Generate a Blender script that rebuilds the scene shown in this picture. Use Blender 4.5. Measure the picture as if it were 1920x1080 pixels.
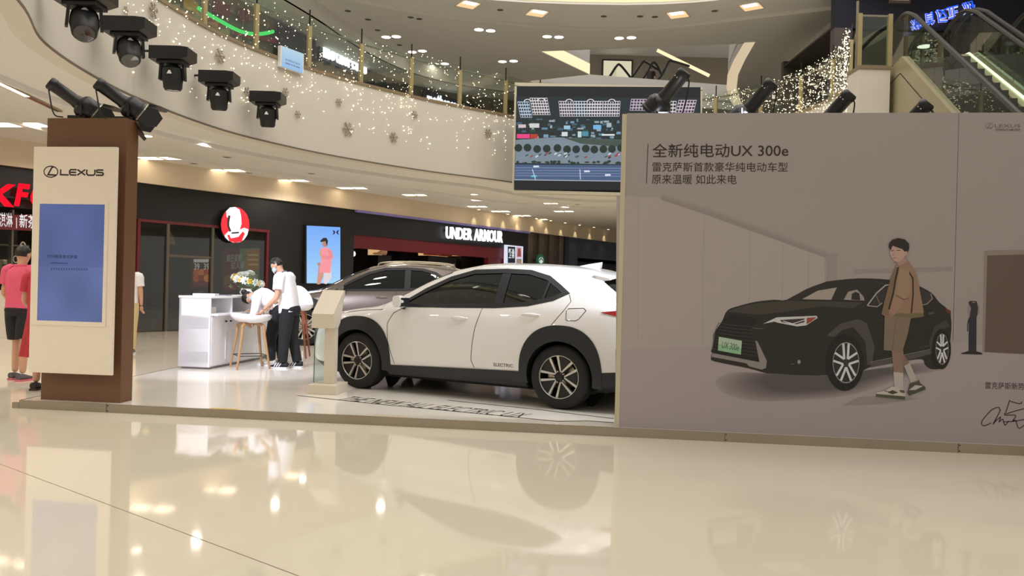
import bpy, bmesh, math, random
import numpy as np
from mathutils import Vector, Matrix
from mathutils.geometry import tessellate_polygon, delaunay_2d_cdt

for o in list(bpy.data.objects):
    bpy.data.objects.remove(o)
SC = bpy.context.scene
COL = SC.collection
PI = math.pi
rnd = random.Random(7)

# ------------------------------------------------------------ camera
F_PX, ROLL, PITCH = 1500.0, 0.0252, math.atan(2 / 1500)
CAM = np.array([0, 0, 1.335])
cF = np.array([0, math.cos(PITCH), -math.sin(PITCH)])
_u = np.array([0, math.sin(PITCH), math.cos(PITCH)]); _r = np.array([1.0, 0, 0])
cR = math.cos(ROLL) * _r + math.sin(ROLL) * _u
cU = -math.sin(ROLL) * _r + math.cos(ROLL) * _u
cd = bpy.data.cameras.new('camera'); cam = bpy.data.objects.new('camera', cd); COL.objects.link(cam)
cd.sensor_width = 36; cd.lens = 36 * F_PX / 1920; cd.clip_end = 300; cd.clip_start = 0.05
cam.matrix_world = Matrix(((cR[0], cU[0], -cF[0], CAM[0]), (cR[1], cU[1], -cF[1], CAM[1]), (cR[2], cU[2], -cF[2], CAM[2]), (0, 0, 0, 1)))
SC.camera = cam
vs = SC.view_settings
vs.view_transform = 'Standard'; vs.look = 'None'; vs.gamma = 1; vs.exposure = 0.0; vs.use_curve_mapping = False

# ------------------------------------------------------------ world and the atrium's big soft light
W = bpy.data.worlds.new('hall'); SC.world = W; W.use_nodes = True
bg = W.node_tree.nodes['Background']; bg.inputs[0].default_value = (1.0, 0.93, 0.84, 1); bg.inputs[1].default_value = 0.50

def area(name, loc, rot, sx, sy, power, color, spread=PI):
    l = bpy.data.lights.new(name, 'AREA'); l.shape = 'RECTANGLE'; l.size = sx; l.size_y = sy; l.energy = power; l.color = color; l.spread = spread
    o = bpy.data.objects.new(name, l); COL.objects.link(o); o.location = loc; o.rotation_euler = rot
    return o
for ix in range(4):      # rows of lamps high under the atrium roof
    for iy in range(6):
        l_ = bpy.data.lights.new('atrium_lamp', 'POINT'); l_.energy = 232; l_.color = (1.0, 0.95, 0.87); l_.shadow_soft_size = 0.3
        o_ = bpy.data.objects.new('atrium_lamp', l_); COL.objects.link(o_); o_.location = (1.0 - 5.4 + 3.6 * ix, 9.0 - 8.0 + 3.2 * iy, 15.0)

def spot(name, loc, target, power, color, size=0.9, blend=0.5, rad=0.06):
    l = bpy.data.lights.new(name, 'SPOT'); l.energy = power; l.color = color; l.spot_size = size; l.spot_blend = blend; l.shadow_soft_size = rad
    o = bpy.data.objects.new(name, l); COL.objects.link(o); o.location = loc
    o.rotation_euler = (Vector(target) - Vector(loc)).to_track_quat('-Z', 'Y').to_euler()
    return o

# added fill spots under the lower ceiling, brightening the gallery floor and ceiling
for i, (x, y, e) in enumerate(((-9.0, 3.0, 190), (-8.6, 9.5, 95), (-7.8, 15.5, 80), (-4.4, 21.0, 100), (0.5, 26.5, 110), (6.0, 28, 100), (10.5, 9, 90))):
    for dx, dy in ((-1.3, -1.3), (1.3, -1.3), (-1.3, 1.3), (1.3, 1.3)):
        spot('gallery_fill_%d' % i, (x + dx, y + dy, 4.17), (x + dx, y + dy, 0), e, (1.0, 0.91, 0.79), 2.75, .5, .09)

# ------------------------------------------------------------ pixel measurements of the 1920x1080 photograph -> world points
def ray(x, y): return cF * F_PX + cR * (x - 960) - cU * (y - 540)
def onz(x, y, z=0.08):
    d = ray(x, y); return CAM + d * ((z - CAM[2]) / d[2])
def aty(x, y, Y):
    d = ray(x, y); return CAM + d * (Y / d[1])
def onplane(x, y, P, n):
    d = ray(x, y); return CAM + d * (np.dot(np.array(P) - CAM, n) / np.dot(d, n))

# ------------------------------------------------------------ colour and materials
def lin(c): 
    return tuple(((v / 255) / 12.92 if v / 255 <= 0.04045 else ((v / 255 + 0.055) / 1.055) ** 2.4) for v in c)
MATS = {}
def mat(name, rgb, rough=0.5, metal=0.0, noise=0.06, scale=8.0, coat=0.0, emit=0.0, alpha=1.0, spec=0.5, bump=0.0, lincol=None):
    if name in MATS: return MATS[name]
    m = bpy.data.materials.new(name); m.use_nodes = True; nt = m.node_tree; b = nt.nodes['Principled BSDF']
    c = lincol or lin(rgb)
    b.inputs['Roughness'].default_value = rough; b.inputs['Metallic'].default_value = metal
    b.inputs['Coat Weight'].default_value = coat; b.inputs['Coat Roughness'].default_value = 0.02; b.inputs['Specular IOR Level'].default_value = spec
    if noise > 0:
        tc = nt.nodes.new('ShaderNodeTexCoord'); n = nt.nodes.new('ShaderNodeTexNoise'); n.inputs['Scale'].default_value = scale; n.inputs['Detail'].default_value = 4
        mx = nt.nodes.new('ShaderNodeMix'); mx.data_type = 'RGBA'
        mx.inputs['A'].default_value = (*[v * (1 - noise) for v in c], 1); mx.inputs['B'].default_value = (*[min(1, v * (1 + noise)) for v in c], 1)
        nt.links.new(tc.outputs['Object'], n.inputs['Vector']); nt.links.new(n.outputs['Fac'], mx.inputs['Factor']); nt.links.new(mx.outputs['Result'], b.inputs['Base Color'])
        if bump > 0:
            bp = nt.nodes.new('ShaderNodeBump'); bp.inputs['Strength'].default_value = bump; bp.inputs['Distance'].default_value = 0.01
            nt.links.new(n.outputs['Fac'], bp.inputs['Height']); nt.links.new(bp.outputs['Normal'], b.inputs['Normal'])
    else:
        b.inputs['Base Color'].default_value = (*c, 1)
    if emit > 0:
        b.inputs['Emission Color'].default_value = (*c, 1); b.inputs['Emission Strength'].default_value = emit
    MATS[name] = m
    return m
def glow(name, rgb, strength, sample=True):
    if name in MATS: return MATS[name]
    m = bpy.data.materials.new(name); m.use_nodes = True; nt = m.node_tree; nt.nodes.clear()
    e = nt.nodes.new('ShaderNodeEmission'); o = nt.nodes.new('ShaderNodeOutputMaterial')
    e.inputs[0].default_value = (*lin(rgb), 1); e.inputs[1].default_value = strength; nt.links.new(e.outputs[0], o.inputs[0])
    if not sample: m.cycles.emission_sampling = 'NONE'
    MATS[name] = m
    return m
def glass(name, rgb=(235, 245, 240), mixf=0.12, rough=0.02):
    if name in MATS: return MATS[name]
    m = bpy.data.materials.new(name); m.use_nodes = True; nt = m.node_tree; nt.nodes.clear()
    t = nt.nodes.new('ShaderNodeBsdfTransparent'); g = nt.nodes.new('ShaderNodeBsdfGlossy'); x = nt.nodes.new('ShaderNodeMixShader'); o = nt.nodes.new('ShaderNodeOutputMaterial')
    lw = nt.nodes.new('ShaderNodeLayerWeight'); lw.inputs[0].default_value = 0.35
    mp = nt.nodes.new('ShaderNodeMapRange'); mp.inputs['To Min'].default_value = mixf * 0.5; mp.inputs['To Max'].default_value = min(1, mixf * 3)
    t.inputs[0].default_value = (*lin(rgb), 1); g.inputs[0].default_value = (1, 1, 1, 1); g.inputs[1].default_value = rough
    nt.links.new(lw.outputs['Facing'], mp.inputs['Value']); nt.links.new(mp.outputs[0], x.inputs[0])
    nt.links.new(t.outputs[0], x.inputs[1]); nt.links.new(g.outputs[0], x.inputs[2]); nt.links.new(x.outputs[0], o.inputs[0])
    MATS[name] = m
    return m
def colmat(name, emit=0.0, rough=0.55):
    """flat print: colour comes from the face-corner colours of the print itself"""
    if name in MATS: return MATS[name]
    m = bpy.data.materials.new(name); m.use_nodes = True; nt = m.node_tree; b = nt.nodes['Principled BSDF']
    a = nt.nodes.new('ShaderNodeVertexColor'); a.layer_name = 'Col'
    b.inputs['Roughness'].default_value = rough
    if emit:
        b.inputs['Base Color'].default_value = (0.01, 0.01, 0.012, 1)
        nt.links.new(a.outputs[0], b.inputs['Emission Color']); b.inputs['Emission Strength'].default_value = emit
        m.cycles.emission_sampling = 'NONE'
    else:
        nt.links.new(a.outputs[0], b.inputs['Base Color'])
    MATS[name] = m
    return m

# ------------------------------------------------------------ object helpers
def new_obj(name, me, m=None, parent=None, loc=None, rotz=None, smooth=False):
    o = bpy.data.objects.new(name, me); COL.objects.link(o)
    if m is not None:
        for q in (m if isinstance(m, (list, tuple)) else [m]): me.materials.append(q)
    if parent is not None: o.parent = parent
    if loc is not None: o.location = loc
    if rotz is not None: o.rotation_euler = (0, 0, rotz)
    if smooth:
        me.polygons.foreach_set('use_smooth', [True] * len(me.polygons))
        try: me.set_sharp_from_angle(angle=math.radians(40))
        except Exception: pass
    return o
def tag(o, label=None, cat=None, group=None, kind=None):
    if label: o['label'] = label
    if cat: o['category'] = cat
    if group: o['group'] = group
    if kind: o['kind'] = kind
    return o
def thing(name, label, cat, loc=(0, 0, 0), rotz=0.0, group=None, kind=None):
    o = bpy.data.objects.new(name, None); COL.objects.link(o); o.empty_display_size = 0.1
    o.location = loc; o.rotation_euler = (0, 0, rotz)
    return tag(o, label, cat, group, kind)
def copy_tree(o, parent=None):
    c = o.copy(); COL.objects.link(c)
    if parent is not None: c.parent = parent
    for ch in [x for x in o.children]: copy_tree(ch, c)
    return c

class MB:
    """collects shapes, builds them as ONE mesh object"""
    def __init__(s): s.v = []; s.f = []; s.c = []
    def add(s, vs_, fs, col=None):
        k = len(s.v); s.v += [tuple(map(float, p)) for p in vs_]
        for f in fs: s.f.append([i + k for i in f]); s.c.append(col)
        return s
    def box(s, x0, x1, y0, y1, z0, z1, M=None, ch=0.0, col=None):
        if ch > 0:
            bm = bmesh.new(); bmesh.ops.create_cube(bm, size=1)
            for v in bm.verts: v.co = Vector(((x0 + x1) / 2 + v.co.x * (x1 - x0), (y0 + y1) / 2 + v.co.y * (y1 - y0), (z0 + z1) / 2 + v.co.z * (z1 - z0)))
            bmesh.ops.bevel(bm, geom=list(bm.edges), offset=ch, segments=2, affect='EDGES', profile=0.5)
            bm.verts.index_update(); V = [v.co.copy() for v in bm.verts]; Fs = [[v.index for v in f.verts] for f in bm.faces]; bm.free()
        else:
            V = [Vector((x, y, z)) for z in (z0, z1) for y in (y0, y1) for x in (x0, x1)]
            Fs = [(0, 2, 3, 1), (4, 5, 7, 6), (0, 1, 5, 4), (2, 6, 7, 3), (0, 4, 6, 2), (1, 3, 7, 5)]
        if M is not None: V = [M @ p for p in V]
        return s.add(V, Fs, col)
    def loft(s, rings, cap=True, closed=True, col=None):
        n = len(rings[0]); V = [p for r in rings for p in r]; Fs = []
        for i in range(len(rings) - 1):
            for j in range(n if closed else n - 1):
                a, b = i * n + j, i * n + (j + 1) % n
                Fs.append((a, b, b + n, a + n))
        if cap: Fs.append(tuple(range(n))[::-1]); Fs.append(tuple(range((len(rings) - 1) * n, len(rings) * n)))
        return s.add(V, Fs, col)
    def cyl(s, a, b, r0, r1=None, n=16, cap=True, col=None):
        a, b = Vector(a), Vector(b); r1 = r0 if r1 is None else r1; d = (b - a).normalized()
        q = d.to_track_quat('Z', 'Y').to_matrix(); X, Y = q.col[0], q.col[1]
        cs = [(math.cos(2 * PI * i / n), math.sin(2 * PI * i / n)) for i in range(n)]
        return s.loft([[a + (X * c + Y * t) * r0 for c, t in cs], [b + (X * c + Y * t) * r1 for c, t in cs]], cap, col=col)
    def tube(s, pts, r, n=8, closed=False, cap=True):
        pts = [Vector(p) for p in pts]; rings = []; N = len(pts); up = None
        for i in range(N):
            if closed: d = pts[(i + 1) % N] - pts[i - 1]
            else: d = pts[min(i + 1, N - 1)] - pts[max(i - 1, 0)]
            d.normalize()
            if up is None: up = Vector((0, 0, 1)) if abs(d.z) < 0.9 else Vector((1, 0, 0))
            x = d.cross(up).normalized(); up2 = x.cross(d).normalized(); up = up2
            rr = r[i] if isinstance(r, (list, tuple)) else r
            rings.append([pts[i] + (x * math.cos(2 * PI * j / n) + up2 * math.sin(2 * PI * j / n)) * rr for j in range(n)])
        if closed: rings.append(rings[0])
        return s.loft(rings, cap and not closed)
    def lathe(s, prof, c=(0, 0, 0), axis='z', n=24, cap=False, M=None):
        rings = []
        for r, h in prof:
            ring = []
            for i in range(n):
                a = 2 * PI * i / n; x, y = r * math.cos(a), r * math.sin(a)
                p = Vector((x, y, h)) if axis == 'z' else (Vector((x, h, y)) if axis == 'y' else Vector((h, x, y)))
                p = p + Vector(c)
                ring.append(M @ p if M is not None else p)
            rings.append(ring)
        return s.loft(rings, cap)
    def ball(s, c, rx, ry=None, rz=None, nu=12, nv=8, M=None):
        ry = rx if ry is None else ry; rz = rx if rz is None else rz; V = []; Fs = []
        for i in range(nv + 1):
            t = PI * i / nv
            for j in range(nu):
                a = 2 * PI * j / nu; p = Vector((rx * math.sin(t) * math.cos(a), ry * math.sin(t) * math.sin(a), rz * math.cos(t)))
                if M is not None: p = M @ p
                V.append(p + Vector(c))
        for i in range(nv):
            for j in range(nu):
                a, b = i * nu + j, i * nu + (j + 1) % nu; Fs.append((a, a + nu, b + nu, b))
        return s.add(V, Fs)
    def prism(s, poly, y0, y1, P=None):
        """poly in (x,z), extruded along y"""
        P = P or (lambda x, y, z: (x, y, z)); n = len(poly)
        V = [P(x, y0, z) for x, z in poly] + [P(x, y1, z) for x, z in poly]
        tri = tessellate_polygon([[Vector((x, z, 0)) for x, z in poly]])
        Fs = [tuple(t) for t in tri] + [tuple(i + n for i in t)[::-1] for t in tri]
        Fs += [(i, (i + 1) % n, (i + 1) % n + n, i + n) for i in range(n)]
        return s.add(V, Fs)
    def flat(s, poly3, col=None):
        """fill one flat polygon given as 3D points"""
        P3 = [Vector(p) for p in poly3]
        return s.add(P3, [tuple(t) for t in tessellate_polygon([P3])], col)
    def mesh(s, name):
        me = bpy.data.meshes.new(name); me.from_pydata(s.v, [], s.f); me.validate(); return me
    def build(s, name, m, parent=None, smooth=False, loc=None, rotz=None, fix=True):
        me = bpy.data.meshes.new(name); me.from_pydata(s.v, [], s.f)
        if any(c is not None for c in s.c):
            at = me.color_attributes.new('Col', 'FLOAT_COLOR', 'CORNER'); buf = []
            for p, c in zip(me.polygons, s.c):
                for _ in range(p.loop_total): buf += [*(c or (0.5, 0.5, 0.5)), 1.0]
            at.data.foreach_set('color', buf)
        elif fix:
            bm = bmesh.new(); bm.from_mesh(me); bmesh.ops.recalc_face_normals(bm, faces=bm.faces); bm.to_mesh(me); bm.free()
        me.update()
        return new_obj(name, me, m, parent, loc, rotz, smooth)

def stroke_poly(pts, w, closed=False):
    """2D polyline -> list of quads (each a list of 4 2D points), mitred"""
    P = [Vector(p) for p in pts]; n = len(P); L = []; Rr = []
    for i in range(n):
        if closed: a, b = P[i - 1], P[(i + 1) % n]
        else: a, b = P[max(i - 1, 0)], P[min(i + 1, n - 1)]
        d1 = (P[i] - a).normalized() if (P[i] - a).length > 1e-9 else (b - P[i]).normalized()
        d2 = (b - P[i]).normalized() if (b - P[i]).length > 1e-9 else d1
        t = (d1 + d2); t = t.normalized() if t.length > 1e-6 else d1
        nn = Vector((-t.y, t.x)); c = max(0.5, nn.dot(Vector((-d1.y, d1.x))))
        L.append(P[i] + nn * (w / 2 / c)); Rr.append(P[i] - nn * (w / 2 / c))
    q = [[L[i], L[i + 1], Rr[i + 1], Rr[i]] for i in range(n - 1)]
    if closed: q.append([L[-1], L[0], Rr[0], Rr[-1]])
    return q

_TX = {}
def text_raw(body, bold=0.0, extrude=0.0, res=3):
    k = (body, bold, extrude, res)
    if k not in _TX:
        c = bpy.data.curves.new('txt', 'FONT'); c.body = body; c.offset = bold; c.extrude = extrude; c.resolution_u = res; c.size = 1
        o = bpy.data.objects.new('txt', c); COL.objects.link(o)
        dg = bpy.context.evaluated_depsgraph_get(); me = bpy.data.meshes.new_from_object(o.evaluated_get(dg))
        V = np.array([v.co[:] for v in me.vertices]).reshape(-1, 3); Fs = [tuple(p.vertices) for p in me.polygons]
        bpy.data.objects.remove(o); bpy.data.curves.remove(c); bpy.data.meshes.remove(me)
        _TX[k] = (V, Fs)
    return _TX[k]
def add_text(mb, body, fn, w, h, bold=0.0, thick=0.0, slant=0.0, col=None, res=3):
    """fn(u, v, t): local text coords in metres (u right, v up, t out) -> 3D.  Text box fitted to w x h"""
    V, Fs = text_raw(body, bold, 0.02 if thick else 0.0, res)
    if not len(V): return
    a, b = V.min(0), V.max(0)
    q = []
    for p in V:
        u = (p[0] - a[0]) / max(1e-6, b[0] - a[0]) * w; v = (p[1] - a[1]) / max(1e-6, b[1] - a[1]) * h
        q.append(fn(u + slant * v, v, (thick if p[2] > 0 else 0.0)))
    mb.add(q, Fs, col)

def catmull(pts, m=8, closed=False):
    P = [np.array(p, float) for p in pts]; out = []; n = len(P)
    for i in range(n if closed else n - 1):
        p1, p2 = P[i], P[(i + 1) % n]
        p0 = P[i - 1] if (closed or i > 0) else 2 * p1 - p2
        p3 = P[(i + 2) % n] if (closed or i + 2 < n) else 2 * p2 - p1
        for k in range(m):
            t = k / m
            out.append(0.5 * ((2 * p1) + (p2 - p0) * t + (2 * p0 - 5 * p1 + 4 * p2 - p3) * t * t + (-p0 + 3 * p1 - 3 * p2 + p3) * t ** 3))
    if not closed: out.append(P[-1])
    return out

# shared materials
M_floor = mat('polished_floor', (230, 221, 202), 0.05, noise=0.05, scale=0.6, spec=0.55)
M_plaster = mat('cream_plaster', (216, 210, 198), 0.6, noise=0.03, scale=1.5)
M_ceil = mat('ceiling_paint', (224, 222, 218), 0.7, noise=0.02, scale=1.0)
M_white = mat('white_lacquer', (238, 236, 238), 0.25, noise=0.02)
M_deck = mat('gloss_white_deck', (232, 226, 214), 0.12, noise=0.02, scale=1.0)
M_black = mat('black_plastic', (24, 24, 26), 0.45, noise=0.1)
M_blackm = mat('black_enamel', (20, 20, 22), 0.35, noise=0.1)
M_steel = mat('brushed_steel', (165, 155, 138), 0.3, 0.9, noise=0.1, scale=3)
M_chrome = mat('chrome', (220, 220, 220), 0.08, 1.0, noise=0.0)
M_dark = mat('dark_facade', (15, 15, 18), 0.5, noise=0.1)
M_navy = mat('navy_panel', (24, 28, 46), 0.45, noise=0.1)
M_glass = glass('clear_glass')
M_railglass = glass('rail_glass', (226, 236, 226), 0.08)
M_warm = glow('warm_lamp', (255, 236, 200), 9.0)
M_warmsoft = glow('warm_cove', (255, 236, 190), 1.15)
M_coolw = glow('white_sign', (245, 248, 255), 1.6)
M_print = colmat('flat_print'); M_screen = colmat('lit_screen', 1.0, 0.15)
M_ink = mat('black_ink', (22, 18, 18), 0.6, noise=0.05)

# ================================================================ STRUCTURE
def sub2(p, d): return (p[0] + d[0], p[1] + d[1])
def poly_slab(mb, poly, z0, z1, holes=(), col=None):
    """horizontal slab with holes"""
    rings = [list(poly)] + [list(h) for h in holes]; pts = [p for r in rings for p in r]
    tri = tessellate_polygon([[Vector((p[0], p[1], 0)) for p in r] for r in rings]); n = len(pts)
    V = [(p[0], p[1], z0) for p in pts] + [(p[0], p[1], z1) for p in pts]
    Fs = [tuple(t) for t in tri] + [tuple(i + n for i in t) for t in tri]; k = 0
    for r in rings:
        m = len(r); Fs += [(k + i, k + (i + 1) % m, k + (i + 1) % m + n, k + i + n) for i in range(m)]; k += m
    return mb.add(V, Fs, col)

# ---- floor: big polished slabs, one open joint between them
fl = MB().box(-40, 40, -8, 70, -0.06, -0.012).build('floor', mat('joint_filler', (92, 78, 58), 0.8)); tag(fl, kind='structure')
ja, jb = onz(0, 870, 0)[:2], onz(560, 1080, 0)[:2]
jd = (jb - ja) / np.linalg.norm(jb - ja); jn = np.array([-jd[1], jd[0]])
if jn[1] < 0: jn = -jn
g = 0.0045
A1, B1 = ja - jd * 30, jb + jd * 30
def rect_clip(side):
    off = jn * g * side; far = jn * 90 * side
    a, b = A1 + off, B1 + off
    return [tuple(a), tuple(b), tuple(b + far), tuple(a + far)]
for s_ in (1, -1):
    poly_slab(MB(), rect_clip(s_), -0.012, 0.0).build('floor_slab', M_floor, fl)

# ---- oval atrium edge of the upper gallery (bottom edge seen in the photograph, at 4.2 m)
ZB, ZT = 4.2, 6.0
_fp = [(30, 0), (43, 27), (83, 83), (127, 117), (187, 152), (283, 197), (400, 240), (500, 267), (633, 295), (800, 322), (960, 343), (1060, 367)]
_pts = [onz(x, y, ZB)[:2] for x, y in _fp]
_pts = [np.array((-3.6, 3.2)), np.array((-4.55, 5.6))] + [_pts[i] for i in (0, 2, 4, 5, 6, 7, 8, 9, 10)]
_pts += [np.array(p) for p in ((1.9, 24.3), (4.3, 24.2), (6.3, 22.6), (7.35, 20.4), (7.45, 18.4), (7.05, 16.9))]
FAS = catmull(_pts, 7)
def offset_line(L, d):
    out = []
    for i in range(len(L)):
        t = L[min(i + 1, len(L) - 1)] - L[max(i - 1, 0)]; t = t / np.linalg.norm(t); out.append(L[i] + np.array([-t[1], t[0]]) * d)
    return out   # +d = outward (left of travel)
def strip(mb, La, za, Lb, zb):
    n = len(La); return mb.add([(p[0], p[1], za) for p in La] + [(p[0], p[1], zb) for p in Lb], [(i, i + 1, i + 1 + n, i + n) for i in range(n - 1)])
def ribbon(mb, L, d0, d1, z0, z1):
    a, b = offset_line(L, d0), offset_line(L, d1)
    strip(mb, a, z0, a, z1); strip(mb, b, z0, b, z1); strip(mb, a, z1, b, z1); strip(mb, a, z0, b, z0)
    for i in (0, -1): mb.add([(*a[i], z0), (*b[i], z0), (*b[i], z1), (*a[i], z1)], [(0, 1, 2, 3)])
    return mb
def cumlen(L): return np.concatenate([[0], np.cumsum([np.linalg.norm(L[i + 1] - L[i]) for i in range(len(L) - 1)])])
def along(L, cl, s):
    i = min(max(int(np.searchsorted(cl, s)) - 1, 0), len(L) - 2); t = (s - cl[i]) / (cl[i + 1] - cl[i]); d = L[i + 1] - L[i]
    return L[i] + d * t, d / np.linalg.norm(d)
def hit(L, px, py):
    """where the line of sight through a pixel meets an upright curved face"""
    d = ray(px, py)
    for i in range(len(L) - 1):
        a, b = L[i], L[i + 1]; M = np.array([[d[0], a[0] - b[0]], [d[1], a[1] - b[1]]])
        if abs(np.linalg.det(M)) < 1e-9: continue
        t, u = np.linalg.solve(M, a)
        if t > 0 and -1e-6 <= u <= 1 + 1e-6:
            e = (b - a) / np.linalg.norm(b - a); return CAM + d * t, e
    return None, None

fas = ribbon(MB(), FAS, 0.0, 0.25, ZB, ZT).build('wall_gallery', M_plaster, smooth=True); tag(fas, kind='structure')
ribbon(MB(), FAS, -0.03, 0.16, ZT - 0.015, ZT + 0.05).build('gallery_coping', mat('coping', (140, 122, 96), 0.4, noise=0.1), fas)
ribbon(MB(), FAS, -0.012, 0.0, ZB, ZB + 0.035).build('drip_edge', mat('drip_edge_paint', (120, 108, 96), 0.6), fas)

# ---- lower ceiling with the atrium hole, and a stepped ring around the hole
_close = [np.array(p) for p in ((7.9, 16.9), (7.9, 16.4), (14.5, 15.0), (15, 8), (14, -5), (6, -6), (0, -6), (-3, -1))]
HOLE = [tuple(p) for p in offset_line(FAS, 0.25)] + [tuple(p) for p in _close]
lc = poly_slab(MB(), [(-30, -7), (30, -7), (30, 62), (-30, 62)], ZB + 0.02, ZB + 0.30, [HOLE]).build('ceiling_lower', M_ceil); tag(lc, kind='structure')
ribbon(MB(), offset_line(FAS, 1.35), 0, 0.05, ZB - 0.07, ZB + 0.02).build('ceiling_step', M_ceil, lc, smooth=True)
ribbon(MB(), offset_line(FAS, 3.5), 0, 0.05, ZB - 0.05, ZB + 0.02).build('ceiling_step', M_ceil, lc, smooth=True)
up = poly_slab(MB(), [(-30, -7), (30, -7), (30, 62), (-30, 62)], ZB + 0.34, ZT, [HOLE]).build('floor_upper', M_plaster); tag(up, kind='structure')

# ---- upper ceiling with the void over the exhibition, the ring lip and the skylit opening
ZC = 9.5
VOID = []
for i in range(72):
    a = 2 * PI * i / 72; c, s = math.cos(a), math.sin(a)
    VOID.append((1.6 + 10.0 * abs(c) ** 0.8 * (1 if c >= 0 else -1), 9.6 + 13.4 * abs(s) ** 0.86 * (1 if s >= 0 else -1)))
_op = [(1010, 95), (1395, 80), (1376, 112), (1366, 140), (1364, 165), (1372, 190), (1384, 207), (930, 175), (960, 156), (1105, 140)]
OPEN = [tuple(onz(x, y, ZC)[:2]) for x, y in _op]
uc = poly_slab(MB(), [(-30, -7), (30, -7), (30, 62), (-30, 62)], ZC, ZC + 0.4, [VOID, OPEN]).build('ceiling_upper', M_ceil); tag(uc, kind='structure')
vl = [np.array(p) for p in VOID] + [np.array(VOID[0])]
mbl = MB(); strip(mbl, [p + (np.array((1.6, 9.6)) - p) * 0.002 for p in vl], ZC + 0.06, [p + (np.array((1.6, 9.6)) - p) * 0.002 for p in vl], ZC + 0.36)
mbl.build('void_light_cove', M_warmsoft, uc)
_ring = [onz(x, y, ZC)[:2] for x, y in ((600, -22), (690, 2), (790, 20), (900, 35), (1030, 47), (1150, 52), (1270, 45), (1400, 30), (1520, 16), (1640, 0), (1760, -28))]
RING = catmull(_ring, 5)
ribbon(MB(), RING, 0, 0.16, ZC - 0.11, ZC + 0.01).build('ring_lip', mat('ring_lip_paint', (226, 222, 216), 0.35), uc, smooth=True)
# skylit opening: upstand with lit coves on three edges
opl = [np.array(p) for p in OPEN] + [np.array(OPEN[0])]
strip(MB(), opl, ZC + 0.3, opl, ZC + 1.1).build('opening_upstand', M_ceil, uc)
def cove(idx, z0, z1, nm='opening_cove'):
    L = [np.array(OPEN[i % len(OPEN)]) for i in idx]; cen = np.mean([np.array(p) for p in OPEN], 0)
    L = [p + (cen - p) * 0.006 for p in L]
    strip(MB(), L, z0, L, z1).build(nm, M_warmsoft, uc)
cove([9, 10], ZC + 0.02, ZC + 0.42); cove([8, 9], ZC + 0.0, ZC + 0.16)
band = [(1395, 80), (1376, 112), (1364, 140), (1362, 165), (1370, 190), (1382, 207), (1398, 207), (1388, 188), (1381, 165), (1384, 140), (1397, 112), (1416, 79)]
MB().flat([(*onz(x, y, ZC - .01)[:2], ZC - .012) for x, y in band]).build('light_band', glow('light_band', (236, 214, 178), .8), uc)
ribbon(MB(), [np.array(OPEN[0]), np.array(OPEN[1])], -0.09, 0.0, ZC - 0.03, ZC + 0.01).build('opening_trim', mat('ring_lip_paint', (226, 222, 216)), uc)

# ---- bulkhead and soffit over the upper shops (its line seen in the photograph), shop wall behind
SOF_Z = 9.0
BULK = catmull([np.array(p) for p in ((-9.6, 7), (-9.4, 11), (-8.6, 15), (-7.1, 19.6), (-5.9, 23.2), (-5.1, 26.2), (-3.9, 28.8), (-2.2, 30.5), (.2, 31.6), (3.0, 32.2))], 5)
ribbon(MB(), BULK, 0.0, 0.08, SOF_Z, ZC).build('ceiling_bulkhead', M_ceil, uc, smooth=True)
mb = MB(); strip(mb, BULK, SOF_Z, offset_line(BULK, 2.0), SOF_Z); mb.build('ceiling_soffit', mat('soffit_paint', (222, 222, 214), 0.6), uc)
UW = offset_line(BULK, 1.35)
wu = ribbon(MB(), UW, 0.0, 0.2, ZT, ZC).build('wall_upper', mat('upper_wall', (112, 106, 96), 0.6, noise=0.1), smooth=True); tag(wu, kind='structure')

# ---- outer walls (far away)
wb = MB().box(-30, 30, 60, 60.3, 0, 14).build('wall_back', mat('far_wall', (120, 110, 98), 0.7)); tag(wb, kind='structure')
# ---- third level seen through the opening
t3 = MB().box(-6, 16, 38.0, 52, 10.75, 11.0).build('floor_third', M_ceil); tag(t3, kind='structure')
t3b = MB().box(-6, 16, 51.8, 52, 11.0, 16.5).build('wall_third', mat('third_wall', (128, 120, 106), 0.7)); tag(t3b, kind='structure')
t3c = MB().box(-6, 16, 33.5, 52, 16.5, 16.7).build('ceiling_third', M_ceil); tag(t3c, kind='structure')

# ---- exhibition platform
PR = math.radians(-6.994); PE = np.array([math.cos(PR), math.sin(PR)]); PN = np.array([-PE[1], PE[0]]); PO = np.array([-4.89, 7.985]); ZP = 0.08
def PL(u, v): return PO + PE * u + PN * v
plat = thing('exhibition_platform', 'low white gloss exhibition platform with a metal edge under the cars', 'platform', (PO[0], PO[1], 0), PR)
def toP(p):  # world xy -> platform local
    d = np.array(p[:2]) - PO; return float(d @ PE), float(d @ PN)
LB = toP((-4.33, 18.2))
deck_poly = [(0.012, 0.012), (10.6, 0.012), (10.6, LB[1]), LB]
poly_slab(MB(), deck_poly, 0.0, ZP).build('deck', M_deck, plat)
cuts = [0.0] + [toP(onz(x, y))[0] for x, y in ((205, 757), (1357, 809), (1795, 831))] + [10.6]
for i in range(len(cuts) - 1):
    MB().box(cuts[i] + 0.003, cuts[i + 1] - 0.003, -0.004, 0.012, 0.0, ZP + 0.002).build('edge_strip', M_steel, plat)
for uu in cuts[1:4]:
    for z in (0.016, 0.066): MB().cyl((uu + 0.012, -0.007, z), (uu + 0.012, -0.004, z), 0.006, n=8).build('screw', M_ink, plat)
MB().box(-0.075, 0.0, -0.004, 0.03, 0, 0.055).build('corner_cap', M_steel, plat)
ld = np.array(LB) / np.linalg.norm(LB)
mb = MB(); q = [Vector((0, 0.012)), Vector(LB)]
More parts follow.
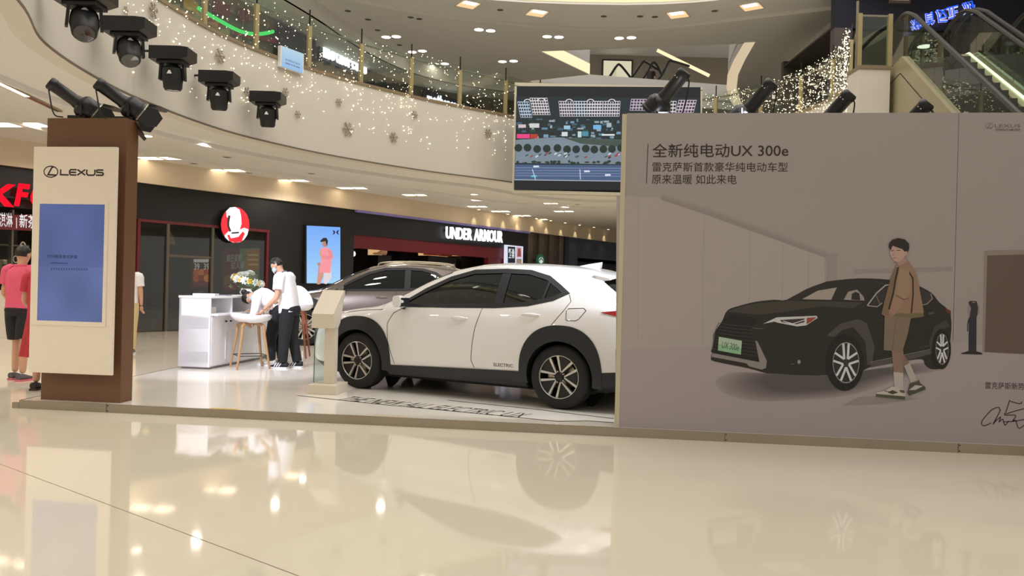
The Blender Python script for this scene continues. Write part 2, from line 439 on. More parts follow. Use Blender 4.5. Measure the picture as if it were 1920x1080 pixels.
for quad in stroke_poly(q, 0.012): mb.add([(*p, 0.0) for p in quad] + [(*p, ZP + 0.002) for p in quad], [(4, 5, 6, 7), (0, 1, 5, 4), (2, 3, 7, 6), (0, 3, 7, 4), (1, 2, 6, 5)])
mb.build('side_edge_strip', M_steel, plat)
# printed lines and lettering on the deck
def pline(pxs, w):
    m_ = MB(); P2 = [toP(onz(x, y)) for x, y in pxs]
    for quad in stroke_poly(P2, w): m_.add([(p[0], p[1], ZP + 0.0012) for p in quad], [(0, 1, 2, 3)])
    return m_.build('floor_line', M_ink, plat)
pline([(557, 741.5), (700, 757), (880, 774), (1048, 790.5), (1100, 789), (1150, 792.5)], 0.028)
pline([(840, 750.5), (1000, 767), (1150, 785)], 0.028)
ta, tb = toP(onz(627, 749)), toP(onz(972, 783.5)); td = Vector((tb[0] - ta[0], tb[1] - ta[1])); tw = td.length; td.normalize(); tn = Vector((-td.y, td.x))
mb = MB(); add_text(mb, 'THE NEW ALL ELECTRIC UX', lambda u, v, t: (ta[0] + td.x * u + tn.x * v, ta[1] + td.y * u + tn.y * v, ZP + 0.0012), tw, 0.30, slant=0.12)
mb.build('deck_lettering', M_ink, plat)
for px, py, w in ((420, 766.5, 0.28), (733, 778.8, 0.34)):
    u, v = toP(onz(px, py)); mb = MB().box(u - w / 2, u + w / 2, max(0.014, v - 0.03), 0.075, ZP, ZP + 0.0015)
    mb.build('tape_label', mat('yellow_tape', (214, 170, 52), 0.5), plat)

# ================================================================ CARS
def smooth_tab(xs, pairs, sig=0.045):
    p = sorted(pairs); y = np.interp(xs, [a for a, _ in p], [b for _, b in p])
    k = max(1, int(3 * sig / (xs[1] - xs[0]))); ker = np.exp(-0.5 * (np.arange(-k, k + 1) * (xs[1] - xs[0]) / sig) ** 2); ker /= ker.sum()
    yp = np.concatenate([2 * y[0] - y[1:k + 1][::-1], y, 2 * y[-1] - y[-k - 1:-1][::-1]])
    return np.convolve(yp, ker, 'valid')

class CarBody:
    X0, X1 = -0.93, 3.565
    def __init__(s):
        xs = np.linspace(s.X0, s.X1, 150); s.xs = xs; T = lambda pr, sg=0.045: smooth_tab(xs, pr, sg)
        zt = T([(-.93, .93), (-.90, 1.02), (-.84, 1.07), (-.75, 1.11), (-.5, 1.29), (-.30, 1.435), (-.1, 1.485), (.2, 1.515), (.5, 1.53), (.9, 1.535), (1.2, 1.52), (1.5, 1.465), (1.8, 1.355), (2.1, 1.20), (2.38, 1.045), (2.5, 1.0), (2.8, .965), (3.1, .915), (3.3, .86), (3.45, .79), (3.53, .72), (3.565, .64)], .03)
        zr = T([(-.93, .90), (-.88, 1.0), (-.75, 1.08), (-.5, 1.22), (-.28, 1.37), (0, 1.41), (.3, 1.45), (.8, 1.475), (1.15, 1.46), (1.5, 1.39), (1.8, 1.27), (2.1, 1.11), (2.38, .985), (2.55, .96), (2.8, .935), (3.1, .885), (3.3, .83), (3.45, .76), (3.53, .69), (3.565, .61)])
        yr = T([(-.93, .60), (-.85, .70), (-.72, .71), (-.5, .64), (-.28, .57), (0, .57), (.5, .58), (1.2, .59), (1.5, .61), (1.8, .66), (2.1, .725), (2.38, .78), (2.55, .76), (2.8, .73), (3.1, .69), (3.3, .62), (3.45, .54), (3.565, .40)])
        zs = T([(-.93, .80), (-.85, .95), (-.7, 1.0), (-.3, 1.03), (0, 1.03), (.4, 1.005), (1, .985), (1.6, .965), (2.1, .945), (2.45, .92), (2.8, .87), (3.1, .81), (3.3, .75), (3.45, .68), (3.565, .56)])
        ys = T([(-.93, .64), (-.88, .72), (-.75, .80), (-.5, .85), (-.1, .865), (.4, .85), (1, .845), (2, .85), (2.5, .865), (2.85, .86), (3.1, .83), (3.3, .77), (3.45, .68), (3.53, .58), (3.565, .47)])
        ym = T([(-.93, .68), (-.88, .77), (-.75, .85), (-.5, .895), (0, .92), (.5, .898), (1, .885), (1.6, .885), (2.2, .898), (2.64, .92), (2.9, .91), (3.1, .87), (3.3, .81), (3.45, .73), (3.53, .63), (3.565, .52)])
        zb = T([(-.93, .34), (-.75, .25), (-.5, .20), (0, .19), (3.0, .19), (3.3, .20), (3.5, .24), (3.565, .28)])
        s.secs = []
        for i in range(len(xs)):
            pts = []
            def seg(a, b, n, bulge=0.0):
                a, b = np.array(a), np.array(b); d = b - a; nn = np.array([d[1], -d[0]]); L = np.linalg.norm(d) or 1
                for k in range(n):
                    t = k / n; pts.append(tuple(a + d * t + nn / L * bulge * 4 * t * (1 - t)))
            yb = ym[i] - .035
            seg((0, zb[i]), (yb - .08, zb[i]), 2); seg((yb - .08, zb[i]), (yb, zb[i] + .06), 2); 
            zm = .50 + (zs[i] - .95) * .5
            seg((yb, zb[i] + .06), (ym[i], zm), 6, .004); seg((ym[i], zm), (ys[i], zs[i]), 7, .016)
            seg((ys[i], zs[i]), (yr[i], zr[i]), 9, .022 if xs[i] < 2.3 else .012)
            for k in range(10):
                a = PI / 2 * k / 9; pts.append((yr[i] * math.cos(a) ** .8 if k < 9 else 0.0, zr[i] + (zt[i] - zr[i]) * math.sin(a) ** 1.1))
            s.secs.append(pts)
        s.n = len(s.secs[0]); s.i_side = 4; s.i_roof = 2 + 2 + 6 + 7 + 9
        s.tab = []
        for pts in s.secs:
            q = pts[3:s.i_roof + 1]; s.tab.append((np.array([p[1] for p in q]), np.array([p[0] for p in q])))
    def ysurf(s, x, z):
        t = (x - s.X0) / (s.X1 - s.X0) * (len(s.xs) - 1); t = min(max(t, 0), len(s.xs) - 1.001); i = int(t); f = t - i
        a = np.interp(z, *s.tab[i]); b = np.interp(z, *s.tab[i + 1]); return float(a * (1 - f) + b * f)

def in_poly(x, y, P):
    c = False; j = len(P) - 1
    for i in range(len(P)):
        if (P[i][1] > y) != (P[j][1] > y) and x < (P[j][0] - P[i][0]) * (y - P[i][1]) / (P[j][1] - P[i][1]) + P[i][0]: c = not c
        j = i
    return c
def densify(P, st=0.05, closed=True):
    out = []; n = len(P)
    for i in range(n if closed else n - 1):
        a, b = Vector(P[i]), Vector(P[(i + 1) % n]); k = max(1, int((b - a).length / st))
        for j in range(k): out.append(tuple(a + (b - a) * (j / k)))
    if not closed: out.append(tuple(P[-1]))
    return out
def shrink(P, d):
    n = len(P); out = []; area = sum(P[i][0] * P[(i + 1) % n][1] - P[(i + 1) % n][0] * P[i][1] for i in range(n)); sg = 1 if area > 0 else -1
    for i in range(n):
        a, p, b = Vector(P[i - 1]), Vector(P[i]), Vector(P[(i + 1) % n]); t1 = (p - a).normalized(); t2 = (b - p).normalized()
        n1 = Vector((-t1.y, t1.x)) * sg; n2 = Vector((-t2.y, t2.x)) * sg; m = (n1 + n2); m = m.normalized() if m.length > 1e-6 else n1
        out.append(tuple(p + m * (d / max(.4, m.dot(n1)))))
    return out

def make_car(label, pos, ang, paint, S=(1, 1, 1), badge=None, wheel_r=.335, rim_style=0, roof_rails=False):
    root = thing('car', label, 'car', (pos[0], pos[1], ZP), ang)
    cb = CarBody(); sx, sy, sz = S; xs = cb.xs
    G3 = lambda x, y, z: (x * sx, y * sy, z * sz)
    WB = 2.64; wc = [(0.0, wheel_r / sz), (WB, wheel_r / sz)]; RA = .395
    wins = [[(2.10, 1.005), (1.78, 1.20), (1.5, 1.335), (1.2, 1.42), (.80, 1.435), (.80, 1.042), (1.4, 1.025)],
            [(.76, 1.435), (.50, 1.425), (.26, 1.365), (.10, 1.27), (.0, 1.205), (.13, 1.14), (.42, 1.075), (.76, 1.043)]]
    big = [[(2.10, 1.005), (1.78, 1.20), (1.5, 1.335), (1.2, 1.42), (.80, 1.435), (.50, 1.425), (.26, 1.365), (.10, 1.27), (.0, 1.205), (.13, 1.14), (.42, 1.075), (.80, 1.042), (1.4, 1.025)]]
    body, clad, wsh, rwin = MB(), MB(), MB(), MB(); nsec = len(cb.secs); n = cb.n
    for sgn in (1, -1):
        V = [(x, p[0] * sgn, p[1]) for x, pts in zip(xs, cb.secs) for p in pts]
        sel = {0: [], 1: [], 2: [], 3: []}
        for i in range(nsec - 1):
            for j in range(n - 1):
                q = (i * n + j, (i + 1) * n + j, (i + 1) * n + j + 1, i * n + j + 1)
                cx = (xs[i] + xs[i + 1]) / 2; cz = sum(V[k][2] for k in q) / 4; cy = abs(sum(V[k][1] for k in q) / 4)
                if cy > .45 and any((cx - a) ** 2 + (cz - b) ** 2 < (RA + .02) ** 2 for a, b in wc): continue
                if 4 <= j < cb.i_roof and any(in_poly(cx, cz, w) for w in big): continue
                kind = 0
                if j < 5 and cz < .36: kind = 1
                if j >= cb.i_roof + 1 and 1.52 < cx < 2.36: kind = 2
                if j >= cb.i_roof + 1 and -.74 < cx < -.36: kind = 3
                sel[kind].append(q)
        for k, mbx in ((0, body), (1, clad), (2, wsh), (3, rwin)): mbx.add([G3(*p) for p in V], sel[k])
    for i_, end in ((0, 0), (nsec - 1, 1)):   # nose and tail caps
        pts = cb.secs[i_]; x = xs[i_]
        ring = [(x, p[0], p[1]) for p in pts] + [(x, -p[0], p[1]) for p in pts[::-1]]
        body.flat([G3(*p) for p in ring])
    def clean(mbx, name, m, par=root, smooth=True):
        me = bpy.data.meshes.new(name); me.from_pydata(mbx.v, [], mbx.f); bm = bmesh.new(); bm.from_mesh(me)
        bmesh.ops.delete(bm, geom=[v for v in bm.verts if not v.link_faces], context='VERTS')
        bmesh.ops.remove_doubles(bm, verts=bm.verts, dist=1e-5); bmesh.ops.recalc_face_normals(bm, faces=bm.faces); bm.to_mesh(me); bm.free()
        return new_obj(name, me, m, par, smooth=smooth)
    m_dark = mat('car_trim_black', (26, 28, 32), 0.5, noise=0.05); m_well = mat('wheel_well', (9, 9, 10), 0.8, noise=0)
    m_gl = glass('tinted_glass', (44, 47, 49), 0.07)
    clean(body, 'body_shell', paint)
    clean(clad, 'lower_cladding', m_dark)
    clean(wsh, 'windshield', m_gl); clean(rwin, 'rear_window', m_gl)
    class Pair:
        def __init__(p): p.m = {1: MB(), -1: MB()}
        def build(p, name, m, par, smooth=False): return [p.m[k].build(name, m, par, smooth=smooth) for k in (1, -1)]
    def proj(mbx, P2, off, st=0.06, inner=None):
        P2 = densify(P2, st); ed = [(i, (i + 1) % len(P2)) for i in range(len(P2))]; x0, x1 = min(p[0] for p in P2), max(p[0] for p in P2); z0, z1 = min(p[1] for p in P2), max(p[1] for p in P2)
        sp = shrink(P2, .02); ext = []
        for a in np.arange(x0, x1, st):
            for b in np.arange(z0, z1, st):
                if in_poly(a, b, sp): ext.append((a, b))
        r = delaunay_2d_cdt([Vector(p) for p in list(P2) + ext], ed, [], 1, 1e-6)
        for sgn in (1, -1): mbx.m[sgn].add([G3(p.x, sgn * (cb.ysurf(p.x, p.y) + off), p.y) for p in r[0]], [tuple(f) for f in r[2]])
    def ringproj(mbx, Pa, Pb, oa, ob, depth=0.03, closed=True):
        n = len(Pa)
        for sgn in (1, -1):
            V = [G3(x, sgn * (cb.ysurf(x, z) + oa), z) for x, z in Pa] + [G3(x, sgn * (cb.ysurf(x, z) + ob), z) for x, z in Pb] + [G3(x, sgn * (cb.ysurf(x, z) - depth), z) for x, z in Pb] + [G3(x, sgn * (cb.ysurf(x, z) - .004), z) for x, z in Pa]
            Fs = []
            for i in range(n if closed else n - 1):
                k = (i + 1) % n; Fs += [(i, k, k + n, i + n), (i + n, k + n, k + 2 * n, i + 2 * n), (i, k, k + 3 * n, i + 3 * n)]
            mbx.m[sgn].add(V, Fs)
    def lineproj(mbx, P2, w, off):
        P2 = densify(P2, .05, False)
        for quad in stroke_poly(P2, w):
            for sgn in (1, -1): mbx.m[sgn].add([G3(p[0], sgn * (cb.ysurf(p[0], p[1]) + off), p[1]) for p in quad], [(0, 1, 2, 3)])
    # windows: frame ring, panes, pillar
    wfr = Pair(); outer = densify(shrink(big[0], -.022), .05); 
    inner = []
    bi = densify(shrink(big[0], .028), .02)
    for p in outer: inner.append(min(bi, key=lambda q: (q[0] - p[0]) ** 2 + (q[1] - p[1]) ** 2))
    ringproj(wfr, outer, inner, .003, .004, .02)
    proj(wfr, [(.83, 1.04), (.83, 1.44), (.72, 1.44), (.72, 1.04)], .001)
    proj(wfr, [(.27, 1.09), (.24, 1.36), (.215, 1.35), (.24, 1.09)], .001)
    wfr.build('window_frame', m_dark, root, smooth=True)
    for nm, w in (('front_side_window', wins[0]), ('rear_side_window', wins[1])):
        mb = Pair(); proj(mb, shrink(w, .002), -.008, .08); mb.build(nm, m_gl, root, smooth=True)
    # arch cladding, wheel wells
    for k, (cx, cz) in enumerate(wc):
        mb = Pair(); Pa, Pb = [], []
        for i in range(41):
            a = math.radians(-14 + 208 * i / 40); c, s_ = math.cos(a), math.sin(a)
            ro = .47 if k == 0 else .485
            Pa.append((cx + ro * math.copysign(abs(c) ** .86, c), max(.235, cz + (.535 if k == 0 else .53) * math.copysign(abs(s_) ** .8, s_))))
            Pb.append((cx + .372 * c, cz + .372 * s_))
        ringproj(mb, Pa, Pb, .012, .018, .10, False)
        mb.build('arch_cladding', m_dark, root, smooth=True)
        for sgn in (1, -1):
            mb = MB(); rings = []
            for y in (.90, .45):
                rings.append([G3(cx + RA * math.cos(2 * PI * i / 32), sgn * y * (1 if y < .5 else .95), cz + RA * math.sin(2 * PI * i / 32)) for i in range(32)])
            rings.append([G3(cx, sgn * .45, cz)] * 32)
            mb.loft(rings, cap=False)
            mb.f = [f for f in mb.f if sum(mb.v[i][2] for i in f) / len(f) > .16]; mb.c = [None] * len(mb.f)
            mb.build('wheel_well', m_well, root)
    # sills, bumpers
    mb = Pair(); proj(mb, [(.40, .20), (2.2, .20), (2.2, .315), (.40, .365)], .012, .08); mb.build('sill_cladding', m_dark, root, smooth=True)
    mb = Pair(); proj(mb, [(-.46, .27), (-.46, .41), (-.90, .45), (-.90, .33)], .006, .08); mb.build('rear_bumper_cladding', m_dark, root, smooth=True)
    MB().box(-.3 * sx, 3.2 * sx, -.72 * sy, .72 * sy, .16 * sz, .26 * sz).build('underbody', m_well, root)
    # seams
    m_seam = mat('seam_shadow_gap', (40, 38, 36), 0.8)
    ch = [(-.06, .93), (-.055, 1.02), (-.075, 1.045), (-.24, 1.055), (-.27, 1.03), (-.20, .94), (-.17, .925), (-.08, .922), (-.06, .93)]
    for P2 in ([(1.03, .36), (1.07, .44), (1.055, .62), (1.03, .80), (.96, 1.03)], [(2.10, .33), (2.19, .60), (2.21, .80), (2.14, .92), (1.98, 1.0)],
               [(.10, .87), (.06, .92), (-.03, 1.03), (-.08, 1.12), (-.04, 1.19)], [(3.33, .79), (3.0, .885), (2.6, .935), (2.3, .955)], ch):
        mb = Pair(); lineproj(mb, P2, .007, .0015); mb.build('panel_seam', m_seam, root)
    # handles, mirrors, fin, lights
    for cx, cz in ((1.24, .895), (.36, .965)):
        for sgn in (1, -1):
            mb = MB(); rings = []
            for i in range(9):
                t = i / 8; r = .02 * math.sin(PI * min(max(t, .06), .94)) ** .5; x = cx - .11 + .22 * t; y = cb.ysurf(x, cz) + .006 + .016 * math.sin(PI * t)
                rings.append([G3(x, sgn * (y + .55 * r * math.cos(2 * PI * k / 8)), cz + r * math.sin(2 * PI * k / 8)) for k in range(8)])
            mb.loft(rings); mb.build('door_handle', paint, root, smooth=True)
    for sgn in (1, -1):
        mh = MB(); rings = []
        for i in range(7):
            t = i / 6; w = (.5 + .5 * math.sin(PI * (.12 + .6 * t))); y = cb.ysurf(1.99, 1.02) + .03 + .20 * t
            rings.append([G3(1.985 + .055 * t * -.3 + .06 * w * math.copysign(abs(math.cos(a)) ** .6, math.cos(a)), sgn * y, 1.05 + .01 * t + .072 * w * math.copysign(abs(math.sin(a)) ** .6, math.sin(a))) for a in [2 * PI * k / 14 for k in range(14)]])
        mir = mh.loft(rings).build('wing_mirror', paint, root, smooth=True)
        mb = MB(); y = cb.ysurf(1.99, 1.02)
        mb.tube([G3(2.02, sgn * (y - .03), .985), G3(2.0, sgn * (y + .04), .985), G3(1.99, sgn * (y + .10), 1.0)], .022, 8)
        mb.box(1.915 * sx, 1.93 * sx, min(sgn * (y + .05) * sy, sgn * (y + .21) * sy), max(sgn * (y + .05) * sy, sgn * (y + .21) * sy), 1.0 * sz, 1.10 * sz)
        mb.build('mirror_foot', m_dark, mir)
    rings = []
    for i in range(9):
        t = i / 8; x = .22 - .30 * t; h = .005 + .075 * t ** .8; w = .03 * (1 - .3 * t); zt_ = 1.50 - .02 * t
        rings.append([G3(x - .03 * 0, w, zt_), G3(x, w * .5, zt_ + h * .7), G3(x - .02, 0, zt_ + h), G3(x, -w * .5, zt_ + h * .7), G3(x, -w, zt_)])
    MB().loft(rings, closed=False).add([rings[-1][k] for k in range(5)], [(0, 1, 2, 3, 4)]).build('antenna_fin', paint, root, smooth=True)
    mb = MB(); rings = []
    for i in range(17):
        y = -.58 + 1.16 * i / 16; e = (y / .58) ** 2; z = 1.425 - .055 * e
        rings.append([G3(-.22, y, z + .035), G3(-.46 + .05 * e, y, z - .005), G3(-.46 + .05 * e, y, z - .022), G3(-.30, y, z - .03)])
    mb.loft(rings).build('spoiler', paint, root, smooth=True)
    mb = Pair(); proj(mb, [(-.42, 1.02), (-.62, 1.045), (-.86, 1.03), (-.88, .955), (-.70, .965)], .006, .05)
    MB().box(-.945 * sx, -.90 * sx, -.64 * sy, .64 * sy, .955 * sz, .995 * sz).build('light_bar', mat('red_lens', (150, 12, 26), 0.12, noise=0, coat=.5), root)
    mb.build('tail_light', mat('red_lens', (150, 12, 26), 0.12, noise=0, coat=.5), root, smooth=True)
    mb = Pair(); proj(mb, [(3.02, .775), (3.2, .80), (3.42, .745), (3.50, .66), (3.38, .665), (3.2, .72)], .006, .05)
    mb.build('headlight', mat('headlight_lens', (214, 208, 196), 0.1, noise=0, coat=.6), root, smooth=True)
    gx = 3.572; gp = [(-.30, .70), (.30, .70), (.17, .55), (.40, .33), (-.40, .33), (-.17, .55)]
    mb = MB(); mb.prism([(y, z) for y, z in gp], 0, .02, P=lambda a, b, c: G3(gx + b - .012, a, c)); gr = mb.build('grille', m_dark, root)
    mb = MB()
    for i in range(9):
        z = .36 + .038 * i; w = .34 - .05 * min(i, 5) if i < 6 else .12 + .05 * (i - 5); mb.box(gx * sx + .006, gx * sx + .016, -w * sy, w * sy, z * sz, (z + .012) * sz)
    mb.build('grille_slat', M_chrome, gr)['kind'] = 'stuff'
    MB().lathe([(.075, 0), (.083, .006), (.083, .012), (.075, .016)], (gx * sx + .008, 0, .60 * sz), 'x', 24, True).build('emblem', M_chrome, gr)
    # number plate at the back
    MB().box(-.95 * sx, -.935 * sx, -.24 * sy, .24 * sy, .70 * sz, .81 * sz).build('plate_holder', m_dark, root)
    if badge:
        mb = MB(); add_text(mb, badge, lambda u, v, t: G3(.78 - u, cb.ysurf(.78 - u, .395 + v) + .003, .395 + v), .24, .036, bold=.01)
        mb.build('side_badge', mat('badge_grey', (96, 92, 88), 0.3, .6), root)
    if roof_rails:
        for sgn in (1, -1):
            mb = MB(); P3 = [G3(x, sgn * .56, z) for x, z in ((1.35, 1.475), (1.25, 1.535), (.6, 1.565), (0, 1.535), (-.12, 1.46))]
            mb.tube([Vector(p) for p in catmull(P3, 5)], .017, 8).build('roof_rail', M_steel, root, smooth=True)
    # cabin
    m_seat = mat('seat_leather', (58, 54, 54), 0.5); MB().box(-.55 * sx, 2.3 * sx, -.74 * sy, .74 * sy, .28 * sz, .36 * sz).build('cabin_floor', m_well, root)
    cab = MB(); cab.box(1.95 * sx, 2.3 * sx, -.72 * sy, .72 * sy, .62 * sz, .97 * sz, ch=.04); cab.build('dashboard', m_well, root)
    for y in (.37, -.37):
        st = MB(); st.box(.86 * sx, 1.36 * sx, (y - .24) * sy, (y + .24) * sy, .36 * sz, .62 * sz, ch=.05)
        Mx = Matrix.Translation((.92 * sx, y * sy, .60 * sz)) @ Matrix.Rotation(math.radians(-16), 4, 'Y')
        st.box(-.07, .07, -.23, .23, 0, .58, M=Mx, ch=.05); st.box(-.05, .05, -.13, .13, .61, .79, M=Mx, ch=.04)
        st.build('front_seat', m_seat, root, smooth=True)
    st = MB(); st.box(-.15 * sx, .35 * sx, -.62 * sy, .62 * sy, .36 * sz, .62 * sz, ch=.05); Mx = Matrix.Translation((-.12 * sx, 0, .60 * sz)) @ Matrix.Rotation(math.radians(-20), 4, 'Y')
    st.box(-.07, .07, -.62, .62, 0, .52, M=Mx, ch=.05)
    for y in (.38, -.38): st.box(-.05, .05, y - .12, y + .12, .54, .70, M=Mx, ch=.04)
    st.build('rear_seat', m_seat, root, smooth=True)
    Mx = Matrix.Translation((1.78 * sx, .37 * sy, .95 * sz)) @ Matrix.Rotation(math.radians(68), 4, 'Y')
    sw = MB(); sw.tube([Mx @ Vector((.18 * math.cos(2 * PI * i / 28), .18 * math.sin(2 * PI * i / 28), 0)) for i in range(28)], .016, 8, closed=True)
    sw.ball(Mx.translation, .06, .06, .06, 10, 6)
    for a in (0, PI, PI / 2): sw.tube([Mx @ Vector((0, 0, 0)), Mx @ Vector((.18 * math.sin(a), .18 * math.cos(a), 0))], .014, 6)
    sw.build('steering_wheel', m_seat, root, smooth=True)
    # wheels
    R = wheel_r; rr = R * .665; first = None
    for k, (cx, cz) in enumerate(wc):
        for sgn in (1, -1):
            y0 = (.895 if k == 0 else .89) * sy
            loc = Vector((cx * sx, sgn * (y0 - .0), R))
            if first is None:
                w = MB().lathe([(rr, .0), (rr + .012, .004), (R * .80, .008), (R * .93, -.004), (R * .985, -.025), (R, -.05), (R, -.175), (R * .97, -.205), (rr, -.21)], axis='y', n=48).build('tyre', mat('tyre_rubber', (22, 22, 23), 0.75, noise=.1), None, smooth=True)
                w.name = 'wheel'; first = w; sub = []
                def P(name, mbx, m, smooth=True): o = mbx.build(name, m, w, smooth=smooth); sub.append(o); return o
                m_rim = mat('rim_dark', (44, 42, 42), 0.35, .5, noise=.05); m_sp = mat('rim_machined', (205, 202, 196), 0.28, .75, noise=.03)
                P('rim', MB().lathe([(rr, .0), (rr * .97, -.006), (rr * .95, -.03), (rr * .93, -.19)], axis='y', n=48), m_rim)
                P('rim_lip', MB().lathe([(rr + .002, .002), (rr * .985, .004), (rr * .965, -.004)], axis='y', n=48), m_sp)
                P('brake_disc', MB().lathe([(.0, -.11), (.15, -.11), (.15, -.125), (0, -.125)], axis='y', n=32), M_steel)
                P('wheel_back', MB().lathe([(.0, -.15), (rr * .95, -.15)], axis='y', n=32), m_well)
                P('brake_caliper', MB().box(.09, .16, -.13, -.07, -.05, .06, ch=.01), M_steel)
                for i in range(10):
                    a = 2 * PI * i / 10 + (.10 if i % 2 else -.10) + PI / 10; ah = 2 * PI * (i // 2) / 5 + PI / 10 + 2 * PI / 20 + (.10 if i % 2 else -.10) if rim_style == 0 else a
                    p0 = Vector((.052 * math.cos(ah), .052 * math.sin(ah))); p1 = Vector((rr * .985 * math.cos(a), rr * .985 * math.sin(a)))
                    d = (p1 - p0).normalized(); nn = Vector((-d.y, d.x)); w0, w1 = .0075, .0135 if rim_style == 0 else .019
                    qd = [p0 + nn * w0, p0 - nn * w0, p1 - nn * w1, p1 + nn * w1]
                    V = [(p.x, -.008 - (.012 if n_ < 2 else 0), p.y) for n_, p in enumerate(qd)] + [(p.x, -.045, p.y) for p in qd]
                    P('spoke', MB().add(V, [(0, 1, 2, 3), (0, 4, 5, 1), (1, 5, 6, 2), (2, 6, 7, 3), (3, 7, 4, 0)]), m_sp, False)
                if rim_style == 0:
                    for i in range(5):
                        a0 = 2 * PI * (2 * i) / 10 - .10 + PI / 10; a1 = 2 * PI * (2 * i + 1) / 10 + .10 + PI / 10
                        V = [(.06 * math.cos((a0 + a1) / 2), -.028, .06 * math.sin((a0 + a1) / 2))] + [(rr * .96 * math.cos(a0 + (a1 - a0) * t / 6), -.016, rr * .96 * math.sin(a0 + (a1 - a0) * t / 6)) for t in range(7)]
                        P('spoke_insert', MB().add(V, [(0, t, t + 1) for t in range(1, 7)]), m_rim, False)
                P('hub_cap', MB().lathe([(.0, -.002), (.034, -.004), (.038, -.012), (.055, -.02), (.06, -.05)], axis='y', n=24), m_rim)
                mbn = MB()
                for i in range(5):
                    a = 2 * PI * i / 5; mbn.cyl((.058 * math.cos(a), -.03, .058 * math.sin(a)), (.058 * math.cos(a), -.006, .058 * math.sin(a)), .008, n=6)
                P('lug_nuts', mbn, m_sp, False)
                o = w
            else:
                o = copy_tree(first)
            o.name = 'wheel'; o.parent = root; o.location = loc; o.rotation_euler = (0, rnd.uniform(-.05, .05) if k else .0, 0) if sgn > 0 else (0, 0, PI)
    return root

M_pearl = mat('pearl_white_paint', (232, 230, 228), 0.22, noise=0.0, coat=1.0)
M_bronze = mat('bronze_grey_paint', (116, 106, 98), 0.28, 0.55, noise=0.0, coat=1.0)
CAR_TH = math.radians(152.0); cn = np.array([-math.sin(CAR_TH), math.cos(CAR_TH)])
car_pos = np.array([.503, 8.26]) - cn * .90
make_car('white compact electric crossover with black wheel arches beside the big poster wall', car_pos, CAR_TH, M_pearl, badge='ELECTRIC')
g_th = math.radians(184.0); gn = np.array([-math.sin(g_th), math.cos(g_th)]); gf = np.array([math.cos(g_th), math.sin(g_th)])
g_pos = np.array([-4.06, 15.7]) - gf * 2.64 * 1.065 - gn * .92
make_car('larger bronze grey crossover with roof rails parked behind the white car', g_pos, g_th, M_bronze, S=(1.065, 1.03, 1.095), wheel_r=.372, rim_style=1, roof_rails=True)

# ================================================================ THE POSTER WALL
BP = onz(1152, 800.2)
NB = np.array([PN[0], PN[1], 0]); EB = np.array([PE[0], PE[1], 0])
board = thing('poster_wall', 'wide taupe poster wall printed with a dark car and a man in brown', 'poster wall', (BP[0], BP[1], ZP), PR)
def bl(px, py):
    q = onplane(px, py, (BP[0], BP[1], 0), NB); d = q - np.array([BP[0], BP[1], 0]); return float(d @ EB), float(d[2] - ZP)
BH = 2.868; BW = 4.42; BD = 0.26
sx_ = bl(1790, 520)[0]
K_PRINT = (1.66, 1.92, 2.30)
def pc(*c): return tuple(min(1, v * k) for v, k in zip(lin(c), K_PRINT))
M_poster = mat('poster_vinyl', (0, 0, 0), 0.6, noise=0.03, scale=0.7, lincol=pc(133, 119, 110))
MB().box(0.042, sx_ - .002, 0, .02, 0.0, BH).build('poster_panel', M_poster, board)
MB().box(sx_ + .002, BW, 0.0, .02, 0.0, BH).build('poster_panel', M_poster, board)
MB().box(0, .042, -.004, .03, 0, BH - .008).build('edge_trim', mat('edge_profile', (206, 196, 172), 0.4, noise=.03), board)
MB().box(0.01, BW, .02, BD, 0, BH - .004).build('wall_core', mat('board_back', (186, 180, 170), 0.7), board)

class Print:
    """flat print on a plane: polygons in photograph coordinates, each layer a hair prouder"""
    def __init__(s, fn, k=0, base=0.0): s.fn = fn; s.mb = MB(); s.k = k; s.base = base
    def poly(s, pts, col):
        s.k += 1; P = [s.fn(x, y) for x, y in pts]; tri = tessellate_polygon([[Vector((a, b, 0)) for a, b in P]])
        s.mb.add([(a, -0.0004 - 0.00006 * s.k, b) for a, b in P], [tuple(t) for t in tri], col); return s
    def line(s, pts, w, col, closed=False):
        s.k += 1; P = [s.fn(x, y) for x, y in pts]
        for q in stroke_poly(P, w, closed): s.mb.add([(p[0], -0.0004 - 0.00006 * s.k, p[1]) for p in q], [(0, 1, 2, 3)], col)
        return s
    def ell(s, cx, cy, rx, ry, col, rot=0, n=28, a0=0, a1=360):
        P = []
        for i in range(n + (0 if a1 - a0 == 360 else 1)):
            a = math.radians(a0 + (a1 - a0) * i / n); x, y = rx * math.cos(a), ry * math.sin(a); c, t = math.cos(rot), math.sin(rot); P.append((cx + x * c - y * t, cy + x * t + y * c))
        return s.poly(P, col)
    def text(s, body, p0, p1, h, col, bold=0.0, slant=0.0):
        """baseline from pixel p0 to p1, cap box h metres high"""
        s.k += 1; a, b = Vector(s.fn(*p0)), Vector(s.fn(*p1)); d = b - a; w = d.length; d.normalize(); n = Vector((-d.y, d.x)); off = -0.0004 - 0.00006 * s.k
        add_text(s.mb, body, lambda u, v, t: (a.x + d.x * u + n.x * v, off, a.y + d.y * u + n.y * v), w, h, bold, 0, slant, col)
        return s
    def build(s, name, m, par):
        s.mb.v = [(x, y + s.base, z) for x, y, z in s.mb.v]; return s.mb.build(name, m, par)
px_h = lambda px, y0, y1: abs(bl(px, y0)[1] - bl(px, y1)[1])

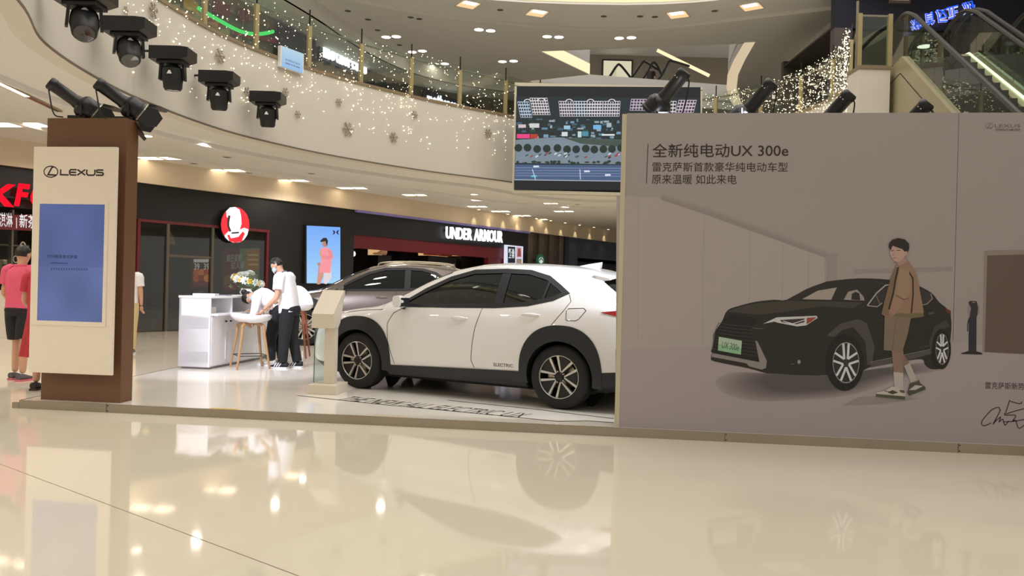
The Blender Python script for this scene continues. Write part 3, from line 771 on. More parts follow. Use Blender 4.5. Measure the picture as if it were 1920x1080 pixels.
bgp = Print(bl)      # printed room: light beam, floor, wall joints, doorway
bgp.poly([(1154, 655), (1300, 650), (1545, 640), (1780, 640), (1920, 655), (1920, 836), (1782, 829), (1154, 799)], pc(138, 122, 115))
bgp.poly([(1156, 366), (1240, 372), (1330, 402), (1545, 482), (1550, 640), (1300, 650), (1155, 655)], pc(141, 126, 116))
for k in range(4): bgp.poly([(1240, 362 + k * 2.6), (1330, 390 + k * 2.6), (1549, 470 + k * 2.6), (1549, 484), (1330, 405), (1240, 375)], pc(130 - 3 * k, 115 - 3 * k, 106 - 3 * k))
bgp.poly([(1549, 474), (1570, 476), (1570, 640), (1549, 640)], pc(126, 111, 103))
for x, y in ((1198, 368), (1320, 402), (1406, 432), (1468, 455), (1516, 474)): bgp.line([(x, y), (x - 3, 648)], .004, pc(127, 113, 104))
bgp.poly([(1600, 505), (1786, 500), (1786, 508), (1600, 513)], pc(126, 109, 102))
bgp.poly([(1845, 470), (1920, 468), (1920, 662), (1842, 660)], pc(118, 102, 92))
bgp.poly([(1851, 479), (1920, 477), (1920, 664), (1846, 660)], pc(84, 66, 57))
SHD = [(1349, 718), (1364, 704), (1398, 698), (1530, 704), (1620, 694), (1735, 680), (1762, 692), (1690, 708), (1600, 738), (1500, 749), (1420, 750), (1372, 739)]
for k in range(16):
    t = 1.04 - .03 * k; g_ = 126 - 3.6 * k; bgp.poly([tuple(p) for p in catmull([(1545 + (x - 1545) * t, 708 + (y - 708) * t) for x, y in SHD], 3, True)], pc(g_, g_ * .88, g_ * .825))
bgp.poly([(1610, 745), (1690, 741), (1720, 748), (1650, 757), (1580, 760)], pc(122, 107, 100))
bgp.build('printed_room', M_print, board)
pt = Print(bl, 20); INK = pc(38, 28, 26)
pt.line([(1215, 270), (1212, 344)], .006, INK)
pt.text('全新纯电动UX 300e', (1223, 295.5), (1478, 294.5), px_h(1300, 270, 296), INK, bold=.006)
pt.text('雷克萨斯首款豪华纯电动车型', (1223, 322), (1477, 322.5), px_h(1300, 304, 322), INK)
pt.text('原来温暖 如此来电', (1222, 345), (1381, 345.5), px_h(1300, 327, 345), INK)
pt.text('雷克萨斯新势力', (1847, 729), (1932, 731.5), px_h(1880, 717, 730), pc(34, 30, 30))
pt.text('EXPERIENCE AMAZING', (1866, 245.5), (1912, 245.5), px_h(1880, 241.5, 245.5), pc(92, 76, 68), bold=.01)
pt.text('LEXUS', (1865, 239), (1913, 239), px_h(1880, 233, 239), pc(96, 80, 72))
pt.ell(1855, 236, 7.5, 5.5, pc(104, 88, 80)).ell(1855, 236, 6.3, 4.4, pc(133, 119, 110)).line([(1857, 232), (1852, 239), (1860, 239)], .007, pc(98, 82, 74))
SIG = [[(1858, 769), (1849, 779), (1842, 788), (1840, 794), (1843, 798), (1850, 797), (1858, 793)], [(1858, 769), (1866, 765), (1873, 764), (1874, 769)], [(1876, 768), (1870, 780), (1862, 795), (1868, 788), (1876, 782), (1873, 791), (1880, 786), (1884, 797), (1891, 789)],
       [(1893, 750), (1886, 772), (1884, 778), (1904, 779), (1898, 790), (1904, 788), (1910, 803), (1922, 796)], [(1886, 776), (1905, 770), (1922, 766)], [(1893, 752), (1912, 757), (1916, 753)], [(1880, 791), (1900, 790), (1922, 786)]]
for L in SIG: pt.line([tuple(p) for p in catmull(L, 4)], .007, pc(30, 24, 24))
pt.build('printed_lettering', M_print, board)

pcn = Print(bl, 20)      # printed dark car
BODY = [(1363.7, 582), (1384, 574), (1416, 566), (1452, 562), (1475, 562), (1512, 542), (1544, 530), (1556, 527), (1612, 522), (1673, 525), (1716, 534), (1746, 549), (1761, 567), (1777, 580), (1783, 595), (1783.5, 620), (1780, 650), (1777, 672), (1764, 690), (1746, 692), (1734, 684), (1729, 674), (1703, 676), (1630, 689), (1612, 705), (1600, 726), (1575, 733), (1550, 726), (1529, 708), (1520, 705), (1469, 704), (1435, 699.5), (1405, 691), (1341, 678), (1333, 671), (1336, 657), (1337, 629), (1341, 621), (1354, 601.6)]
pcn.poly([tuple(p) for p in catmull(BODY, 3, True)], pc(31, 27, 22))
pcn.poly([(1364, 584), (1386, 576), (1418, 568.5), (1475, 564), (1560, 565), (1618, 567), (1600, 578), (1540, 574), (1480, 584), (1420, 590)], pc(52, 46, 37))
pcn.poly([(1475, 562), (1512, 542), (1544, 530), (1612, 524), (1668, 527), (1634, 543), (1618, 564)], pc(36, 31, 27))
pcn.poly([(1502, 562), (1533, 545), (1569, 539), (1558, 563)], pc(136, 120, 108)).poly([(1582, 562), (1590, 547), (1607, 543), (1619, 556), (1621, 564)], pc(130, 114, 103))
pcn.poly([(1596, 562), (1597, 551), (1604, 547), (1611, 550), (1613, 563)], pc(33, 29, 26))
pcn.poly([(1500, 561), (1621, 563.5), (1621, 566), (1498, 564)], pc(24, 21, 18))
pcn.line([(1626, 573), (1643, 550), (1660, 535), (1690, 530)], .011, pc(140, 128, 118)).line([(1626, 573), (1645, 575), (1654, 568)], .009, pc(128, 116, 108))
pcn.poly([(1630, 571), (1645, 551), (1661, 537), (1690, 533), (1690, 566), (1655, 566), (1645, 572)], pc(40, 35, 32)).line([(1642, 553), (1650, 571)], .008, pc(90, 80, 72))
pcn.poly([(1726, 540), (1745, 551), (1748, 560), (1738, 569), (1727, 568)], pc(44, 38, 35)).line([(1745, 551), (1748, 560), (1738, 570), (1726, 572)], .008, pc(120, 108, 98))
pcn.poly([(1368, 590), (1408, 594), (1420, 602), (1406, 618), (1424, 679), (1333, 660), (1340, 622), (1354, 602)], pc(18, 16, 14))
for i in range(9): pcn.line([(1350 - i * 1.6, 606 + i * 6), (1376, 610 + i * 6.3), (1409 + i * 1.4, 612 + i * 7)], .004, pc(58, 52, 46))
pcn.poly([(1416, 638), (1420, 640), (1438, 677), (1436, 690), (1428, 693), (1405, 687), (1399, 681), (1334, 669), (1336, 662), (1424, 679)], pc(116, 104, 96))
pcn.line([(1348, 604), (1340, 622), (1335, 655)], .008, pc(92, 82, 74))
pcn.poly([(1347.7, 631.4), (1391, 639), (1389, 665), (1346, 657)], pc(143, 152, 124)).poly([(1347, 645), (1390, 653), (1389, 665), (1346, 657)], pc(114, 146, 108))
pcn.text('UX 300e', (1352.5, 652), (1384.5, 658), px_h(1368, 641, 653), pc(38, 44, 36))
pcn.poly([(1431, 607), (1456, 595), (1531, 592), (1533, 596), (1511.6, 610), (1494.6, 612), (1458, 605), (1452, 603)], pc(168, 158, 148)).poly([(1462, 600), (1508, 597), (1508, 604), (1493, 608), (1466, 604)], pc(44, 38, 36))
pcn.line([(1468, 602), (1486, 607), (1508, 600)], .006, pc(190, 180, 170)).poly([(1512.7, 596), (1531, 594.5), (1521, 603), (1512, 608)], pc(128, 52, 40))
pcn.line([(1410, 615), (1432, 617)], .005, pc(84, 76, 68)).ell(1498, 678.5, 3, 4, pc(120, 112, 104)).line([(1482, 683), (1489, 682)], .004, pc(90, 84, 80))
pcn.poly([(1550, 629), (1575, 607), (1609, 598), (1625, 606), (1640, 650), (1634, 684), (1626, 684), (1622, 640), (1600, 614), (1580, 618), (1564, 632)], pc(62, 55, 50))
pcn.poly([(1752, 612), (1772, 600), (1782, 612), (1770, 616), (1758, 640), (1744, 668), (1742, 640)], pc(52, 46, 42))
pcn.poly([(1632, 680), (1670, 672), (1744, 656), (1744, 664), (1700, 676), (1632, 689)], pc(66, 59, 55)).line([(1632, 679), (1744, 655)], .004, pc(120, 110, 102))
pcn.line([(1640, 600), (1730, 596)], .004, pc(48, 43, 38)).poly([(1740, 586), (1752, 584), (1751, 589), (1741, 590)], pc(60, 54, 50)).poly([(1772, 578), (1782, 582), (1783, 590), (1775, 586)], pc(86, 36, 30))
pcn.text('ELECTRIC', (1724, 653), (1742, 649.5), .012, pc(80, 72, 64))
def wheel_print(cx, cy, rx, ry, tx, ty):
    pcn.ell(cx - (tx - rx) * .22, cy, tx, ty, pc(19, 17, 15)); pcn.ell(cx, cy, rx, ry, pc(130, 120, 112)); pcn.ell(cx, cy, rx * .955, ry * .955, pc(34, 30, 28))
    for i in range(10):
        a = 2 * PI * i / 10 + (.1 if i % 2 else -.1); ah = 2 * PI * (i // 2) / 5 + .3
        pcn.line([(cx + rx * .22 * math.cos(ah), cy + ry * .22 * math.sin(ah)), (cx + rx * .95 * math.cos(a), cy + ry * .95 * math.sin(a))], .0016 * rx ** .5 * 2.4, pc(178, 168, 160))
    pcn.ell(cx, cy, rx * .2, ry * .17, pc(44, 40, 38))
wheel_print(1586, 680, 25, 38.5, 36, 53); wheel_print(1766, 654.5, 12, 29, 18, 38)
pcn.build('printed_car', M_print, board)

pm = Print(bl, 110); c5 = lambda L: [(x / 3.271 + 1520, y / 3.271 + 430) for x, y in L]
pm.poly(c5([(560, 750), (600, 815), (572, 850), (558, 790)]), pc(106, 80, 66)).poly(c5([(572, 838), (605, 818), (652, 925), (612, 940)]), pc(146, 132, 120))
pm.poly(c5([(590, 1000), (606, 946), (640, 938), (664, 922), (668, 942), (700, 965), (702, 982), (602, 1020)]), pc(60, 56, 46)).poly(c5([(600, 985), (640, 955), (690, 960), (640, 985)]), pc(150, 140, 126))
pm.poly(c5([(495, 740), (567, 745), (566, 880), (508, 875)]), pc(116, 88, 72)).poly(c5([(506, 874), (566, 880), (566, 975), (512, 968)]), pc(152, 138, 126))
pm.poly(c5([(400, 1000), (450, 990), (498, 962), (520, 968), (570, 978), (580, 1000), (579, 1043), (400, 1023)]), pc(158, 146, 130)).poly(c5([(400, 1008), (578, 1024), (579, 1044), (400, 1026)]), pc(64, 64, 46))
pm.poly(c5([(470, 1000), (500, 985), (535, 1000), (500, 1012)]), pc(56, 48, 42)).poly(c5([(540, 985), (572, 985), (576, 1005), (550, 1000)]), pc(74, 62, 50)).line(c5([(450, 990), (500, 1000)]), .006, pc(40, 36, 34))
pm.poly(c5([(452, 528), (612, 545), (594, 640), (560, 752), (500, 745), (446, 740)]), pc(106, 86, 67)).line(c5([(520, 560), (508, 660), (500, 742)]), .006, pc(92, 70, 50))
pm.poly(c5([(540, 205), (592, 190), (622, 230), (652, 290), (690, 495), (692, 536), (612, 545), (452, 530), (432, 520), (450, 440), (468, 380), (488, 300), (518, 228)]), pc(122, 94, 72))
pm.poly(c5([(520, 228), (540, 250), (520, 330), (500, 420), (470, 530), (432, 520), (450, 440), (488, 300)]), pc(102, 77, 58))
pm.line(c5([(535, 232), (520, 300), (505, 390), (478, 490)]), .014, pc(34, 26, 24)).line(c5([(598, 258), (625, 300), (626, 400), (615, 514)]), .012, pc(36, 28, 26))
pm.poly(c5([(610, 516), (690, 512), (692, 536), (612, 543), (470, 532), (474, 512)]), pc(92, 80, 52))
pm.poly(c5([(548, 240), (600, 250), (612, 330), (600, 425), (575, 438), (520, 410), (530, 300)]), pc(129, 101, 78)).line(c5([(522, 402), (570, 432), (600, 420)]), .010, pc(96, 68, 50))
pm.poly(c5([(512, 414), (570, 436), (520, 515), (492, 540), (476, 528), (492, 470)]), pc(132, 96, 78)).poly(c5([(478, 520), (500, 520), (494, 545), (480, 540)]), pc(120, 88, 70))
pm.poly(c5([(520, 190), (566, 165), (590, 196), (548, 222), (530, 212)]), pc(140, 106, 90))
pm.poly(c5([(488, 108), (484, 150), (496, 176), (512, 196), (538, 200), (572, 172), (588, 130), (570, 100), (520, 96)]), pc(156, 122, 106))
pm.poly(c5([(476, 112), (480, 84), (500, 64), (535, 54), (575, 62), (602, 88), (602, 120), (590, 150), (582, 166), (576, 140), (560, 122), (530, 112), (500, 100), (490, 128)]), pc(34, 27, 24))
pm.ell(*c5([(583, 150)])[0], 3.2, 5, pc(148, 112, 96)).line(c5([(490, 133), (508, 129)]), .006, pc(60, 44, 38)).line(c5([(525, 130), (550, 128)]), .006, pc(60, 44, 38)).line(c5([(508, 140), (500, 160), (510, 162)]), .004, pc(126, 92, 78)).line(c5([(503, 177), (522, 176)]), .007, pc(128, 70, 62))
pm.build('printed_man', M_print, board)
ch = Print(bl, 20); c2 = lambda L: [(x / 2.571 + 1300, y / 2.571 + 430) for x, y in L]
ch.poly(c2([(1290, 597), (1328, 586), (1366, 588), (1390, 595), (1393, 604), (1290, 601)]), pc(30, 26, 26)).poly(c2([(1328, 415), (1365, 415), (1364, 590), (1326, 588)]), pc(34, 31, 40))
ch.poly(c2([(1326, 350), (1336, 345), (1364, 346), (1377, 372), (1378, 400), (1365, 422), (1330, 428), (1322, 395)]), pc(40, 34, 36)).poly(c2([(1325, 352), (1338, 380), (1330, 428), (1322, 395)]), pc(118, 104, 100)).poly(c2([(1366, 350), (1378, 374), (1377, 402), (1368, 415), (1372, 380)]), pc(110, 98, 94))
ch.line(c2([(1328, 430), (1322, 460), (1322, 492)]), .008, pc(34, 30, 30)).line(c2([(1344, 352), (1358, 353)]), .006, pc(120, 112, 108)); ch.build('printed_charger', M_print, board)

# ================================================================ STAGE SPOTLIGHTS
def stage_light(name, label, pivot, axis, base_z, group=None, flaps=True, s=1.0):
    r = thing(name, label, 'stage light', (pivot[0], pivot[1], base_z), 0, group)
    ax = Vector(axis).normalized(); q = ax.to_track_quat('X', 'Z').to_matrix().to_4x4(); h = pivot[2] - base_z
    M = Matrix.Translation((0, 0, h)) @ q; T = lambda x, y, z: M @ Vector((x * s, y * s, z * s))
    sid = M.to_3x3() @ Vector((0, 1, 0)); sid.z = 0; sid.normalize()
    mb = MB(); mb.box(-.09 * s, .09 * s, -.07 * s, .07 * s, 0, .035, ch=.008).build('base_plate', M_blackm, r)
    mb = MB(); w = .135 * s
    mb.tube([Vector((0, 0, .03)) + sid * -.03, Vector((0, 0, .032)) + sid * -w, Vector((0, 0, h)) + sid * -w], .011, 6); mb.tube([Vector((0, 0, .03)) + sid * .03, Vector((0, 0, .032)) + sid * w, Vector((0, 0, h)) + sid * w], .011, 6)
    yk = mb.build('yoke', M_blackm, r); yk['kind'] = 'stuff'
    MB().lathe([(0, -.33), (.055, -.33), (.066, -.315), (.066, -.27), (.062, -.265), (.062, -.06), (.07, -.03), (.07, .0)], axis='x', n=20, M=M @ Matrix.Scale(s, 4)).build('lamp_barrel', M_blackm, r, smooth=True)
    MB().lathe([(.07, -.02), (.10, .0), (.118, .03), (.118, .12), (.124, .125), (.124, .15), (.108, .15), (.104, .06)], axis='x', n=24, M=M @ Matrix.Scale(s, 4)).build('lens_drum', M_blackm, r, smooth=True)
    MB().lathe([(0, .095), (.104, .088)], axis='x', n=24, M=M @ Matrix.Scale(s, 4)).build('lens', glow('lamp_lens', (255, 252, 245), 12.0), r)
    if flaps:
        MB().lathe([(.112, .15), (.13, .152), (.13, .166), (.112, .166)], axis='x', n=24, M=M @ Matrix.Scale(s, 4)).build('flap_ring', M_steel, r)
        for k in range(4):
            a = PI / 2 * k; wd = .13 if k % 2 == 0 else .10
            R = M @ Matrix.Rotation(a, 4, 'X') @ Matrix.Translation((.165 * s, 0, .118 * s)) @ Matrix.Rotation(math.radians(-22), 4, 'Y')
            pl = [(0, -wd * .8), (.10, -wd * 1.05), (.19, -wd * .55), (.19, wd * .55), (.10, wd * 1.05), (0, wd * .8)]
            MB().add([R @ Vector((x * s, y * s, 0)) for x, y in pl] + [R @ Vector((x * s, y * s, .004)) for x, y in pl], [(0, 1, 2, 3, 4, 5), (11, 10, 9, 8, 7, 6)] + [(i, (i + 1) % 6, (i + 1) % 6 + 6, i + 6) for i in range(6)]).build('barn_door', M_blackm, r)
    p0 = T(-.30, 0, -.05)
    mb = MB(); mb.tube(catmull([p0, p0 + Vector((0.01, .0, -.07)) + sid * -.02, Vector((p0.x * .75, p0.y, .12 * h)) + sid * -.03, Vector((p0.x * .5, p0.y * .6, .006))], 5), .007, 6); mb.build('power_cable', M_black, r, smooth=True)
    for z, y in ((.05, .062), (-.03, .066)): MB().cyl(T(-.25, y, z * .4), T(-.25, y + .006, z * .4), .006 * s, n=8).build('knob', M_chrome, r)
    return r

KP = onz(76, 749); K_U, K_D, K_H = .862, .20, 2.84
for i, (px, lbl) in enumerate(((150, 'black stage light with barn doors on the brown column, nearer its left edge'), (237, 'black stage light with barn doors on the brown column, at its right edge'))):
    p = aty(px, 195, 8.13); stage_light('stage_light', lbl, p, (.66, .42, -.50), ZP + K_H, 'stage lights on the brown column')
for i, (px, py, lb) in enumerate(((1242, 188, 'black stage light clear of the poster wall top, before the hanging screen'), (1402, 208, 'black stage light over the poster wall, half hidden, before the fairy lights'), (1545, 229, 'black stage light over the poster wall, below the cream gallery end block'), (1687, 247, 'black stage light tip peeping over the poster wall by the escalator'))):
    p = onplane(px, py, (*(BP[:2] + PN * .52), 0), NB)
    sl = stage_light('stage_light', lb, p, (-.50, .42, -.66), p[2] - .17, 'stage lights behind the poster wall top', flaps=False, s=1.05)
    # bracket that carries it on the back of the wall
    u, v = float((p[:2] - BP[:2]) @ PE), float((p[:2] - BP[:2]) @ PN)
    MB().box(u - .05, u + .05, min(v, BD) - .01 if v < BD else BD, max(v, BD) + .07, p[2] - .17 - ZP - .02, p[2] - .17 - ZP).build('lamp_bracket', M_blackm, board)
spot('stage_spot_1', aty(1244, 195, 7.5), (0.9, 8.6, .9), 200, (.84, .89, 1.0), 1.2, .6, .09)
spot('stage_spot_2', aty(1404, 205, 7.5), (-.6, 9.0, .5), 240, (.84, .89, 1.0), 1.3, .6, .09)
spot('stage_spot_3', aty(1556, 214, 7.5), (0.5, 9.5, .2), 240, (.84, .89, 1.0), 1.5, .6, .09)
spot('column_spot_1', aty(185, 208, 8.4), (-3.9, 11.4, .6), 430, (.74, .79, 1.0), 1.0, .6, .09)
spot('column_spot_2', aty(272, 208, 8.4), (-2.4, 12.5, .3), 300, (.76, .81, 1.0), 1.1, .6, .09)

# ================================================================ INFORMATION COLUMN
kio = thing('information_column', 'brown column with a floating white panel, car maker logo and blue screen', 'display column', (KP[0], KP[1], ZP), PR)
M_brown = mat('brown_laminate', (112, 78, 52), 0.5, noise=.10, scale=60)
MB().box(0, K_U, 0, K_D, 0, K_H, ch=.004).build('column', M_brown, kio)
PV = -0.15
kpl = np.array([*(KP[:2] + PN * PV), 0])
def kl(px, py):
    q = onplane(px, py, kpl, NB); d = q - np.array([KP[0], KP[1], 0]); return float(d @ EB), float(d[2] - ZP)
k00, k10, k11, k01 = kl(55, 698), kl(210, 704), kl(218, 275.5), kl(62, 275)
kx0, kx1, kz0, kz1 = (k00[0] + k01[0]) / 2, (k10[0] + k11[0]) / 2, (k00[1] + k10[1]) / 2, (k01[1] + k11[1]) / 2
M_kw = mat('kiosk_white', (240, 230, 214), 0.35, noise=.02)
pan = MB().box(kx0, kx1, PV, PV + .035, kz0, kz1, ch=.003).build('front_panel', M_kw, kio)
MB().box(kx0 + .15, kx1 - .15, PV + .035, 0, kz0 + .3, kz1 - .3).build('panel_mount', M_brown, kio)
def fr(p, q):
    a, b = kl(*p), kl(*q); return min(a[0], b[0]), max(a[0], b[0]), min(a[1], b[1]), max(a[1], b[1])
x0, x1, z0, z1 = fr((68, 373), (198, 613)); sx0, sx1, sz0, sz1 = fr((75.5, 382), (192, 604.5))
mb = MB()
for a, b, c, d in ((x0, x1, z0, sz0), (x0, x1, sz1, z1), (x0, sx0, sz0, sz1), (sx1, x1, sz0, sz1)): mb.box(a, b, PV - .008, PV, c, d)
mb.build('screen_frame', M_kw, kio)
mb = MB(); nx, nz = 18, 30
def scol(u, v):
    s_ = math.sin(u * 5 + v * 7) * .5 + math.sin(u * 9 - v * 6 + 1) * .3 + math.sin(v * 13 + u * 3) * .2; k = 1 + .16 * s_
    c = lin((78, 92, 142)) if v > .45 else lin((86, 100, 148)); return (c[0] * k, c[1] * k, c[2] * k)
for i in range(nx):
    for j in range(nz):
        a, b = sx0 + (sx1 - sx0) * i / nx, sx0 + (sx1 - sx0) * (i + 1) / nx; c, d = sz0 + (sz1 - sz0) * j / nz, sz0 + (sz1 - sz0) * (j + 1) / nz
        mb.add([(a, PV - .004, c), (b, PV - .004, c), (b, PV - .004, d), (a, PV - .004, d)], [(0, 1, 2, 3)], scol((i + .5) / nx, (j + .5) / nz))
scr = mb.build('screen', M_screen, kio)
kp = Print(kl, 14, PV - 0.0045); DB = lin((28, 34, 66))
kp.text('泸州精泰雷克萨斯', (89, 484), (146, 485.5), .036, DB, bold=.01)
for y, x0, x1, n, h in ((493, 96, 128, 11, 2.6), (504, 96, 167, 15, 4.2)):      # two rows too small to read in the photograph: plain marks
    for k in range(n):
        a = x0 + (x1 - x0) * k / n; b = a + (x1 - x0) / n * .72; kp.line([(a, y - h * .3 + k * .08), (b, y - h * .3 + k * .08)], .004, DB).line([(a, y + h * .3 + k * .08), (b, y + h * .3 + k * .08)], .004, DB); kp.line([((a + b) / 2, y - h / 2 + k * .08), ((a + b) / 2, y + h / 2 + k * .08)], .004, DB)
kp.build('screen_lettering', M_screen, scr)
lg = Print(kl, 2, PV); LC = lin((48, 34, 36))
def ring_pts(cx, cy, rx, ry, n=36): return [(cx + rx * math.cos(2 * PI * i / n), cy + ry * math.sin(2 * PI * i / n)) for i in range(n)]
lg.line(ring_pts(95.5, 322, 13.0, 10.3), .011, LC, True)
lg.line([(101, 313), (97.5, 314), (90, 327.5), (106, 328.5)], .016, LC)
W_ = .019
for L in ([(114, 317.5), (113.5, 327.5), (129, 328)], [(144, 318.3), (133, 318), (130.5, 320.5), (130.5, 325), (132.5, 328), (143.5, 328.2)], [(131, 323), (143, 323.2)],
          [(145.5, 318), (160, 328.5)], [(160, 318), (145, 328.5)], [(163, 318), (162.5, 325.5), (165, 328.5), (176, 328.5), (178, 326), (178, 318)],
          [(194, 319), (183, 318.8), (181, 320.5), (182, 323), (192, 323.8), (194, 326), (192.5, 328.6), (180, 328.6)]): lg.line(L, W_ * .8, LC)
lg.build('panel_logo', M_print, kio)

# ================================================================ RECEPTION COUNTER
CP = onz(392, 693); ctr = thing('reception_counter', 'white reception counter with open shelf and panelled doors on the platform', 'counter', (CP[0], CP[1], ZP), PR)
CW, CL, CH = .462, 2.0, 1.02
b_ = MB(); b_.box(-CW, -.02, 0, CL, .03, .745); b_.box(-CW, -CW + .03, 0, CL, .745, CH - .03); b_.box(-CW, 0, 0, .022, .745, CH - .03); b_.box(-CW, 0, CL - .022, CL, .745, CH - .03); b_.box(-CW, 0.0, 0, .02, .03, .745)
b_.build('carcass', M_white, ctr)
MB().box(-CW - .01, .012, -.012, CL + .01, CH - .03, CH, ch=.004).build('counter_top', M_white, ctr)
MB().box(-CW + .03, .10, .022, CL, .745, .775, ch=.004).build('desk_ledge', M_white, ctr)
for v in (.66, 1.32): MB().box(-CW + .03, -.01, v - .011, v + .011, .775, CH - .03).build('shelf_divider', M_white, ctr)
MB().box(-CW + .04, -.03, .03, CL - .03, 0, .03).build('plinth', mat('plinth_grey', (150, 148, 150), .5), ctr)
for i in range(4):
    v0 = .035 + i * .488; d_ = MB().box(-.02, 0, v0, v0 + .478, .05, .735, ch=.003)
    for a, b, c, e in ((v0 + .0, v0 + .06, .05, .735), (v0 + .418, v0 + .478, .05, .735), (v0 + .06, v0 + .418, .675, .735), (v0 + .06, v0 + .418, .05, .11)): d_.box(0, .007, a, b, c, e)
    dr = d_.build('cabinet_door', M_white, ctr)
    MB().cyl((.007, v0 + (.40 if i % 2 == 0 else .05), .655), (.03, v0 + (.40 if i % 2 == 0 else .05), .655), .012, n=12).build('door_knob', M_ink, dr)
MB().box(-CW - .003, -CW + .0, -.0, .03, .728, .742).build('joint_clip', M_ink, ctr)
def on_counter(u, v): return CP[:2] + PE * u + PN * v
for u, v, w, d, h, rz, lb, m in ((-.16, .16, .30, .21, .035, .2, 'stack of white brochures near the front end of the white counter', M_white), (-.33, .30, .17, .12, .06, -.3, 'black box beside the brochures on the white counter', M_black), (-.22, .62, .34, .24, .012, .1, 'dark grey leaflet folder lying flat mid counter', mat('grey_card', (84, 86, 104), .5))):
    p = on_counter(u, v); t = thing('brochure_stack' if 'brochures' in lb and 'black' not in lb else ('small_box' if 'box' in lb else 'leaflet_folder'), lb, 'box' if 'box' in lb else 'brochure', (p[0], p[1], ZP + CH), PR + rz)
    if 'stack' in lb:
        for k in range(4): MB().box(-w / 2 + .004 * (k % 2), w / 2 + .004 * (k % 2), -d / 2, d / 2, h * k / 4, h * (k + 1) / 4 - .001).build('brochure', m, t)
    elif 'box' in lb: MB().box(-w / 2, w / 2, -d / 2, d / 2, 0, h * .7).build('box_body', m, t); MB().box(-w / 2 - .004, w / 2 + .004, -d / 2 - .004, d / 2 + .004, h * .7, h, ch=.003).build('lid', m, t)
    else:
        MB().box(-w / 2, w / 2, -d / 2, d / 2, 0, .004).build('back_cover', m, t); MB().box(-w / 2, w / 2 - .005, -d / 2 + .005, d / 2 - .005, .004, .009).build('pages', M_white, t); MB().box(-w / 2, w / 2, -d / 2, d / 2, .009, h).build('front_cover', m, t)
p = on_counter(-.18, .30); t = thing('tissue_box', 'small pale tissue box inside the open counter shelf', 'box', (p[0], p[1], ZP + .775), PR); MB().box(-.06, .06, -.1, .1, 0, .09, ch=.01).build('carton', mat('pale_card', (214, 208, 196), .6), t); MB().cyl((0, 0, .085), (.0, .0, .14), .03, .012, n=8).build('tissue', M_white, t)

# flowers
fp = on_counter(-.22, 1.55); fl_ = thing('flower_arrangement', 'bouquet of white and yellow flowers in a white vase on the counter', 'flowers', (fp[0], fp[1], ZP + CH), 0)
MB().lathe([(.05, 0), (.09, .02), (.10, .05), (.075, .08), (.085, .10), (.07, .095), (.05, .05)], n=20, cap=True).build('vase', M_white, fl_, smooth=True)
lf = MB()
for i in range(110):
    a = rnd.uniform(0, 2 * PI); e = rnd.uniform(-.2, 1.4); r_ = rnd.uniform(.12, .25); c = Vector((r_ * math.cos(a) * math.cos(e) * 1.2, r_ * math.sin(a) * math.cos(e), .13 + r_ * .9 * math.sin(e)))
    d = Vector((math.cos(a), math.sin(a), rnd.uniform(-.3, .8))).normalized(); s_ = d.cross(Vector((0, 0, 1))).normalized() * .018; l = rnd.uniform(.05, .09)
    lf.add([c, c + d * l * .5 + s_, c + d * l, c + d * l * .5 - s_], [(0, 1, 2, 3)])
lf.build('leaves', mat('leaf_green', (92, 128, 74), .6, noise=.3, scale=20), fl_)['kind'] = 'stuff'
Mw, My, Mg = mat('petal_white', (244, 244, 240), .6), mat('petal_yellow', (238, 204, 40), .6), mat('petal_pale', (222, 232, 226), .6)
def flower_mb(r, n):
    m_ = MB()
    for ring, (k, t) in enumerate(((n, .25), (n - 1, .75), (max(4, n - 2), 1.15))):
        for i in range(k):
            a = 2 * PI * (i + ring * .5) / k; u = Vector((math.cos(a), math.sin(a), 0)); w = Vector((-math.sin(a), math.cos(a), 0)); up_ = Vector((0, 0, 1)); q = r * (1 - .18 * ring)
            tip = u * q * math.cos(t) + up_ * q * math.sin(t); mid = u * q * .55 * math.cos(t * .8) + up_ * q * .5 * math.sin(t)
            m_.add([Vector((0, 0, 0)), mid + w * q * .30, tip + w * q * .12, tip - w * q * .12, mid - w * q * .30], [(0, 1, 2, 3, 4)])
    return m_
for i in range(30):
    a = 2.4 * i; e = .1 + 1.3 * ((i * .618) % 1); r_ = .21; c = Vector((r_ * 1.25 * math.cos(a) * math.cos(e), r_ * math.sin(a) * math.cos(e), .15 + r_ * math.sin(e)))
    m = (My if (i % 5 == 0 or c.x < -.12 and i % 2) else (Mg if i % 3 == 0 else Mw)); o = flower_mb(.065 if m is not My else .05, 7).build('flower', m, fl_)
    o.location = c; o.rotation_euler = (c - Vector((0, 0, .2))).to_track_quat('Z', 'Y').to_euler()

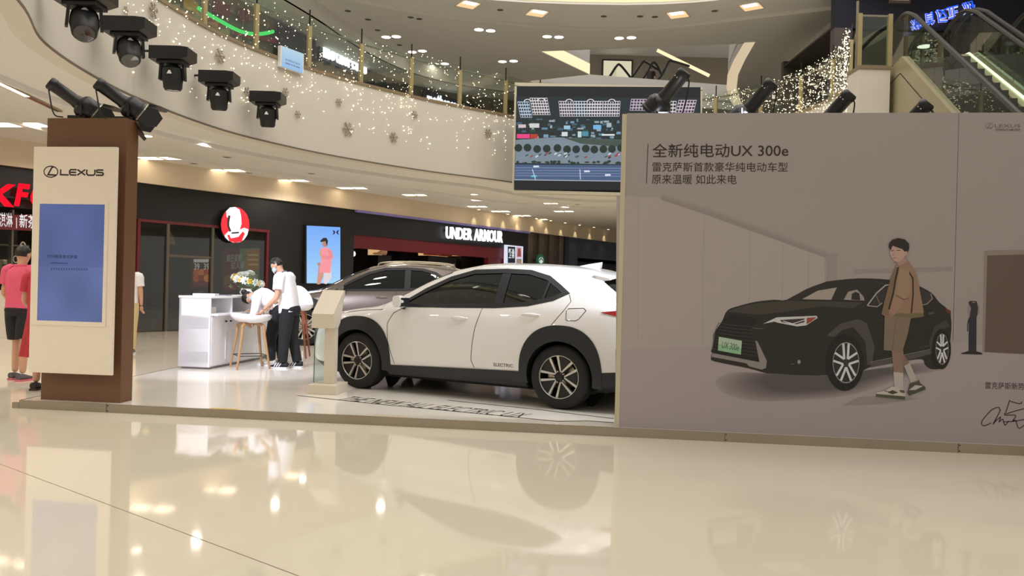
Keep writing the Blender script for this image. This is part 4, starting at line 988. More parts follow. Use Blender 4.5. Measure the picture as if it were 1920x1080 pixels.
# ================================================================ BAR STOOLS
M_wood = mat('oak_leg', (176, 136, 92), .45, noise=.15, scale=18)
def bar_stool(label, pos, rz, seat_mat, back=False, h=.66, wood=M_wood):
    t = thing('bar_stool', label, 'stool', (pos[0], pos[1], ZP), rz)
    rings = []
    prof = [(0, h - .005), (.12, h - .012), (.20, h + .0), (.245, h + .03), (.268, h + .065), (.268, h + .095), (.245, h + .108), (.18, h + .105), (.08, h + .095), (0, h + .092)]
    mb = MB()
    for r_, z in prof: rings.append([(r_ * math.cos(2 * PI * i / 28) * 1.08, r_ * math.sin(2 * PI * i / 28) * .92, z + .035 * max(0, -math.cos(2 * PI * i / 28)) * (r_ / .26) ** 2) for i in range(28)])
    if back:
        for k, (r_, z) in enumerate(prof):
            rings[k] = [(x, y, zz + (.30 * max(0, math.cos(2 * PI * i / 28 - PI / 2)) ** 1.5 if r_ > .24 else 0)) for i, (x, y, zz) in enumerate(rings[k])]
    mb.loft(rings, cap=False).build('seat', seat_mat, t, smooth=True)
    for sx in (-1, 1):
        for sy in (-1, 1):
            mb = MB(); P0, P1, P2 = Vector((sx * .06, sy * .06, h - .025)), Vector((sx * .135, sy * .135, h - .03)), Vector((sx * .225, sy * .215, 0))
            pts = [P0, P0.lerp(P1, .8), P1 + Vector((sx * .012, sy * .012, -.02))] + [P1.lerp(P2, k / 4) for k in range(1, 5)]
            mb.tube(pts, [.02, .021, .022, .021, .019, .017, .015], 8).build('leg', wood, t, smooth=True)
    k = .70; a = .135 + (.225 - .135) * k; z = (h - .03) * (1 - k); P4 = [(-a, -a, z), (a, -a, z), (a, a, z), (-a, a, z)]
    mb = MB()
    for i in range(4): mb.tube([P4[i], P4[(i + 1) % 4]], .007, 6)
    mb.build('foot_rail', M_blackm, t)
    return t
sp = (onz(450, 695) + onz(427, 690) + onz(510, 692)) / 3; SP = onz(467, 690.5)[:2] + np.array((0, .03))
bar_stool('oak bar stool with a white cushion seat in front of the counter', SP, .55, M_white)
bp = onz(560, 672); bar_stool('bar stool with white shell back and reddish legs behind the standing man', (bp[0] - .13, bp[1] + .2), .1, M_white, True, .78, mat('red_oak_leg', (150, 84, 58), .45, noise=.15))

# ================================================================ LECTERN
M_lec = mat('lectern_cream', (218, 206, 186), .4, noise=.02)
lp = onz(630, 741); lec = thing('spec_lectern', 'white slanted information lectern with glass side panel before the white car', 'lectern', (lp[0], lp[1], ZP), PR)
MB().box(-.335, 0, 0, .40, 0, .105, ch=.004).build('base', M_lec, lec)
MB().box(-.20, -.075, .14, .24, .105, .93, ch=.003).build('post', M_lec, lec)
prof = [(0.02, .74), (0.02, .90), (.36, 1.165), (.40, 1.165), (.40, 1.14), (.26, .80), (.20, .74)]
mb = MB(); n_ = len(prof); xa, xb = -.31, -.06
mb.add([(xa, y, z) for y, z in prof] + [(xb, y, z) for y, z in prof], [tuple(range(n_)), tuple(range(n_, 2 * n_))] + [(i, (i + 1) % n_, (i + 1) % n_ + n_, i + n_) for i in range(n_)])
mb.build('slanted_head', M_lec, lec)
MB().box(-.325, -.205, .17, .178, .105, .745).build('glass_panel', glass('teal_glass', (240, 247, 244), .08), lec)
for x in (-.327, -.205): MB().box(x - .003, x + .003, .168, .180, .105, .745).build('glass_edge', mat('glass_edge_teal', (86, 112, 100), .2), lec)

# ================================================================ GROUND FLOOR SHOPS (one straight row running away to the right)
FO = np.array([-10.85, 17.0]); FDV = np.array([.5764, .8172]); FNV = np.array([FDV[1], -FDV[0]]); FA_ = math.atan2(FDV[1], FDV[0])
ZF = 3.64
def fq(px, py, off=0.0):
    """photograph pixel -> (u along the shop row, z) on the plane `off` metres behind the shop front"""
    P = np.array([*(FO - FNV * off), 0]); q = onplane(px, py, P, np.array([*FNV, 0])); return float((q[:2] - FO) @ FDV), float(q[2])
def U(px, off=0.0): return fq(px, 520, off)[0]
def shop(name, label, cat='storefront'): return thing(name, label, cat, (FO[0], FO[1], 0), FA_)
bk = MB().box(-9, 46, -.1, .35, ZF, 4.3).build('wall_bulkhead', mat('bulkhead_paint', (214, 200, 178), .6), None, loc=(FO[0], FO[1], 0), rotz=FA_); tag(bk, kind='structure')
sb = MB().box(-9, 46, 6.0, 6.2, 0, 4.3).build('wall_shop_back', mat('shop_back_wall', (70, 62, 56), .7, noise=.15), None, loc=(FO[0], FO[1], 0), rotz=FA_); tag(sb, kind='structure')

class FP(Print):
    """flat artwork on a plane parallel to the shop fronts"""
    def __init__(s, off, k=0): s.off = off; s.mb = MB(); s.k = k; s.fn = lambda x, y: fq(x, y, off)
    def build(s, name, m, par):
        s.mb.v = [(x, y + s.off, z) for x, y, z in s.mb.v]; return s.mb.build(name, m, par)
def ebox(mb, c0, c1, y0, y1, off): 
    a, b = fq(*c0, off), fq(*c1, off); return mb.box(min(a[0], b[0]), max(a[0], b[0]), y0, y1, min(a[1], b[1]), max(a[1], b[1]))

# ---- restaurant with the red sign
rs = shop('restaurant_front', 'dark restaurant front with red framed glass doors behind the brown column')
zo = fq(380, 424)[1]; uE = U(503)
MB().box(-7, uE + .02, 0, .3, zo + .05, ZF).build('fascia_panel', M_dark, rs)
MB().box(uE, U(566), 0, .3, 0, ZF - .0).build('pier', M_dark, rs)
M_redf = mat('red_frame', (104, 34, 42), .4); M_grf = mat('grey_frame', (104, 98, 90), .4, .4)
MB().box(U(256), uE, -.02, .1, zo - .02, zo + .05).build('head_frame', M_redf, rs)
for px, m in ((258, M_redf), (313, M_grf), (397, M_grf), (500, M_redf)): MB().box(U(px) - .035, U(px) + .035, -.02, .1, 0, zo).build('door_mullion', m, rs)
MB().box(U(313), U(397), 0, .06, fq(350, 481)[1] - .03, fq(350, 481)[1] + .03).build('transom', M_grf, rs)
for a, b in ((258, 313), (313, 397), (397, 500)): MB().box(U(a) + .04, U(b) - .04, .03, .045, 0.02, zo - .03).build('door_glass', glass('shop_glass', (200, 205, 200), .10), rs)
MB().box(-7, U(258) - .06, 0, .2, 0, .02).build('threshold', M_grf, rs)
# interior fittings
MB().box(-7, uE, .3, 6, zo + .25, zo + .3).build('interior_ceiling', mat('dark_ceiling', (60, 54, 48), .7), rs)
MB().box(U(330), uE - .3, 4.4, 5.0, 0, 1.1).build('service_counter', mat('dark_wood', (70, 50, 38), .5, noise=.2), rs)
MB().box(U(330), uE - .3, 5.6, 5.95, 1.9, 2.7).build('menu_board', mat('menu_board', (58, 36, 30), .5, emit=.15), rs)
for px in (283, 340, 380, 455): 
    u = U(px); MB().cyl((u, 2.5, zo + .25), (u, 2.5, zo + .22), .09, n=12).build('ceiling_lamp', glow('dim_warm', (255, 214, 150), 5.0), rs)
u = U(381); sh = MB(); sh.cyl((u, 1.6, zo + .25), (u, 1.6, zo - .12), .008, n=6); sh.lathe([(.03, 0), (.12, -.16), (.15, -.36)], (u, 1.6, zo - .10), n=16); sh.build('pendant_lamp', mat('brass_shade', (150, 120, 70), .3, .7, emit=.35), rs)['kind'] = 'stuff'
# table and chairs inside
def shop_chair(label, u, v, rz):
    p = FO + FDV * u - FNV * v; t = thing('dining_chair', label, 'chair', (p[0], p[1], 0), FA_ + rz, 'chairs inside the restaurant'); m = mat('chair_brown', (88, 66, 52), .5)
    MB().box(-.2, .2, -.2, .2, .43, .46, ch=.01).build('seat', m, t); MB().box(-.2, .2, .17, .2, .62, .88, ch=.01).build('backrest', m, t)
    for a in (-.18, .18):
        for b in (-.18, .18): MB().box(a - .015, a + .015, b - .015, b + .015, 0, .9 if b > 0 else .43).build('leg', m, t)
tl = {0: 'brown dining chair behind the glass door, left of the small table', 1: 'brown dining chair behind the glass door, right of the small table', 2: 'brown dining chair deeper inside the restaurant'}
u0 = U(290)
shop_chair(tl[0], u0 - .65, 1.3, PI / 2); shop_chair(tl[1], u0 + .65, 1.3, -PI / 2); shop_chair(tl[2], U(345), 2.6, 0)
p = FO + FDV * u0 - FNV * 1.3; t = thing('dining_table', 'small square dining table behind the restaurant glass', 'table', (p[0], p[1], 0), FA_)
MB().box(-.32, .32, -.32, .32, .72, .75, ch=.005).build('table_top', mat('pale_wood', (150, 120, 90), .4), t); MB().cyl((0, 0, .02), (0, 0, .72), .03).build('pedestal', M_black, t); MB().cyl((0, 0, 0), (0, 0, .02), .22, n=20).build('foot_plate', M_black, t)
# take-away hatch on the left of the restaurant: shelf, machines, patterned counter
MB().box(-7, U(62), -.75, -.15, 0, fq(10, 545, -.75)[1]).build('hatch_counter', mat('hatch_white', (226, 218, 206), .5, noise=.25, scale=4), rs)
MB().box(-7, U(62), .8, 1.2, 0, zo).build('hatch_back', M_dark, rs)
for k, (px, w, h, m) in enumerate(((2, .45, .5, M_steel), (14, .25, .3, mat('box_orange', (170, 100, 50), .5)), (26, .3, .42, M_grf))): MB().box(U(px) - w / 2, U(px) + w / 2, .25, .7, 1.15, 1.15 + h, ch=.02).build('machine', m, rs)
for z in (1.12, 1.95): MB().box(-7, U(62), .2, .8, z, z + .03).build('hatch_shelf', M_grf, rs)
MB().box(U(20) - .02, U(20) + .02, -.05, .1, 0, zo).build('hatch_mullion', M_grf, rs)
bn = FP(-.10); bn.poly([(-90, 405), (64, 402), (64, 433), (-90, 426)], lin((104, 26, 38))); bn.build('banner_face', M_print, rs)
ebox(MB(), (-90, 404), (64, 428), -.095, -.02, -.1).build('banner_box', M_redf, rs)
bt = FP(-.10, 6); bt.text('冰淇淋', (-14, 425), (24, 426), .30, (1, 1, 1), bold=.01).text('新茶饮', (36, 427), (84, 430), .30, (1, 1, 1), bold=.01).line([(31, 408), (31, 428)], .02, (.8, .7, .7)); bt.build('banner_lettering', colmat('banner_white', .8), rs)
ic = FP(.15, 2); ic.text('ICE', (22, 493), (38, 493), .16, lin((200, 190, 180))); ic.line(ring_pts(43, 470, 6, 16, 24), .03, lin((190, 180, 170)), True); ic.build('hatch_graphic', M_print, rs)
# red channel letters
sg = thing('letter_sign', 'big red glowing letters on the dark restaurant fascia at the left edge', 'sign', (FO[0], FO[1], 0), FA_)
M_redglow = glow('red_letter', (255, 22, 44), 1.15)
for body, a, b, y0, y1 in (('K', (-22, 384.5), (24, 384.5), 384, 341), ('F', (26, 386), (46, 386), 386, 343), ('C', (53, 387), (84, 387), 387, 345)):
    A, B = fq(*a, -.14), fq(*b, -.14); h = abs(fq(a[0], y1, -.14)[1] - fq(a[0], y0, -.14)[1]); mb = MB()
    add_text(mb, body, lambda u, v, t: (A[0] + u, -.14 - t, A[1] + v), B[0] - A[0], h, bold=.035, thick=.06, slant=.16); mb.build('letter', M_redglow, sg); 
ebox(MB(), (-40, 366), (84, 374), -.13, -.0, -.13).build('mounting_rail', M_dark, sg)
# round portrait sign
rd = thing('round_sign', 'round red and white lit sign with an aproned bust on the dark fascia', 'sign', (FO[0], FO[1], 0), FA_)
cu, cz = fq(441, 421.5, -.12); rx = (U(468, -.12) - U(414, -.12)) / 2; rz = abs(fq(441, 388)[1] - fq(441, 455)[1]) / 2
mb = MB(); rg = lambda y, k: [(cu + rx * k * math.cos(2 * PI * i / 40), y, cz + rz * k * math.sin(2 * PI * i / 40)) for i in range(40)]
mb.loft([rg(0, .96), rg(-.10, .96), rg(-.115, 1.0), rg(-.12, 1.0)]); mb.build('sign_box', M_dark, rd)
art = FP(-.122, 0); RED = lin((236, 28, 46)); WHT = (.95, .95, .95); BLK = (.01, .01, .012)
art.ell(441, 421.5, 26.5, 33.5, RED, n=40)
art.poly([(421, 441), (428, 434), (434, 431), (448, 431), (458, 427), (466, 430), (464, 440), (458, 449), (450, 454), (438, 455), (428, 451), (422, 445)], WHT)
art.poly([(431, 412), (428, 424), (433, 436), (440, 440), (449, 432), (453, 420), (452, 404), (445, 398), (433, 400)], WHT)
art.poly([(425, 407), (424, 396), (431, 389), (441, 388), (449, 393), (452, 404), (446, 402), (434, 401), (429, 410)], WHT)
art.poly([(426, 441), (430, 440), (433, 447), (447, 444), (455, 434), (459, 438), (453, 453), (440, 455), (430, 452)], RED)
art.line([(434, 437), (448, 436)], .04, BLK)
art.line([(430, 404), (428, 412), (428, 424), (432, 434)], .06, BLK)
art.build('sign_face', colmat('lit_sign_face', 1.25), rd)
# lit menu poster and promo stand behind the glass
mp = FP(.12); mp.poly([(357, 477), (398, 477), (398, 541), (357, 541)], lin((52, 18, 20))); mp.poly([(363, 486), (393, 486), (393, 492), (363, 492)], lin((240, 220, 215)))
for i, c in enumerate(((210, 92, 30), (230, 120, 40), (190, 60, 26), (214, 84, 30), (160, 40, 24), (236, 140, 60))): mp.ell(368 + (i % 3) * 10, 511 + (i // 3) * 11, 6.5, 7, lin(c), n=12)
mp.text('39', (364, 506), (374, 506), .17, lin((250, 236, 220)), bold=.01).text('39', (382, 506), (392, 506), .17, lin((250, 236, 220)), bold=.01); mp.poly([(361, 529), (394, 529), (394, 537), (361, 537)], lin((120, 22, 26)))
ebox(MB(), (356, 476), (399, 542), .13, .19, .13).build('poster_case', M_black, rs); mp.build('menu_poster', colmat('dim_lit', .75), rs)
pr = FP(.9); pr.poly([(417, 466), (450, 466), (448, 545), (418, 545)], lin((96, 22, 28))).poly([(450, 466), (487, 465), (486, 545), (448, 545)], lin((120, 138, 104))).poly([(462, 468), (487, 468), (486, 507), (461, 508)], lin((196, 128, 40)))
pr.text('疯狂星期', (424, 492), (452, 490), .22, lin((220, 210, 200)), slant=.2).text('双人餐', (432, 505), (458, 503), .2, lin((220, 210, 200)), slant=.2).ell(430, 528, 11, 13, lin((150, 108, 50))).ell(470, 525, 13, 14, lin((210, 206, 180))).ell(433, 538, 12, 8, lin((140, 30, 44)))
for k in range(3): pr.line([(465, 478 + 9 * k), (484, 478 + 9 * k)], .05, lin((240, 210, 120)))
ebox(MB(), (416, 465), (488, 546), .91, .95, .9).build('promo_stand', M_black, rs); pr.build('promo_poster', colmat('dim_lit2', .45), rs)
for px in (425, 480): MB().box(U(px, .93) - .02, U(px, .93) + .02, .91, .95, 0, .6).build('promo_leg', M_black, rs)

# ---- sportswear shop
ss = shop('sportswear_front', 'black sportswear shop front with red header and lit shoe displays')
uL, uS, uR = U(566), U(662), U(988)
zs_ = fq(760, 433)[1] - .28
MB().box(uL, uS, 0, .5, 0, ZF).build('pier', mat('black_pier', (11, 12, 17), .5), ss)
MB().box(uS, uR, 0, .3, zs_, ZF).build('fascia_panel', mat('black_fascia', (10, 11, 17), .4), ss)
MB().box(U(946), uR, 0, .4, 0, zs_).build('pier', mat('black_pier', (11, 12, 17), .5), ss)
MB().box(uS, U(946), .05, .25, zs_ - .42, zs_).build('red_header', mat('dark_red_panel', (92, 14, 26), .35, emit=.15), ss)
MB().box(U(918), U(946), .1, .3, 0, zs_ - .42).build('red_jamb', mat('dark_red_panel', (92, 14, 26), .35, emit=.15), ss)
MB().box(uS, uR, -.12, 0.0, ZF - .07, ZF).build('violet_lit_ledge', mat('violet_lit_ledge', (120, 112, 170), .4, emit=.15), ss)  # violet light on the ledge is put into its colour and faint glow
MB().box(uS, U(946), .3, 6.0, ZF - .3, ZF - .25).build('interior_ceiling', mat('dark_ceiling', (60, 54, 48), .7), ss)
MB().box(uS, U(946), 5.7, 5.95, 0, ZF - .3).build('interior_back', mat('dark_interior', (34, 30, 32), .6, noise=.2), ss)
for px in (700, 770, 840, 900): MB().cyl((U(px), 2.2, ZF - .3), (U(px), 2.2, ZF - .33), .1, n=12).build('ceiling_lamp', glow('dim_warm', (255, 214, 150), 5.0), ss)
def display(px0, py0, px1, py1, cols, lb):
    d = thing('shoe_display', lb, 'display', (FO[0], FO[1], 0), FA_, 'lit shoe displays in the sportswear shop'); a, b = fq(px0, py1, 1.0), fq(px1, py0, 1.0)
    MB().box(a[0], b[0], 1.0, 1.5, 0, a[1]).build('plinth', M_black, d); MB().box(a[0], b[0], 1.45, 1.5, a[1], b[1]).build('lit_back', glow('display_back', (236, 190, 130), .8), d)
    MB().box(a[0], b[0], 1.0, 1.45, b[1] - .03, b[1]).build('canopy', M_black, d)
    for k, c in enumerate(cols):
        cx = a[0] + (b[0] - a[0]) * (k + .5) / len(cols); w = (b[0] - a[0]) / len(cols) * .42; h = (b[1] - a[1]) * .5; mb = MB(); rings = []
        for i in range(8):
            t = i / 7; x = cx - w + 2 * w * t; top = h * (.28 + .72 * max(0, (t - .35) / .65) ** .8) if t > .35 else h * (.2 + .25 * t); rings.append([(x, 1.22 + .1 * math.cos(q) * (1 - .3 * t), a[1] + .02 + top * (.5 + .5 * math.sin(q))) for q in [2 * PI * m / 10 for m in range(10)]])
        mb.loft(rings).build('shoe', mat('shoe_%d' % c[0], c, .5, emit=.25), d, smooth=True)
display(709, 445, 735, 478, [(206, 150, 112)], 'lit display with one tan shoe, leftmost in the sportswear shop')
display(803, 452, 857, 479, [(176, 66, 52), (150, 60, 44)], 'wide lit display with two reddish shoes under the white letters')
display(866, 459, 908, 480, [(226, 44, 34)], 'lit display with one bright red shoe near the red jamb')
LT = thing('letter_sign', 'white glowing capital letters on the black sportswear fascia', 'sign', (FO[0], FO[1], 0), FA_)
for body, a, b in (('UNDER', (835, 447), (885, 450.5)), ('ARMOUR', (888, 451), (942, 455))):
    A, B = fq(*a, -.1), fq(*b, -.1); h = abs(fq(a[0], a[1] - 22.5, -.1)[1] - A[1]); n = len(body); d = Vector((B[0] - A[0], B[1] - A[1])); 
    wid = [float(np.ptp(text_raw(c, .02, 0.02, 3)[0][:, 0])) + .07 for c in body]; tot = sum(wid); x = 0
    for chx, w in zip(body, wid):
        mb = MB(); x0 = A[0] + d.x * x / tot; z0 = A[1] + d.y * x / tot; add_text(mb, chx, lambda u, v, t: (x0 + u, -.10 - t, z0 + v), d.x * (w - .07) / tot, h, bold=.02, thick=.05); mb.build('letter', M_coolw, LT); x += w
a, b = fq(835, 446, -.05), fq(942, 430, -.05); MB().box(a[0], b[0], -.1, -.0, (a[1] + b[1]) / 2 - .03, (a[1] + b[1]) / 2 + .03).build('mounting_rail', M_dark, LT)
adb = thing('light_box', 'tall blue light box showing a runner in pink on the black pier', 'light box', (FO[0], FO[1], 0), FA_)
ebox(MB(), (574, 421), (639, 533), -.1, 0, -.1).build('case', M_black, adb)
ad = FP(-.1); 
for k in range(12): ad.poly([(575, 423 + k * 9), (638, 426 + k * 8.8), (638, 426 + (k + 1) * 8.8), (575, 423 + (k + 1) * 9)], lin((118 + k * 4, 172 + k * 3.4, 248)))
ad.poly([(597, 500), (607, 500), (606, 518), (600, 533), (594, 533)], lin((206, 150, 130))).poly([(609, 500), (620, 502), (622, 520), (612, 533), (606, 531)], lin((222, 214, 222)))
ad.poly([(600, 468), (606, 464), (614, 464), (622, 470), (622, 490), (619, 512), (598, 511), (602, 490)], lin((246, 150, 160))).poly([(600, 468), (604, 478), (612, 484), (608, 487), (599, 480)], lin((214, 160, 140)))
ad.poly([(614, 466), (622, 470), (625, 484), (614, 487), (603, 482), (604, 478), (616, 480)], lin((236, 138, 150))).poly([(594, 494), (599, 491), (602, 497), (597, 500)], lin((190, 140, 130)))
ad.ell(609, 456, 5, 7, lin((186, 134, 116)), n=16).poly([(600, 452), (606, 446), (612, 446), (615, 452), (613, 462), (610, 452), (602, 454)], lin((28, 26, 36)))
for sx_2 in (-1, 1): ad.poly([(629.5 + 6 * sx_2, 431), (629.5 + 2 * sx_2, 433), (629.5 + 1 * sx_2, 436), (629.5 + 2 * sx_2, 438), (629.5 + 6 * sx_2, 441), (629.5 + 4 * sx_2, 436)], lin((12, 16, 60)))
ad.build('poster_face', colmat('lit_poster', 1.0), adb)
vb = thing('light_box', 'small white framed light box on the black pier right of the letters', 'light box', (FO[0], FO[1], 0), FA_)
ebox(MB(), (949, 459), (980, 499), -.1, 0, -.1).build('case', glow('white_case', (226, 226, 246), 1.0), vb)
v = FP(-.1, 1); v.poly([(952, 462), (966, 463), (966, 493), (952, 493)], lin((22, 26, 40))).poly([(968, 463), (978, 464), (978, 483), (968, 483)], lin((200, 160, 164))).poly([(968, 485), (978, 485), (978, 495), (968, 495)], lin((150, 130, 110))).poly([(971, 466), (976, 466), (977, 481), (970, 481)], lin((150, 70, 72)))
v.text('新品', (953.5, 475), (964.5, 476), .2, (.9, .95, 1), bold=.02).text('上市', (953.5, 484), (964.5, 485), .2, (.9, .95, 1), bold=.02); v.build('poster_face', colmat('lit_poster', 1.0), vb)
# mannequin in red
mp_ = FO + FDV * U(785, 2.4) - FNV * 2.4; mq = thing('mannequin', 'mannequin in a red top standing inside the sportswear shop', 'mannequin', (mp_[0], mp_[1], 0), FA_)
mb = MB(); mb.lathe([(.0, 1.43), (.06, 1.42), (.16, 1.36), (.17, 1.2), (.13, 1.02), (.16, .86), (0, .84)], n=16); mb.build('red_top', mat('red_cloth', (170, 30, 44), .6), mq, smooth=True)
MB().ball((0, 0, 1.62), .085, .1, .12).build('head', mat('mannequin_skin', (206, 170, 150), .4), mq, smooth=True); MB().cyl((0, 0, 1.4), (0, 0, 1.52), .05).build('neck', mat('mannequin_skin', (206, 170, 150), .4), mq, smooth=True)
for s_ in (-1, 1): MB().tube([(s_ * .18, 0, 1.34), (s_ * .24, -.02, 1.1), (s_ * .15, -.16, 1.0)], [.05, .045, .035], 8).build('arm', mat('mannequin_skin', (206, 170, 150), .4), mq, smooth=True); MB().tube([(s_ * .09, 0, .86), (s_ * .1, 0, .45), (s_ * .1, 0, .0)], [.085, .06, .045], 8).build('leg', M_ink, mq, smooth=True)
sq = FP(.4, 1); sq.text('~~~~', (663, 457), (684, 457.5), .10, (1, 1, 1), bold=.05); sq.ell(664, 476, 3, 5, (1, 1, 1), n=10); sq.build('wall_graphic', colmat('lit_poster', 1.0), ss)

# ---- coffee shop and navy shop further down
cs = shop('coffee_shop_front', 'grey brown coffee shop front with tall panels right of the sportswear shop')
uC = U(1056)
for i in range(7):
    a = uR + (uC - uR) * i / 7; b = uR + (uC - uR) * (i + 1) / 7; MB().box(a + .02, b - .02, .0 + .06 * (i % 2), .4, 0, ZF).build('wall_panel', mat('taupe_panel_%d' % (i % 2), ((92, 82, 76), (74, 66, 62))[i % 2], .5, noise=.12), cs)
rn = thing('round_sign', 'tiny round green and white sign on the coffee shop panels', 'sign', (FO[0], FO[1], 0), FA_)
c_, z_ = fq(1014.5, 488, -.4); mb = MB(); mb.loft([[(c_ + .26 * math.cos(q), y, z_ + .26 * math.sin(q)) for q in [2 * PI * i / 24 for i in range(24)]] for y in (-.33, -.40)]); mb.build('sign_disc', mat('sign_green', (22, 92, 62), .4, emit=.4), rn)
g_ = FP(-.40, 1); g_.ell(1014.5, 488, 4.2, 6.0, lin((225, 235, 230)), n=14).line([(1011, 489), (1014.5, 484), (1018, 489)], .06, lin((22, 92, 62))); g_.build('sign_face', colmat('lit_sign_dim', .8), rn)
MB().box(c_ - .03, c_ + .03, -.34, .05, z_ - .03, z_ + .03).build('bracket', M_black, rn)
nv = shop('navy_front', 'navy blue shop front with a dark opening at the far end of the row')
MB().box(uC, uC + .35, -.05, .4, 0, ZF).build('pier', M_navy, nv); MB().box(uC + .35, 46, 0, .3, 2.75, ZF).build('fascia_panel', mat('slate_blue_panel', (52, 66, 90), .45, noise=.1), nv); MB().box(uC + .35, U(1082), 0, .3, 0, 2.75).build('side_panel', mat('slate_blue_panel', (52, 66, 90), .45), nv)
MB().box(U(1082), 46, 2.5, 2.7, 0, 2.75).build('interior_back', M_navy, nv); MB().box(U(1100), U(1125), 1.0, 1.6, 0, 1.2).build('display_table', mat('magenta_cloth', (150, 40, 76), .6), nv)
# bulkhead wall washers on the right half (real small spots under the ceiling)
for i in range(10):
    px = 898 + i * 27; u = U(px, -.4); p = FO + FDV * u + FNV * .32
    t = thing('wall_washer', ('first', 'second', 'third', 'fourth', 'fifth', 'sixth', 'seventh', 'eighth', 'ninth', 'tenth')[i] + ' small wall washer lamp from the left in the row above the far shops', 'ceiling light', (p[0], p[1], 4.205), FA_, 'wall washers above the far shops')
    MB().cyl((0, 0, -.012), (0, 0, .01), .075, n=16).build('trim_ring', M_white, t); MB().cyl((0, 0, -.016), (0, 0, -.011), .05, n=16).build('lamp', glow('washer_lamp', (255, 226, 170), 6), t)
    q = FO + FDV * u + FNV * .1; spot('washer_%d' % i, (p[0], p[1], 4.17), (q[0], q[1], 3.55), 16, (1, .84, .55), .75, .7, .03)

# ================================================================ CEILING LAMPS
M_lampbox = glow('strip_lamp', (255, 230, 196), 5.5)
def strip_lamp(px0, px1, py, lb, z=ZB + .02, d=.42):
    a, b = onz(px0, py, z), onz(px1, py, z); w = float(np.linalg.norm(b - a)); c = (a + b) / 2
    t = thing('ceiling_strip_light', lb, 'ceiling light', (c[0], c[1], z), math.atan2(b[1] - a[1], b[0] - a[0]), 'recessed strip lights of the lower ceiling'); d = min(d, w * .55)
    mb = MB()
    for x0, x1, y0, y1 in ((-w / 2 - .03, w / 2 + .03, -d / 2 - .03, -d / 2), (-w / 2 - .03, w / 2 + .03, d / 2, d / 2 + .03), (-w / 2 - .03, -w / 2, -d / 2, d / 2), (w / 2, w / 2 + .03, -d / 2, d / 2)): mb.box(x0, x1, y0, y1, -.015, .0)
    mb.build('frame', M_white, t)['kind'] = 'stuff'
    for s_ in (-1, 1): MB().box(min(s_ * w * .06, s_ * w / 2), max(s_ * w * .06, s_ * w / 2), -d / 2, d / 2, -.008, -.002).build('lamp', M_lampbox, t)
SL = [(-22, 85, 233, 'warm strip light in the lower ceiling at the left picture edge by the column'), (262, 340, 296, 'warm strip light in the lower ceiling just right of the brown column'), (388, 455, 319, 'third warm strip light of the long row right of the brown column'), (515, 575, 338, 'fourth warm strip light of the long row, above the blue light box'),
      (635, 685, 352, 'fifth warm strip light of the long row, left of the white letters'), (757, 798, 365, 'sixth warm strip light of the long row, above the red header'), (878, 912, 387, 'strip light above the first white letters, in the far row'), (922, 955, 396, 'strip light above the last white letters, in the far row'),
      (964, 994, 404, 'strip light above the coffee shop, second last of the far row'), (998, 1026, 411, 'strip light above the coffee shop, last of the far row'), (885, 918, 375, 'far strip light left of the hanging screen, nearer than the row'), (1020, 1046, 381, 'far strip light just under the hanging screen'), (1040, 1075, 396, 'far strip light beside the poster wall edge')]
for a in SL: strip_lamp(*a)
def downlight(px, py, z, r, lb, grp, strength=None):
    c = onz(px, py, z); t = thing('downlight', lb, 'ceiling light', (c[0], c[1], z), 0, grp)
    MB().lathe([(r * 1.25, 0), (r * 1.25, -.012), (r, -.016), (r, -.004)], n=20).build('trim_ring', M_white, t); MB().cyl((0, 0, -.010), (0, 0, -.004), r, n=20).build('lamp', glow('downlight_lamp', (255, 240, 214), 9.0), t)
for px, py, w_ in ((275, 254, 'just right of the brown column top'), (889, 364, 'left of the far strip lights by the hanging screen'), (1026, 416, 'in the bulkhead row, first from the left'), (1053, 420.5, 'in the bulkhead row, second from the left'), (1079, 424, 'in the bulkhead row, third from the left'), (1105, 428, 'in the bulkhead row, nearest the poster wall')): downlight(px, py, ZB + .02, .11, 'small round downlight ' + w_, 'round downlights of the lower ceiling')
PAIRS = (((724, 69), (743, 68), 'of downlights above the larger upstairs lettering'), ((773, 97), (792, 95), 'second along the soffit line'), ((816, 120), (834, 119), 'third along the soffit line'), ((898, 55), (920, 57), 'left of the screen, right under the ring lip'), ((942, 115), (963, 114), 'right above the left corner of the hanging screen'), ((1026, 68), (1048, 69), 'above the middle of the hanging screen'), ((1161, 71), (1184, 70), 'just above the skylit opening'), ((910, 167), (925, 166), 'beside the left frame of the hanging screen'))
for A_, B_, w_ in PAIRS:
    for (px, py), s_ in ((A_, 'left'), (B_, 'right')): downlight(px, py, ZC, .15, s_ + ' one of the pair ' + w_, 'paired downlights of the upper ceiling')
for i, (px, py, rz) in enumerate(((878, 8, .5), (1007, 24, .35), (1271, 27, -.45), (1409, 12, -.6), (1690, -2, -.6))):
    c = onz(px, py, ZC); t = thing('square_ceiling_light', ['square warm light first from the left between ring lip and cove', 'square warm light second from the left, above the hanging screen', 'square warm light third, above the skylit opening', 'square warm light fourth, above the curved white band', 'square warm light at the top edge above the escalators'][i], 'ceiling light', (c[0], c[1], ZC), rz, 'square lights of the upper ceiling')
    mb = MB(); s = .30
    for x0, x1, y0, y1 in ((-s, s, -s, -s + .03), (-s, s, s - .03, s), (-s, -s + .03, -s, s), (s - .03, s, -s, s)): mb.box(x0, x1, y0, y1, -.02, 0)
    mb.build('frame', M_white, t)['kind'] = 'stuff'; MB().box(-s + .03, s - .03, -s + .03, s - .03, -.012, -.004).build('reflector', glow('warm_reflector', (250, 206, 150), 1.1), t); MB().box(-.2, .2, -s + .05, -.02, -.018, -.012).build('lamp', M_lampbox, t)
